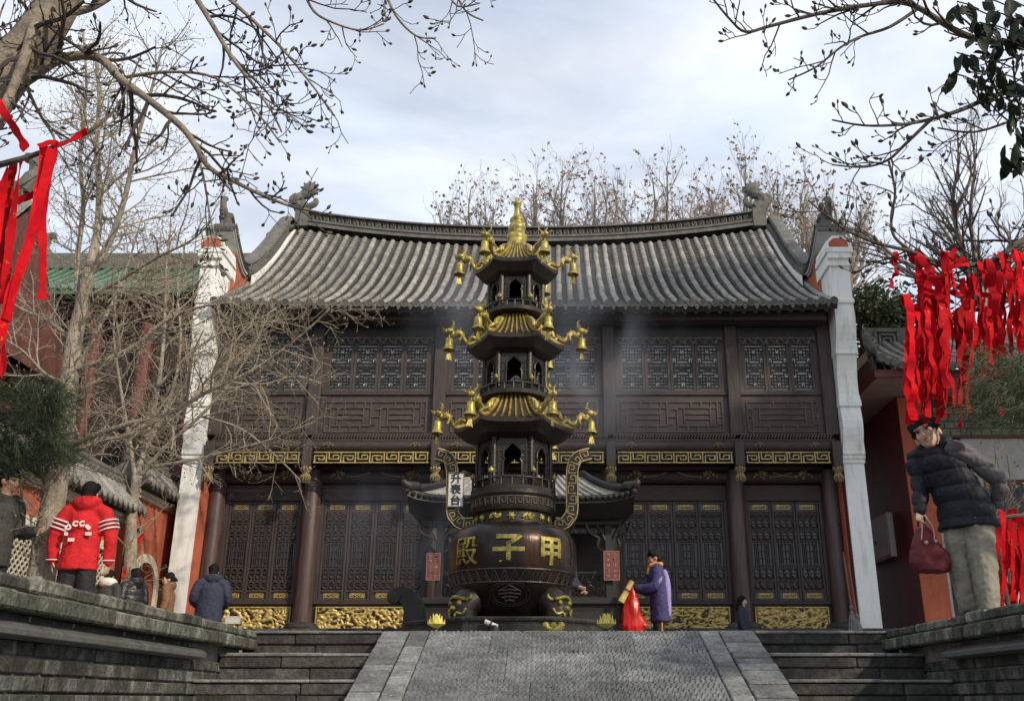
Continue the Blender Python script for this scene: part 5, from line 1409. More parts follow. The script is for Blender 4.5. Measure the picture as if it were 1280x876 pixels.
make_tree('magnolia_tree', 'large magnolia with thick limb and dark budded twigs hanging in against the sky', b2, trC, limC,
          [(6.5, .62, .85, .30, -.05, 5, .10), (7.5, .26, .85, .35, .05, 4, .1), (7.0, .10, .8, .3, .10, 4, .2)], 43, (M_BARKM, M_TWIGD, M_BUDD), (.027, .95), kr=2.3)

# --- evergreen magnolia on the right, trunk outside the picture
YD2 = 6.6
b3 = Vector((5.6, 6.7, 0))
trD = [(smooth_path([b3+Vector((0, 0, -.05)), Vector((5.5, 6.6, 2.0)), Vector((5.1, 6.6, 3.6)), Vector((4.9, 6.6, 5.2)), Vector((5.0, 6.6, 7.0))], 4), 60, 30)]
ld = lambda pl, w0, w1, dy=0: (limb_from_px(pl, YD2, rng, dy, .02), w0, w1)
limD = [ld([(1560,120),(1420,70),(1330,55),(1282,54),(1226,50),(1190,36),(1150,11),(1122,3),(1075,8),(1020,18),(962,33),(932,40),(913,25),(892,0)], 12, 2.5, -.4),
        ld([(1146,12),(1112,34),(1076,46),(1050,60),(1020,84),(986,100)], 5, 2, -.2), ld([(1560,150),(1400,108),(1320,104),(1280,110),(1240,121),(1200,138),(1160,150),(1124,156),(1080,157),(1040,150)], 12, 2, -.4),
        ld([(1164,149),(1132,180),(1110,200),(1080,209),(1040,206)], 5, 2, 0), ld([(1400,120),(1320,140),(1280,146),(1220,165),(1172,160)], 7, 2, -.2),
        ld([(1600,330),(1420,280),(1330,285),(1280,300),(1240,326),(1200,332),(1160,324),(1138,314),(1100,305),(1062,290),(1036,272),(1010,250)], 12, 2, -.5), ld([(1140,314),(1118,296),(1114,270),(1119,240),(1111,202)], 4, 3, 0),
        ld([(1280,305),(1235,345),(1200,352),(1160,335)], 6, 2, .1), ld([(1330,340),(1270,372),(1220,388),(1180,392),(1148,388)], 6, 2.5, 0)]
oD, bD = make_tree('evergreen_magnolia', 'magnolia with budded bare branches and glossy dark leaves hung with red ribbons', b3, trD, limD,
          [(6.4, .46, .8, .30, .08, 5, .30), (8.0, .19, .85, .32, .14, 4, .15), (6.0, .085, .8, .3, .12, 4, .2)], 47, DARK, (.029, 1.0), kr=2.6)
M_LEAF = mat('glossy dark leaf', (.008, .017, .007), .6, .4, 9, rnd=.4, trans=.06, spec=.2)
lfm = MB(); L_ = .135; W = .03
lfm.add([(0,0,0), (W*.7,.25*L_,.006), (W,.5*L_,.004), (W*.75,.75*L_,-.004), (0,L_,-.018), (-W*.75,.75*L_,-.004), (-W,.5*L_,.004), (-W*.7,.25*L_,.006), (0,.25*L_,-.004), (0,.5*L_,-.006), (0,.75*L_,-.010)],
        [(0,1,8),(1,2,9,8),(2,3,10,9),(3,4,10),(4,5,10),(5,6,9,10),(6,7,8,9),(7,0,8)])
ME_LEAF = lfm.mesh('leaf', M_LEAF, True)
rng = random.Random(5)
spots = [(1196,2),(1232,-2),(1262,2),(1206,8),(1240,14),(1268,20),(1252,48),(1272,60),(1224,28),(1196,66),(1212,70),(1216,96),(1192,92),(1240,76),(1250,92),(1232,108),(1262,104),(1276,118),(1270,140),(1278,160),(1262,186),(1276,196),(1256,200),(1270,172),(1246,60),(1280,84),(1222,50),(1236,30),(1278,36),(1258,124)]
for px, py in spots:
    for k in range(3 if px < 1235 else 5):
        p = at(px+rng.uniform(-7, 7), py+rng.uniform(-7, 7), YD2-.3+rng.uniform(-.2, .2))
        o = link('leaf', ME_LEAF, oD, p-b3); sc_ = rng.uniform(.95, 1.45)
        o.rotation_euler = (radians(-70)+rng.uniform(-.6, .7), rng.uniform(-.5, .5), rng.uniform(0, 6.28)); o.scale = (sc_, sc_, sc_)
lt = MB()
for px, py in spots:
    a = at(px, py, YD2-.3); b = at(min(px+28, 1300), py+10, YD2-.28); lt.tube([a, lerp(a, b, .5)+Vector((0, 0, .01)), b], .006, 5)
wbuild(lt, 'leafy_shoots', M_TWIGD, oD)

# --- bare trees behind the hall
def back_tree(px, ytop, Y, spread, seed, label, mats, leafy=True, name='bare_tree', ybase=330, nst=11, kr=3.2):
    rng = random.Random(seed); base = at(px, ybase, Y); base.z = 0
    fork = at(px, ybase+30, Y); tops = at(px, ytop, Y); H = tops.z-fork.z
    o = thing(name, label, 'tree', tuple(base), group='bare trees behind the hall' if leafy else None)
    tm = MB().tube(smooth_path([base, lerp(base, fork, .5)+Vector((.1, 0, 0)), fork], 4), [.22]*5+[.17]*4, 10)
    tw = MB(); buds = []
    for k in range(nst):
        a = 2*pi*k/nst+rng.random(); sx_ = rng.uniform(.2, 1.25); e = fork+Vector((cos(a)*spread*sx_, sin(a)*spread*.8, H*(.98-.34*sx_*sx_*abs(cos(a)))*rng.uniform(.74, .90)))
        pth = smooth_path([fork-Vector((0, 0, rng.uniform(.1, 1.2))), lerp(fork, e, .4)+Vector((cos(a)*spread*.22, 0, rng.uniform(-.1, .3))), lerp(fork, e, .75)+Vector((rng.uniform(-.2, .2), 0, 0)), e], 4)
        n = len(pth); rad = [lerp(.075, .014, i/(n-1)) for i in range(n)]; tm.tube(pth, rad, 6)
        sprout(tw, buds, pth, rad[0], rad[-1], 0, rng, [(3.0, 1.6, .66, .16, .08, 4, .10), (3.6, .85, .68, .2, .08, 3, .12), (4.0, .42, .68, .2, .06, 3, .2)], kr)
    wbuild(tm, 'trunk', mats[0], o, True); cr = wbuild(tw, 'crown', mats[1], o)
    if leafy:
        lm = MB()
        for p, d, r in buds:
            if rng.random() < .13 + .17*(p.z > fork.z+H*.50):
                for q in range(rng.randint(1, 3)):
                    c = p+Vector((rng.uniform(-.1, .1), rng.uniform(-.1, .1), rng.uniform(-.1, .05))); u = Vector((rng.uniform(-1, 1), rng.uniform(-1, 1), rng.uniform(-1, 1))).normalized()*rng.uniform(.05, .10); v = rand_perp(u.normalized(), rng)*.045
                    lm.add([c-u, c+v, c+u, c-v], [(0,1,2,3)])
        tag(wbuild(lm, 'dry_leaves', mat('dry brown leaf', (.20, .15, .105), .8, .4, 2, col2=(.30, .20, .13), trans=.3), cr), kind='stuff')
    return o
BK = (mat('hazy grey bark', (.26, .225, .19), .9, .3, 5), mat('hazy grey twig', (.36, .325, .29), .9, .25, 5), M_BUD)  # pale greys carry the distance haze in the colour
for k, (px, yt, sp) in enumerate(((585, 240, 1.7), (690, 206, 2.1), (762, 214, 2.1), (838, 204, 2.4), (915, 198, 2.4), (990, 212, 2.2), (1050, 240, 1.9))):
    back_tree(px, yt, 31+(k % 3)*1.4, sp, 60+k, ['small bare tree showing above the roof left of the burner finial', 'bare tree with dry leaves rising just right of the burner finial', 'bare tree with dry leaves above the roof ridge right of the finial', 'bare tree with dry leaves above the middle of the right roof half', 'tallest bare tree with dry leaves next to the right ridge beast', 'bare tree with reddish dry leaves above the right roof slope', 'bare tree with dry leaves above the right pier horn'][k], BK)
back_tree(1225, 168, 23, 2.9, 81, 'wide bare tree with fine twigs behind the side hall', (mat('hazy grey bark', (0,0,0)), mat('thin dark twig', (.075, .062, .055), .9, .2, 5), M_BUD), False, 'bare_tree', 330, 10, 2.2)

# --- leafy evergreens
def leaf_cloud(mb, centres, n, rng, ls, lw):
    for k in range(n):
        c, R = centres[rng.randrange(len(centres))]
        v = Vector((rng.gauss(0, 1), rng.gauss(0, 1), rng.gauss(0, 1))).normalized()*R*(rng.random()**.35)
        p = c+Vector((v.x, v.y, v.z*.85)); u = Vector((rng.uniform(-1, 1), rng.uniform(-1, 1), rng.uniform(-.7, .5))).normalized()*ls*rng.uniform(.6, 1.3); w = rand_perp(u.normalized(), rng)*lw
        mb.add([p-u, p+w, p+u, p-w], [(0,1,2,3)])
def evergreen(name, label, base, H, centres, n, seed, m, ls=.10, lw=.045, trunk_r=.2):
    rng = random.Random(seed); o = thing(name, label, 'tree', tuple(base)); tm = MB()
    top = Vector((base.x, base.y, H*.7)); tm.tube(smooth_path([base, lerp(base, top, .5)+Vector((.08, .05, 0)), top], 4), [lerp(trunk_r, trunk_r*.5, i/8) for i in range(9)], 10)
    for c, R in centres: tm.tube(smooth_path([lerp(base, top, rng.uniform(.5, .9)), lerp(top, c, .6)-Vector((0, 0, .2)), c], 3), [.09]*3+[.05]*3+[.02], 6)
    wbuild(tm, 'trunk', M_BARKD, o, True); lm = MB(); leaf_cloud(lm, centres, n, rng, ls, lw)
    wbuild(lm, 'crown', m, o); return o
M_EVER = mat('evergreen leaf', (.030, .048, .022), .6, .45, 3, col2=(.065, .090, .038), trans=.15)
rng = random.Random(90)
bs = at(1098, 445, 22.5); bs.z = 0
cen = [(at(1098+rng.uniform(-30, 32), rng.uniform(375, 450), 22.5+rng.uniform(-.8, 1)), rng.uniform(.45, .75)) for k in range(22)]
evergreen('evergreen_tree', 'dense dark evergreen tree between the white pier and the side hall', bs, 7.5, cen, 9000, 91, M_EVER, .075, .035)
# unseen camphor added out to the right to shade the stair and right court
cen = [(Vector((14.2+rng.uniform(-3.2, 3.8), 11.0+rng.uniform(-4.5, 4.5), 11.0+rng.uniform(-4.5, 4.8))), rng.uniform(1.1, 1.9)) for k in range(46)]
evergreen('added_shade_tree', 'unseen tall evergreen tree added to shade the right of the court', Vector((14.5, 11, 0)), 14, cen, 20000, 92, M_EVER, .20, .10, .5)

# --- feathery conifer sprays hanging in at both edges
def conifer(name, label, base, tip_px, Y, seed, n, m, region):
    rng = random.Random(seed); o = thing(name, label, 'tree', tuple(base)); tm = MB()
    hub = at(*tip_px, Y); tm.tube(smooth_path([base, Vector((base.x, base.y, hub.z*.6)), Vector((base.x, base.y, hub.z*1.6))], 4), [.13]*5+[.06]*4, 8)
    lm = MB(); x0, x1, y0, y1 = region; sg = 1 if x0 < 500 else -1; fans = []
    for k in range(n//55):
        px = lerp(x0, x1, rng.random()); py = lerp(y0, y1, rng.random())
        ex = (px-tip_px[0])/abs(x1-x0)*1.12; ey = (py-(y0+y1)/2)/(abs(y1-y0)*.55)
        if ex*ex+ey*ey > .95+.45*noise.noise(Vector((px*.04, py*.04, seed))): continue
        fans.append(at(px, py, Y+rng.uniform(-.4, .4)))
    for p in fans:
        d0 = Vector((sg*rng.uniform(.1, .9), rng.uniform(-.5, .5), rng.uniform(-.35, .5))).normalized(); L0 = rng.uniform(.14, .30)*Y/7
        stem = shoot(p-d0*L0*.6, d0, L0*1.2, 4, rng, .12, -.10); lm.tube(stem, [.004, .003, .002, .0015, .001], 3, cap=False)
        for q in range(34):
            i = rng.randrange(1, 5); c = lerp(stem[i-1], stem[i], rng.random()); d = (d0*.75+rand_perp(d0, rng)*.8+Vector((0, 0, -.25))).normalized()
            nd = shoot(c, d, rng.uniform(.05, .11)*Y/7, 2, rng, .08, -.16); lm.tube(nd, [.0016*Y/7, .0014*Y/7, .0006], 3, cap=False)
    for k in range(7):
        e = at(lerp(x0, x1, rng.uniform(.35, .7)), lerp(y0, y1, rng.uniform(.3, .7)), Y+rng.uniform(-.2, .2)); s_ = Vector((base.x, base.y, hub.z+rng.uniform(-.2, .5)))
        tm.tube(smooth_path([s_, lerp(s_, e, .5)+Vector((0, 0, .12)), e], 4), [.022]*4+[.012]*4+[.004], 6)
    wbuild(tm, 'trunk', M_BARKD, o, True); wbuild(lm, 'crown', m, o); return o
M_CONI = mat('conifer needle', (.035, .062, .032), .7, .4, 3, col2=(.075, .115, .060), trans=.25)
conifer('conifer', 'feathery green conifer spray behind the man at the pale trunk', Vector((-6.6, 9.75, 0)), (-22, 528), 9.75, 101, 30000, M_CONI, (-125, 90, 470, 588))
conifer('conifer', 'feathery green conifer spray beside the hanging red ribbons', Vector((4.6, 5.6, 0)), (1345, 480), 5.6, 102, 26000, mat('reddish conifer', (.030, .050, .020), .7, .4, 3, col2=(.075, .085, .035), trans=.2), (1215, 1440, 430, 528))
# --- sparse yellowing shrub behind the boy
rng = random.Random(110); sb = at(1250, 700, 10.2); sb.z = 0
sh = thing('shrub', 'sparse shrub with yellow green leaves behind the boy', 'shrub', tuple(sb)); tm = MB(); tw = MB(); bu = []; lm = MB()
for k in range(13):
    e = at(rng.uniform(1190, 1300), rng.uniform(555, 640), 10.2+rng.uniform(-.4, .4)); pth = smooth_path([sb+Vector((rng.uniform(-.15, .15), 0, 0)), lerp(sb, e, .5)+Vector((rng.uniform(-.1, .1), 0, .1)), e], 4)
    tm.tube(pth, [lerp(.014, .004, i/8) for i in range(9)], 5); sprout(tw, bu, pth, .014, .004, 0, rng, [(7, .32, .8, .3, .04, 3, .45), (7, .16, .8, .3, .04, 3, .2)])
for p, d, r in bu:
    for q in range(1):
        if rng.random() > .62: continue
        c = p+Vector((rng.uniform(-.02, .02),)*3); u = (d+Vector((0, 0, rng.uniform(-.6, .2)))).normalized()*rng.uniform(.016, .03); w = rand_perp(u.normalized(), rng)*.011; lm.add([c-u*.2, c+u*.8+w, c+u*2, c+u*.8-w], [(0,1,2,3)])
wbuild(tm, 'stems', M_BARKD, sh); cr = wbuild(tw, 'twigs', M_TWIG, sh); tag(wbuild(lm, 'leaves', mat('yellow green leaf', (.12, .115, .035), .6, .4, 4, col2=(.26, .22, .07), trans=.25), sh), kind='stuff')
# ================================================================== red prayer ribbons
M_REDTXT = mat('red ribbon with gold print', (.52, .003, .010), .75, .2, 26, rnd=.25, col2=(.62, .16, .03), thr=(.60, .70), trans=.22, spec=.15)
def ribbon(name, label, group, pts, w, rng, m, face=(0, -1, 0), twist=.6):
    """cloth strip along pts, width w, two faces and a real edge"""
    P = smooth_path(pts, 4); n = len(P); base = P[0].copy(); o_ = base
    mb = MB(); ph = rng.uniform(-.6, .6); tw = rng.uniform(-twist, twist); R = [[], [], [], []]
    for i, p in enumerate(P):
        t = (P[min(i+1, n-1)]-P[max(i-1, 0)]).normalized(); f = Vector(face); s_ = t.cross(f); s_ = s_.normalized() if s_.length > 1e-3 else Vector((1, 0, 0))
        a = ph + tw*i/n*2.6 + .45*sin(i*.55+ph*5) + .25*sin(i*1.7+ph*9); s2 = s_*cos(a) + f*sin(a); nn = t.cross(s2).normalized()*.0012
        ww = w*.5*(1+.10*sin(i*1.3+ph)); q = p-o_
        R[0].append(q+s2*ww+nn); R[1].append(q-s2*ww+nn); R[2].append(q-s2*ww-nn); R[3].append(q+s2*ww-nn)
    mb.grid([R[0], R[1], R[2], R[3], R[0]]); mb.add([r[-1] for r in R], [(0,1,2,3)]); mb.add([r[0] for r in R], [(3,2,1,0)])
    ob = mb.build(name, m, None, 'auto'); ob.location = base
    return tag(ob, label, 'ribbon', group)
rng = random.Random(200)
# right-hand cluster: top points on the branch, bottoms in picture rows
LBR = 'red prayer ribbon hanging from the magnolia branch beside the white pier'
def hang(px, pt, pb, Y, w, drift=0, lab=LBR, grp='red ribbons on the right branch'):
    a = at(px, pt, Y); b = at(px+drift, pb, Y+rng.uniform(-.05, .05)); k = 7
    back = a+Vector((rng.uniform(-.03, .03), .05, -.06)); top = a+Vector((0, .01, .02))
    pts = [back, top] + [lerp(a, b, i/k)+Vector((rng.uniform(-.017, .017), rng.uniform(-.05, .02), rng.uniform(-.02, .02))) for i in range(1, k+1)]
    return ribbon('ribbon', lab, grp, pts, w, rng, M_REDTXT if rng.random() < .45 else M_RED)
YRB = 6.35
for k in range(44):      # main curtain, bunched in clumps under the lower twig
    cl = rng.choice((1152, 1164, 1174, 1180, 1192, 1200, 1210, 1218, 1228, 1238)); px = cl+rng.gauss(0, 4.5)
    hang(px, rng.choice((rng.uniform(384, 400), rng.uniform(338, 396))), rng.choice((rng.uniform(455, 505), rng.uniform(490, 534))), YRB+rng.uniform(-.14, .14), rng.uniform(.026, .052), rng.gauss(2, 9), 'red prayer ribbon in the bunched curtain above the head of the boy')
for px, pt, pb, dr in ((1133, 370, 528, 2), (1140, 392, 530, 0), (1146, 316, 402, 8), (1147, 392, 526, 1), (1180, 318, 470, -4), (1186, 320, 520, 2), (1150, 322, 385, 34), (1226, 330, 470, 12), (1252, 318, 425, 22), (1262, 322, 432, 10), (1236, 326, 440, 14), (1278, 318, 400, 2), (1204, 350, 480, 4), (1214, 346, 500, -6), (1246, 340, 440, 6), (1160, 394, 505, -8), (1232, 394, 520, 16), (1196, 392, 537, 4)):
    hang(px, pt, pb, YRB+rng.uniform(-.1, .1), rng.uniform(.040, .062), dr)
hang(1120, 318, 362, YRB, .04, -6, LBR)
for k in range(9): hang(rng.uniform(1235, 1285), rng.uniform(312, 345), rng.uniform(400, 470), YRB+rng.uniform(-.12, .2), rng.uniform(.03, .055), rng.gauss(6, 8), 'red prayer ribbon on the branch between the curtain and the conifer spray')
# knots of the tied ends
for k in range(17):
    a = at(rng.uniform(1150, 1250), rng.uniform(325, 398), YRB+rng.uniform(-.1, .05)); e = [a+Vector((rng.uniform(-.10, .10), rng.uniform(-.06, .02), rng.uniform(.0, .08))) for q in range(2)]
    ribbon('ribbon', 'short knotted red ribbon end tied on the branch above the curtain', 'red ribbons on the right branch', [e[0], a+Vector((0, -.03, .02)), e[1]], .036, rng, M_RED)
# bunch low on the right, hung on the shrub
for k in range(20):
    px = rng.uniform(1240, 1292); Yk = 8.8+rng.uniform(-.35, .3); a = at(px, rng.uniform(635, 668), Yk); b = at(px+rng.uniform(0, 10), rng.uniform(735, 772), Yk)
    b.z = max(b.z, .04); pts = [a] + [lerp(a, b, i/4)+Vector((rng.uniform(-.02, .02), rng.uniform(-.03, .03), 0)) for i in range(1, 5)]
    ribbon('ribbon', 'red prayer ribbon tied low on the shrub behind the boy', 'red ribbons low on the shrub', pts, rng.uniform(.05, .08), rng, M_REDTXT if k % 2 else M_RED)
sup = thing('ribbon_rail', 'thin wooden rail carrying the low red ribbons behind the boy', 'rail', tuple(Vector((at(1262, 650, 8.8).x, 8.8, 0))))
a = at(1236, 648, 8.8); b = at(1300, 642, 8.8)
wbuild(MB().tube([a, b], .02, 7), 'bar', M_BARKD, sup)
for q in (a+Vector((.05, 0, 0)), b): wbuild(MB().tube([q, Vector((q.x, q.y, 0))], .02, 7), 'post', M_BARKD, sup)
# left cluster on a thin bough of the near magnolia
YL = 4.6
bough = [at(-200, 250, YL+1.2), at(-60, 222, YL+.3), at(0, 206, YL), at(42, 194, YL), at(76, 180, YL), at(116, 162, YL), at(150, 128, YL+.1), at(176, 70, YL+.2)]
bo = MB(); bpth = smooth_path([b2+Vector((0, 0, 2.6))] + bough, 5); nb = len(bpth); bo.tube(bpth, [lerp(.035, .004, (i/nb)**.7) for i in range(nb)], 6)
nmag = [o for o in bpy.data.objects if o.name.startswith('magnolia_tree') and 'thick limb' in o.get('label', '')][0]
wbuild(bo, 'ribbon_bough', M_BARKD, nmag)
LBL = 'red prayer ribbon tied to the near bough beside the thick magnolia limb'
GL = 'red ribbons on the left bough'
def lrib(pl, w, m=M_RED, dy=0):
    ribbon('ribbon', LBL, GL, [at(x*.96-1, y, YL+dy+rng.uniform(-.02, .02)) for x, y in pl], w*.74, rng, m, twist=.7)
lrib([(60,182),(56,215),(48,260),(34,320),(14,370),(4,420),(2,470)], .066, M_REDTXT, -.04); lrib([(66,184),(62,225),(56,270),(57,330),(56,374)], .062, M_RED, -.02); lrib([(70,186),(58,230),(40,300),(24,345),(10,400)], .07, M_RED, -.06)
lrib([(30,196),(22,240),(14,300),(8,350),(2,380)], .058, M_REDTXT, 0); lrib([(12,202),(4,240),(-4,300),(-8,345)], .06, M_RED, .02); lrib([(-8,120),(10,146),(26,170),(35,187)], .066, M_RED, -.05)
lrib([(52,184),(66,178),(76,182),(62,192),(56,184)], .05, M_RED, -.05); lrib([(74,184),(92,176),(106,168),(114,163)], .045, M_RED, -.03); lrib([(72,186),(66,215),(50,240),(20,252),(2,262)], .05, M_RED, .05); lrib([(20,200),(14,230),(10,262),(2,300),(0,350)], .06, M_REDTXT, .06)
lrib([(3,330),(8,380),(6,430),(4,475)], .06, M_RED, .03)
# short strip on the security camera
p = atx(180, 664, XW+.30); e = [p, p+Vector((.02, -.22, -.22)), p+Vector((.02, -.42, -.52)), p+Vector((.02, -.6, -.86))]
ribbon('ribbon', 'thin red ribbon strung from the security camera to the slim trunk', None, e, .05, rng, M_RED, (1, 0, 0))
# ================================================================== people
def ell(mb, c, ax, ay, az, n=12, m=8):
    """ellipsoid with axis vectors"""
    c, ax, ay, az = Vector(c), Vector(ax), Vector(ay), Vector(az); base = len(mb.v)
    for i in range(m+1):
        th = pi*i/m
        for j in range(n):
            a = 2*pi*j/n; mb.v.append(tuple(c + ax*(sin(th)*cos(a)) + ay*(sin(th)*sin(a)) + az*cos(th)))
    for i in range(m):
        for j in range(n):
            a = base+i*n+j; b = base+i*n+(j+1) % n; mb.f.append((a, a+n, b+n, b)); mb.m.append(0)
    return mb
def loft(mb, secs, n=20):
    """closed sleeve of elliptical sections: (centre, rx, ry)"""
    base = len(mb.v)
    for c, rx, ry in secs:
        for j in range(n):
            a = 2*pi*j/n; mb.v.append((c[0]+rx*cos(a), c[1]+ry*sin(a), c[2]))
    for i in range(len(secs)-1):
        for j in range(n):
            a = base+i*n+j; b = base+i*n+(j+1) % n; mb.f.append((a, b, b+n, a+n)); mb.m.append(0)
    mb.f.append(tuple(base+j for j in reversed(range(n)))); mb.m.append(0)
    mb.f.append(tuple(base+(len(secs)-1)*n+j for j in range(n))); mb.m.append(0)
    return mb
def limb(mb, pts, rad, n=10):
    P = smooth_path(pts, 4); k = len(P); R = []
    for i in range(k):
        f = i/(k-1)*(len(rad)-1); j = min(int(f), len(rad)-2); R.append(lerp(rad[j], rad[j+1], f-j))
    mb.tube(P, R, n)
    mb.ball(P[0], R[0], n, 6); mb.ball(P[-1], R[-1], n, 6)
def fuse(mb, voxel, smooth_it=3, disp=None):
    me = mb.mesh('fuse', None and [] or M_INK); o = bpy.data.objects.new('fuse', me); COL.objects.link(o)
    bm = bmesh.new(); bm.from_mesh(me); bmesh.ops.recalc_face_normals(bm, faces=bm.faces); bm.to_mesh(me); bm.free()
    r = o.modifiers.new('r', 'REMESH'); r.mode = 'VOXEL'; r.voxel_size = voxel; r.use_smooth_shade = True
    s = o.modifiers.new('s', 'SMOOTH'); s.factor = .5; s.iterations = smooth_it
    dg = bpy.context.evaluated_depsgraph_get(); out = bpy.data.meshes.new_from_object(o.evaluated_get(dg))
    bpy.data.objects.remove(o); bpy.data.meshes.remove(me)
    if disp:
        ns = [v.normal.copy() for v in out.vertices]
        for v, n in zip(out.vertices, ns): v.co += n*disp(v.co)
    out.polygons.foreach_set('use_smooth', [True]*len(out.polygons)); out.update()
    return out
def put(name, me, m, parent):
    me.materials.clear(); me.materials.append(m); return link(name, me, parent)
M_SKIN = mat('skin', (.42, .25, .17), .55, .10, 12); M_SKINB = mat('fair skin', (.52, .34, .25), .5, .08, 12)
M_HAIR = mat('black hair', (.009, .008, .007), .7, .4, 40, stretch=(1, 1, .2), bump=.6, bscale=120, spec=.2)
M_EYE = mat('eye', (.010, .008, .008), .2, .1, 5); M_LIP = mat('lips', (.32, .12, .10), .5, .1, 10); M_SHOE = mat('dark shoe', (.025, .023, .022), .5, .2, 8)
def hand(mb, w, fd, pn, s, curl, side):
    """five-fingered hand: w wrist, fd finger direction, pn palm normal (fingers curl that way)"""
    fd = fd.normalized(); pn = (pn-fd*pn.dot(fd)).normalized(); sd = fd.cross(pn)*side
    pc = w+fd*.045*s; ell(mb, pc, fd*.052*s, sd*.040*s, pn*.017*s, 10, 7)
    for k, (off, ln) in enumerate(((-.030, .062), (-.010, .074), (.011, .078), (.031, .070))):
        p = w+fd*.085*s+sd*off*s; d = fd.copy(); pts = [w+fd*.05*s+sd*off*.8*s, p]
        for q, l in enumerate((.42, .33, .25)):
            d = (d*cos(curl*(.6+.3*q))+pn*sin(curl*(.6+.3*q))).normalized(); p = p+d*ln*l*s; pts.append(p)
        mb.tube(pts, [.0095*s]*4+[.0075*s], 7); mb.ball(pts[-1], .0075*s, 6, 4)
    b = w+fd*.022*s+sd*.036*s; d1 = (fd*.6+sd*.75+pn*.25).normalized(); d2 = (fd*.9+sd*.1+pn*.45).normalized()
    mb.tube([w+fd*.015*s+sd*.015*s, b, b+d1*.030*s, b+d1*.030*s+d2*.030*s], [.013*s, .012*s, .0105*s, .008*s], 7); mb.ball(b+d1*.030*s+d2*.030*s, .008*s, 6, 4)
def person(label, loc, rotz, h, coat, legs, skin=M_SKIN, lean=(0, 0), arms=None, head_turn=0.0, head_tilt=0.0, head_pitch=0.0, hair='short', vox=.014, coat_len=.80, bulk=1.0,
           puffer=0.0, sleeve=None, hood=None, stride=0.0, hands=True, scarf=None, scarf_r=1.0, sleeve_r=1.0, legw=1.0, hs=1.0):
    """local frame: faces -y, +x is the picture's right when seen from the front"""
    o = thing('person', label, 'person', loc, rotz, 'people in the temple court'); s = h/1.7; V = lambda x, y, z: Vector((x*s, y*s, z*s))
    lx, ly = lean
    hip = V(0, 0, .92); ch = V(lx*.6, ly*.6, 1.24); nk = V(lx*.95, ly*.95, 1.46); hd = V(lx*1.15, ly*1.15-.01, 1.585)
    Rh = Matrix.Rotation(head_turn, 3, 'Z') @ Matrix.Rotation(head_tilt, 3, 'Y') @ Matrix.Rotation(head_pitch, 3, 'X')
    hd = hd - V(0, 0, .11*(1-1/hs)) if hs > 1 else hd
    H = lambda x, y, z: hd + Rh @ V(x*hs, y*hs, z*hs)
    arms = arms or {1: ((.245, .02, 1.14), (.27, -.05, .88)), -1: ((-.245, .02, 1.14), (-.27, -.05, .88))}
    sh = {sd: V(lx*.85+.175*sd*bulk**.5, ly*.85, 1.39) for sd in (1, -1)}
    A = {sd: (V(*arms[sd][0]), V(*arms[sd][1])) for sd in (1, -1)}
    ft = {1: V(.10, -stride, .05), -1: V(-.10, stride, .05)}; kn = {sd: V(.105*sd, -.03-sd*stride*.4, .49) for sd in (1, -1)}
    # ---- body: one continuous skin surface, head to feet
    b = MB()
    ell(b, H(0, .012, .012), hs*(Rh @ V(.074, 0, 0)), hs*(Rh @ V(0, .092, 0)), hs*(Rh @ V(0, 0, .103)), 16, 12)
    ell(b, H(0, -.030, -.035), hs*(Rh @ V(.058, 0, 0)), hs*(Rh @ V(0, .058, 0)), hs*(Rh @ V(0, 0, .075)), 14, 10); ell(b, H(0, -.055, -.088), hs*(Rh @ V(.028, 0, 0)), hs*(Rh @ V(0, .026, 0)), hs*(Rh @ V(0, 0, .022)))
    b.tube([H(0, -.086, .012), H(0, -.100, -.020), H(0, -.104, -.034)], [.009*s, .012*s, .014*s], 8); b.ball(H(0, -.102, -.034), .015*s, 8, 6)
    for sd in (1, -1):
        ell(b, H(.077*sd, .012, -.012), hs*(Rh @ V(.012, 0, 0)), hs*(Rh @ V(0, .020, 0)), hs*(Rh @ V(0, 0, .032)), 8, 6); ell(b, H(.036*sd, -.066, -.026), hs*(Rh @ V(.024, 0, 0)), hs*(Rh @ V(0, .022, 0)), hs*(Rh @ V(0, 0, .024)), 8, 6)
    b.tube([H(-.05, -.078, .028), H(0, -.090, .026), H(.05, -.078, .028)], .011*s, 7)
    ell(b, H(0, -.082, -.062), hs*(Rh @ V(.024, 0, 0)), hs*(Rh @ V(0, .014, 0)), hs*(Rh @ V(0, 0, .014)), 8, 6)
    b.tube([nk-V(0, 0, .06), lerp(nk, hd, .35), H(0, .015, -.05)], [.058*s, .052*s, .052*s], 12)
    limb(b, [hip, ch, nk-V(0, 0, .05)], [.115*s, .125*s, .075*s]); 
    for sd in (1, -1):
        el, ha = A[sd]; limb(b, [ch+V(.06*sd, 0, .10), sh[sd], el, ha], [.05*s, .048*s, .038*s, .027*s])
        limb(b, [hip+V(.07*sd, 0, 0), kn[sd], ft[sd]], [.082*s, .052*s, .038*s]); ell(b, ft[sd]+V(0, -.06, -.015), V(.042, 0, 0), V(0, .115, 0), V(0, 0, .034))
        if hands:
            fd = (ha-el).normalized(); hand(b, ha, fd, Vector((-sd*.8, -.4, .1)), s, .55, sd)
    put('body', fuse(b, vox*.72 if vox < .012 else vox, 2), skin, o)
    # ---- features
    ey = MB()
    for sd in (1, -1):
        ell(ey, H(.033*sd, -.083, .008), hs*(Rh @ V(.015, 0, 0)), hs*(Rh @ V(0, .007, 0)), hs*(Rh @ V(0, 0, .0062)), 8, 6)
        ey.tube([H(.014*sd, -.091, .030), H(.034*sd, -.091, .036), H(.055*sd, -.078, .030)], [.003*s, .005*s, .002*s], 5)
    link('eyes', ey.mesh('eyes', M_EYE, True), o)
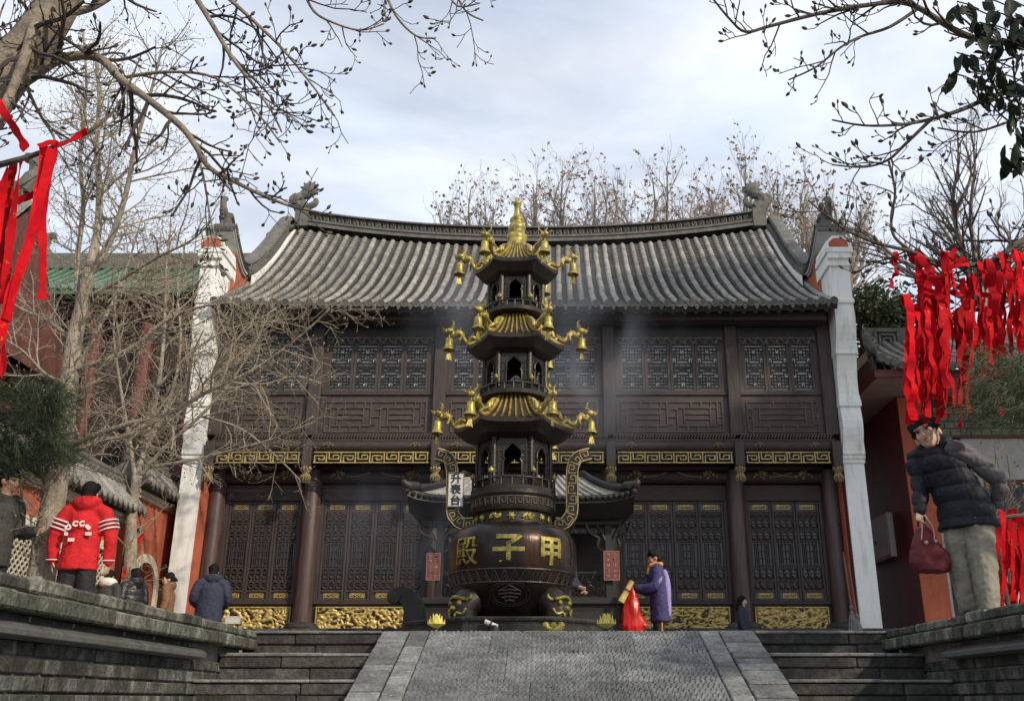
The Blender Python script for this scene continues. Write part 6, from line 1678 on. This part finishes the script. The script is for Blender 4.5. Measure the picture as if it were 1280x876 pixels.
    lp_ = MB(); lp_.tube([H(-.024, -.090, -.062), H(-.008, -.099, -.058), H(.008, -.099, -.058), H(.024, -.090, -.062)], [.003*s, .006*s, .006*s, .003*s], 6); link('lips', lp_.mesh('lips', M_LIP, True), o)
    # ---- hair
    hm = MB(); ell(hm, H(0, .024, .032), hs*(Rh @ V(.086, 0, 0)), hs*(Rh @ V(0, .098, 0)), hs*(Rh @ V(0, 0, .108)), 16, 12)
    ell(hm, H(0, .060, -.03), hs*(Rh @ V(.074, 0, 0)), hs*(Rh @ V(0, .062, 0)), hs*(Rh @ V(0, 0, .085)), 14, 10)
    for k in range(9):
        a = (k/8-.5)*2.2; hm.tube([H(.05*sin(a), -.02, .118), H(.088*sin(a), -.084*cos(a)+.01, .078), H(.086*sin(a), -.090*cos(a)+.004, .045 if hair != 'fringe' else .026)], [.022*s, .020*s, .007*s], 6)
    if hair == 'bun': ell(hm, H(.0, .118, .0), hs*(Rh @ V(.042, 0, 0)), hs*(Rh @ V(0, .05, 0)), hs*(Rh @ V(0, 0, .04))); hm.tube([H(0, .14, .0), H(.0, .17, -.04)], [.022*s, .008*s], 6)
    if hair == 'long':
        limb(hm, [H(0, .07, -.02), H(0, .10, -.14), H(0, .11, -.28)], [.075*s, .07*s, .045*s])
        for sd in (1, -1): limb(hm, [H(.07*sd, .02, .02), H(.075*sd, .02, -.10), H(.06*sd, .04, -.22)], [.03*s, .03*s, .018*s])
    if hair == 'fringe':
        rh = random.Random(3)
        for k in range(46):
            a = rh.uniform(-1.9, 1.9); up_ = rh.uniform(.045, .115); d_ = Vector((sin(a), -cos(a), 0)); p0 = H(.06*d_.x, .02+.07*d_.y, up_+.01); p1 = H(.090*d_.x, .012+.094*d_.y, up_-.028); p2 = H(.089*d_.x+rh.uniform(-.02, .02), .008+.094*d_.y, max(up_-.06, .030+.012*(abs(a) < .5) if abs(a) < 1.2 else -.02))
            hm.tube([p0, p1, p2], [.017*s, .013*s, .004*s], 5)
    put('hair', fuse(hm, vox*.8, 1, lambda c: .006*s*noise.noise(c*55/s)), M_HAIR, o)
    # ---- coat
    c = MB(); zt = 1.40; zb = coat_len*1.0
    secs = []
    for k in range(13):
        f = k/12; z = lerp(zb-.06, zt+.02, f); mid = lerp(hip, nk, max(0, (z-.92)/.54)) if z > .92 else hip
        w = lerp(.192*(1+.5*max(0, legw-1)), .182, min(1, f*1.6)) if f < .78 else lerp(.182, .085, ((f-.78)/.22)**1.5); d_ = .135*(1+.5*max(0, legw-1)*max(0, 1-f*1.6))*(1 if f < .85 else lerp(1, .65, (f-.85)/.15))
        secs.append((Vector((mid.x, mid.y, z*s)), w*bulk*s, d_*bulk*s))
    loft(c, secs)
    ell(c, nk-V(0, 0, .05), V(.085, 0, 0), V(0, .080, 0), V(0, 0, .06))
    sl = MB() if sleeve else c
    if sleeve: ell(c, ch, V(.1, 0, 0), V(0, .1, 0), V(0, 0, .1))
    for sd in (1, -1):
        el, ha = A[sd]; tgt = sl if (sleeve and sd == sleeve[1]) else c
        cuff = lerp(el, ha, .97); limb(tgt, [ch+V(.09*sd, 0, .12), sh[sd]+V(.0, 0, -.01), el, cuff], [.085*s*bulk, .080*s*bulk*sleeve_r, .068*s*bulk*sleeve_r, .050*s*bulk*sleeve_r], 12)
        tgt.ball(cuff, .046*s*bulk*sleeve_r, 10, 6)
    if hood:
        ell(c, nk+V(0, .075, .01), V(.125, 0, 0), V(0, .085, 0), V(0, 0, .085)); limb(c, [nk+V(-.10, -.03, -.01), nk+V(-.105, .06, .03), nk+V(0, .11, .04), nk+V(.105, .06, .03), nk+V(.10, -.03, -.01)], [.035*s, .045*s, .05*s, .045*s, .035*s])
    if puffer: df = lambda q: puffer*(abs(sin(q.z/s*pi/.135+noise.noise(q*4)*.5))**.5-.7) + .008*noise.noise(q*13) + .004*noise.noise(q*40)
    else: df = lambda q: .012*noise.noise(Vector((q.x*9, q.y*9, q.z*5))) + .006*noise.noise(q*24)
    cc = put('coat', fuse(c, vox, 3, df), coat, o)
    if sleeve: put('sleeve', fuse(sl, vox, 3, df), sleeve[0], o)
    # ---- trousers and shoes
    t = MB(); ell(t, hip, V(.155, 0, 0), V(0, .115, 0), V(0, 0, .12))
    for sd in (1, -1): limb(t, [hip+V(.078*sd, 0, -.02), kn[sd], ft[sd]+V(0, 0, .06)], [.102*s*legw, .080*s*legw, .070*s*legw], 12)
    put('trousers', fuse(t, vox, 3, lambda q: (.014 if legw > 1.1 else .007)*noise.noise(Vector((q.x*10, q.y*10, q.z*7))) + (.008 if legw > 1.1 else .003)*noise.noise(q*26)), legs, o)
    f = MB()
    for sd in (1, -1): ell(f, ft[sd]+V(0, -.06, -.012), V(.050, 0, 0), V(0, .135, 0), V(0, 0, .046))
    put('shoes', fuse(f, vox, 1), M_SHOE, o)
    if scarf:
        sf_ = MB(); limb(sf_, [nk+V(.07, -.03, 0), nk+V(.02, -.085, .0), nk+V(-.07, -.03, .01), nk+V(-.05, .07, .02), nk+V(.05, .07, .02), nk+V(.07, -.03, 0)], [.042*s*scarf_r]*6); limb(sf_, [nk+V(0, -.09, 0), nk+V(.03, -.13, -.12)], [.035*s, .03*s]); put('scarf', fuse(sf_, vox, 2), scarf, o)
    return o, dict(s=s, A=A, nk=nk, hd=hd, ch=ch, V=V, H=H)
C = lambda n, c, r=.8, **k: mat(n, c, r, .18, 9, bump=.25, bscale=45, **k)
def stand(px, py, h):
    p = atz(px, py, h); return (p.x, p.y, 0)

# the boy in the puffer jacket, leaning on his way along the terrace
BL = Vector((2.92, 6.75, 0.012))
boy, B = person('boy in navy puffer jacket and loose khaki trousers carrying a dark red bag', tuple(BL), radians(-46), 1.42, mat('navy nylon', (.015, .016, .024), .6, .18, 9, bump=.25, bscale=45, spec=.25), C('khaki cotton', (.23, .22, .175), .9), M_SKINB,
    lean=(-.15, -.13), arms={1: ((.26, .10, 1.13), (.20, .16, .95)), -1: ((-.31, -.12, 1.14), (-.29, -.24, .90))}, head_turn=radians(8), head_tilt=radians(-20), head_pitch=radians(-4), hair='fringe', vox=.009, coat_len=.80, bulk=1.13, puffer=.016,
    sleeve=(mat('grey violet nylon', (.10, .095, .108), .6, .18, 9, bump=.25, bscale=45, spec=.25), 1), hood=True, stride=.06, sleeve_r=1.0, legw=1.35, hs=1.34)
mp = Matrix.Translation(BL) @ Matrix.Rotation(radians(-46), 4, 'Z')
hl = mp @ (B['A'][-1][1]); hl = Vector(hl)
bag = thing('drawstring_bag', 'dark red drawstring bag hanging from the hand of the boy', 'bag', (hl.x, hl.y, hl.z-.10))
bm_ = MB(); 
loft(bm_, [(Vector((.035*f, 0, -.02-.31*f)), lerp(.04, .14, min(1, f*1.6))*(1 if f < .92 else .8), .04+.05*min(1, f*1.6)) for f in [k/10 for k in range(11)]])
put('sack', fuse(bm_, .012, 4, lambda q: .014*noise.noise(q*14)+.006*noise.noise(q*36)), C('dark red cloth', (.12, .006, .014), .7), bag)
st_ = MB()
for k in range(3):
    a = k*2.1; st_.tube(smooth_path([Vector((.02*cos(a), -.02, .06)), Vector((.05*cos(a), -.07, -.03)), Vector((.06*cos(a)-.02, -.09, -.12))], 4), .004, 5)
st_.ball(Vector((-.02, -.095, -.14)), .014, 8, 6); st_.ball(Vector((.05, -.09, -.13)), .012, 8, 6); st_.build('cord', mat('pale cord', (.38, .32, .28), .7), bag, True)
MB().tube(smooth_path([(-.03, -.01, -.02), (-.02, -.02, .06), (.02, -.01, .10), (.03, .01, .04), (.02, 0, -.03)], 4), .008, 6).build('handle', C('dark red cloth', (0, 0, 0)), bag)

# red jacket, seen from behind
RC = C('scarlet fleece', (.50, .008, .012), .85)
rl = stand(104, 604, 1.60); rl = (rl[0]+.09, rl[1], 0)
red, Rr = person('person seen from behind in a bright red hooded jacket with white sleeve stripes', rl, pi+.12, 1.60, RC, C('black trousers', (.014, .014, .016)), M_SKINB, hair='short', vox=.011, coat_len=.82, bulk=1.0, hood=True, sleeve_r=1.08, legw=1.15,
    arms={1: ((.28, .0, 1.13), (.28, -.04, .86)), -1: ((-.28, .0, 1.13), (-.28, -.04, .86))})
WT = mat('white print', (.72, .70, .68), .7, .06, 8)
# letters printed across the back, in an arc (the back looks along +y of the figure)
def back_y(x, z): return .172*1.0*sqrt(max(.05, 1-(x/.24)**2))
for ch_, x, z, sz, rot in (('D', .110, 1.190, .072, .62), ('C', .040, 1.228, .072, .1), ('C', -.030, 1.228, .072, -.28), ('8', -.094, 1.195, .072, -.85)):
    link('lettering', text_mesh(ch_, sz, .004, WT, .004), red, (x*Rr['s'], (back_y(x, z)+.008)*Rr['s'], z*Rr['s']), (pi/2, rot, pi))
for bx_, bz_, nb_, tl in ((.125, 1.125, 3, .30), (-.098, 1.130, 5, 0), (.062, 1.062, 5, 0)):      # small worn prints that cannot be read
    pm_ = MB(); yy = back_y(bx_, bz_)+.008
    for q in range(nb_): pm_.bar(Vector((bx_+(q-nb_/2)*.013, yy, bz_-.016))*Rr['s'], Vector((bx_+(q-nb_/2)*.013+tl*.03, yy, bz_+.016))*Rr['s'], .008, .008)
    pm_.bar(Vector((bx_-nb_*.0075, yy, bz_-.014))*Rr['s'], Vector((bx_+nb_*.005, yy, bz_-.014))*Rr['s'], .007, .007)
    pm_.build('worn_print', WT, red)
s_ = Rr['s']
for sd in (1, -1):
    for k in range(3):
        stp = MB()
        f = .42+.16*k; a = Vector((.185*sd*1.08, 0, 1.39))*s_; el = Rr['A'][sd][0]; p = lerp(a, el, f); r_ = .101*s_; t = (el-a).normalized(); u = t.orthogonal().normalized(); w = t.cross(u)
        stp.tube([p+(u*cos(q*pi/10)+w*sin(q*pi/10))*r_ for q in range(21)], .0085, 5, cap=False); stp.build('stripe', WT, red)
    el, ha = Rr['A'][sd]; p = lerp(el, ha, .93); t = (ha-el).normalized(); u = t.orthogonal().normalized(); w = t.cross(u); MB().tube([p+(u*cos(q*pi/10)+w*sin(q*pi/10))*.066*s_ for q in range(21)], .006, 5, cap=False).build('cuff_stripe', WT, red)

# man at the edge in profile, hand raised
ml = stand(10, 588, 1.70)
person('man in profile with an open grey green jacket and one raised hand', ml, radians(78), 1.70, C('grey green jacket', (.050, .052, .048)), C('black trousers', (0, 0, 0)), M_SKIN, vox=.012, bulk=1.06, lean=(0, -.03),
       arms={1: ((.25, -.05, 1.12), (.16, -.34, 1.10)), -1: ((-.25, .0, 1.12), (-.22, -.12, .90))})
# four people in front of the red wall
w_ = at(138, 713, 15.4); person('person in a dark coat with a white fleece hood below the lattice window', (w_.x, 15.4, 0), pi-.2, w_.z, C('dark grey coat', (.035, .035, .035)), C('black trousers', (0, 0, 0)), vox=.014, bulk=1.12, scarf=C('white fleece', (.72, .70, .66)), scarf_r=2.1)
w_ = at(171, 711, 15.7); person('person in a black hooded puffer coat near the white arch', (w_.x, 15.7, 0), radians(-120), w_.z, C('black nylon', (.022, .022, .025), .45), C('black trousers', (0, 0, 0)), vox=.014, bulk=1.15, puffer=.012, hood=True, hair='long')
w_ = at(212, 716, 17.2); person('woman with her hair in a bun and a tan coat by the white pier', (w_.x, 17.2, 0), radians(-75), w_.z, C('tan brown coat', (.20, .105, .055)), C('black trousers', (0, 0, 0)), M_SKINB, vox=.014, bulk=1.12, hair='bun', hood=True, head_turn=.2)
w_ = at(268, 706, 17.0); nv_, NV = person('man in a navy hooded sweatshirt standing before the gold panel', (w_.x, 17.0, 0), pi+.35, w_.z, C('navy cotton', (.030, .036, .068)), C('dark denim', (.025, .028, .045)), vox=.013, bulk=1.16, hood=True,
       arms={1: ((.28, -.02, 1.12), (.12, -.30, 1.02)), -1: ((-.29, -.02, 1.12), (-.16, -.26, .98))}, head_pitch=.15)
hb2 = at(291, 776, 16.75); bx2 = thing('paper_box', 'small white paper box held by the man in navy', 'box', tuple(hb2)); MB().box(-.11, .11, -.07, .07, -.05, .06).build('carton', mat('white paper', (0, 0, 0)), bx2, bevel=.006); MB().box(-.115, .115, -.075, .075, .055, .075).build('lid', mat('white paper', (0, 0, 0)), bx2)
# woman in purple with the red bag
w_ = atz(820, 688, 1.57); PU = C('purple coat', (.040, .032, .115)); LV = C('lavender cloth', (.26, .22, .46))
pw, PW_ = person('woman in a purple coat and orange scarf holding a bright red bag', (w_.x+.03, w_.y, 0), radians(-90), 1.57, PU, C('black trousers', (0, 0, 0)), vox=.012, coat_len=.66, bulk=1.16, lean=(0, -.05), hair='bun', head_pitch=.28,
    arms={1: ((.27, -.10, 1.12), (.12, -.38, 1.10)), -1: ((-.24, -.10, 1.12), (-.10, -.38, 1.10))}, scarf=mat('orange scarf', (.62, .24, .05), .8, .15, 14))
s_ = PW_['s']; pn = MB()     # lavender shapes over the back and sleeve
limb(pn, [Vector((.05, .085, 1.36))*s_, Vector((.08, .105, 1.15))*s_, Vector((.09, .100, .72))*s_], [.045*s_, .066*s_, .066*s_]); limb(pn, [Vector((.205, .02, 1.36))*s_, Vector((.30, -.03, 1.20))*s_, Vector((.275, -.10, 1.10))*s_], [.03*s_, .04*s_, .028*s_])
put('lavender_patches', fuse(pn, .012, 2), LV, pw)
lg_ = MB(); lg_.tube([Vector((.175, .0, .62))*s_, Vector((.185, -.01, .2))*s_], .012, 6); lg_.build('trouser_stripe', mat('orange scarf', (0, 0, 0)), pw)
bgp = at(789, 735, w_.y-.12); rbag = thing('red_bag', 'bright red plastic bag held by the woman in purple', 'bag', tuple(bgp)); bm_ = MB()
loft(bm_, [(Vector((.02*f-.01*sin(f*6), 0, -.66*f)), lerp(.025, .19, min(1, f*1.25)**.8)*(1 if f < .9 else .75), .03+.085*f*(1 if f < .9 else .7)) for f in [k/10 for k in range(11)]])
put('sack', fuse(bm_, .012, 3, lambda q: .030*noise.noise(Vector((q.x*11, q.y*11, q.z*3)))+.010*noise.noise(Vector((q.x*26, q.y*26, q.z*8)))), mat('red plastic', (.60, .022, .014), .32, .15, 6, trans=.3), rbag)
MB().tube(smooth_path([(0, 0, 0), (-.05, 0, .06), (.0, 0, .11), (.04, 0, .05)], 3), .012, 6).build('handle', mat('red plastic', (0, 0, 0)), rbag)
stk = thing('gold_paper_roll', 'yellow roll of joss paper held above the red bag', 'paper roll', tuple(at(783, 735, w_.y-.2))); a = at(776, 752, w_.y-.2)-Vector(stk.location); b = at(790, 726, w_.y-.2)-Vector(stk.location)
MB().tube([a, b], [.05, .035], 10).build('roll', mat('joss paper', (.50, .38, .12), .7, .3, 9), stk); MB().tube([lerp(a, b, .5), lerp(a, b, .6)], .046, 10).build('band', M_PLQ, stk)
# child by the column, and a worshipper half hidden behind the burner
w_ = at(927, 745, 17.5); person('small person in dark blue beside the maroon column', (w_.x, 17.5, 0), radians(70), w_.z, C('dark blue cotton', (.018, .026, .042)), C('black trousers', (0, 0, 0)), M_SKINB, vox=.014, hair='long', bulk=1.05)
w_ = at(700, 674, 12.9); person('worshipper in a dark blue coat half hidden behind the burner bowl', (w_.x, 12.9, 0), radians(60), 1.50, C('midnight blue coat', (.012, .020, .040)), C('black trousers', (0, 0, 0)), vox=.014, hair='short', bulk=1.1, lean=(0, -.10),
       arms={1: ((.26, -.08, 1.12), (.20, -.26, .98)), -1: ((-.26, -.08, 1.12), (-.12, -.34, 1.0))}, head_pitch=.3)
# ================================================================== incense smoke drifting round the burner
def smoke(name, label, c, rad, dens, seed):
    mb = MB(); ell(mb, (0, 0, 0), (rad[0], 0, 0), (0, rad[1], 0), (0, 0, rad[2]), 20, 14)
    o = mb.build(name, None or bpy.data.materials.new('smoke %d' % seed), None, True); o.location = c; tag(o, label, None, kind='stuff')
    m = o.data.materials[0]; m.use_nodes = True; nt = m.node_tree; nt.nodes.clear(); N = nt.nodes.new; L = nt.links.new
    out = N('ShaderNodeOutputMaterial'); pv_ = N('ShaderNodeVolumePrincipled'); pv_.inputs['Color'].default_value = (.78, .84, .95, 1); pv_.inputs['Anisotropy'].default_value = .2
    tc = N('ShaderNodeTexCoord'); mpn = N('ShaderNodeMapping'); mpn.inputs['Location'].default_value = (seed, seed*.7, 0); mpn.inputs['Scale'].default_value = (1.1, 1.1, .55)
    nz = N('ShaderNodeTexNoise'); nz.inputs['Scale'].default_value = 1.3; nz.inputs['Detail'].default_value = 3; nz.inputs['Distortion'].default_value = .8
    L(tc.outputs['Object'], mpn.inputs[0]); L(mpn.outputs[0], nz.inputs[0])
    sc = N('ShaderNodeVectorMath'); sc.operation = 'DIVIDE'; sc.inputs[1].default_value = rad; L(tc.outputs['Object'], sc.inputs[0])
    ln = N('ShaderNodeVectorMath'); ln.operation = 'LENGTH'; L(sc.outputs[0], ln.inputs[0])
    f1 = N('ShaderNodeMapRange'); f1.inputs['From Min'].default_value = .98; f1.inputs['From Max'].default_value = .1; f1.interpolation_type = 'SMOOTHSTEP'; L(ln.outputs['Value'], f1.inputs[0])
    f2 = N('ShaderNodeMapRange'); f2.inputs['From Min'].default_value = .38; f2.inputs['From Max'].default_value = .72; L(nz.outputs[0], f2.inputs[0])
    mu = N('ShaderNodeMath'); mu.operation = 'MULTIPLY'; L(f1.outputs[0], mu.inputs[0]); L(f2.outputs[0], mu.inputs[1])
    m2 = N('ShaderNodeMath'); m2.operation = 'MULTIPLY'; m2.inputs[1].default_value = dens; L(mu.outputs[0], m2.inputs[0])
    L(m2.outputs[0], pv_.inputs['Density']); L(pv_.outputs[0], out.inputs['Volume'])
    return o
scene.cycles.volume_step_rate = 2.0; scene.cycles.volume_max_steps = 64
smoke('smoke', 'thin blue incense smoke beside the pagoda tiers', tuple(at(735, 440, 12.6)), (1.7, .7, 2.1), .48, 3)
smoke('smoke', 'thin blue incense smoke before the left doors', tuple(at(500, 655, 12.9)), (1.5, .6, 1.1), .50, 8)
smoke('smoke', 'thin blue incense smoke left of the upper tier', tuple(at(570, 400, 12.6)), (1.0, .6, 1.2), .48, 12)
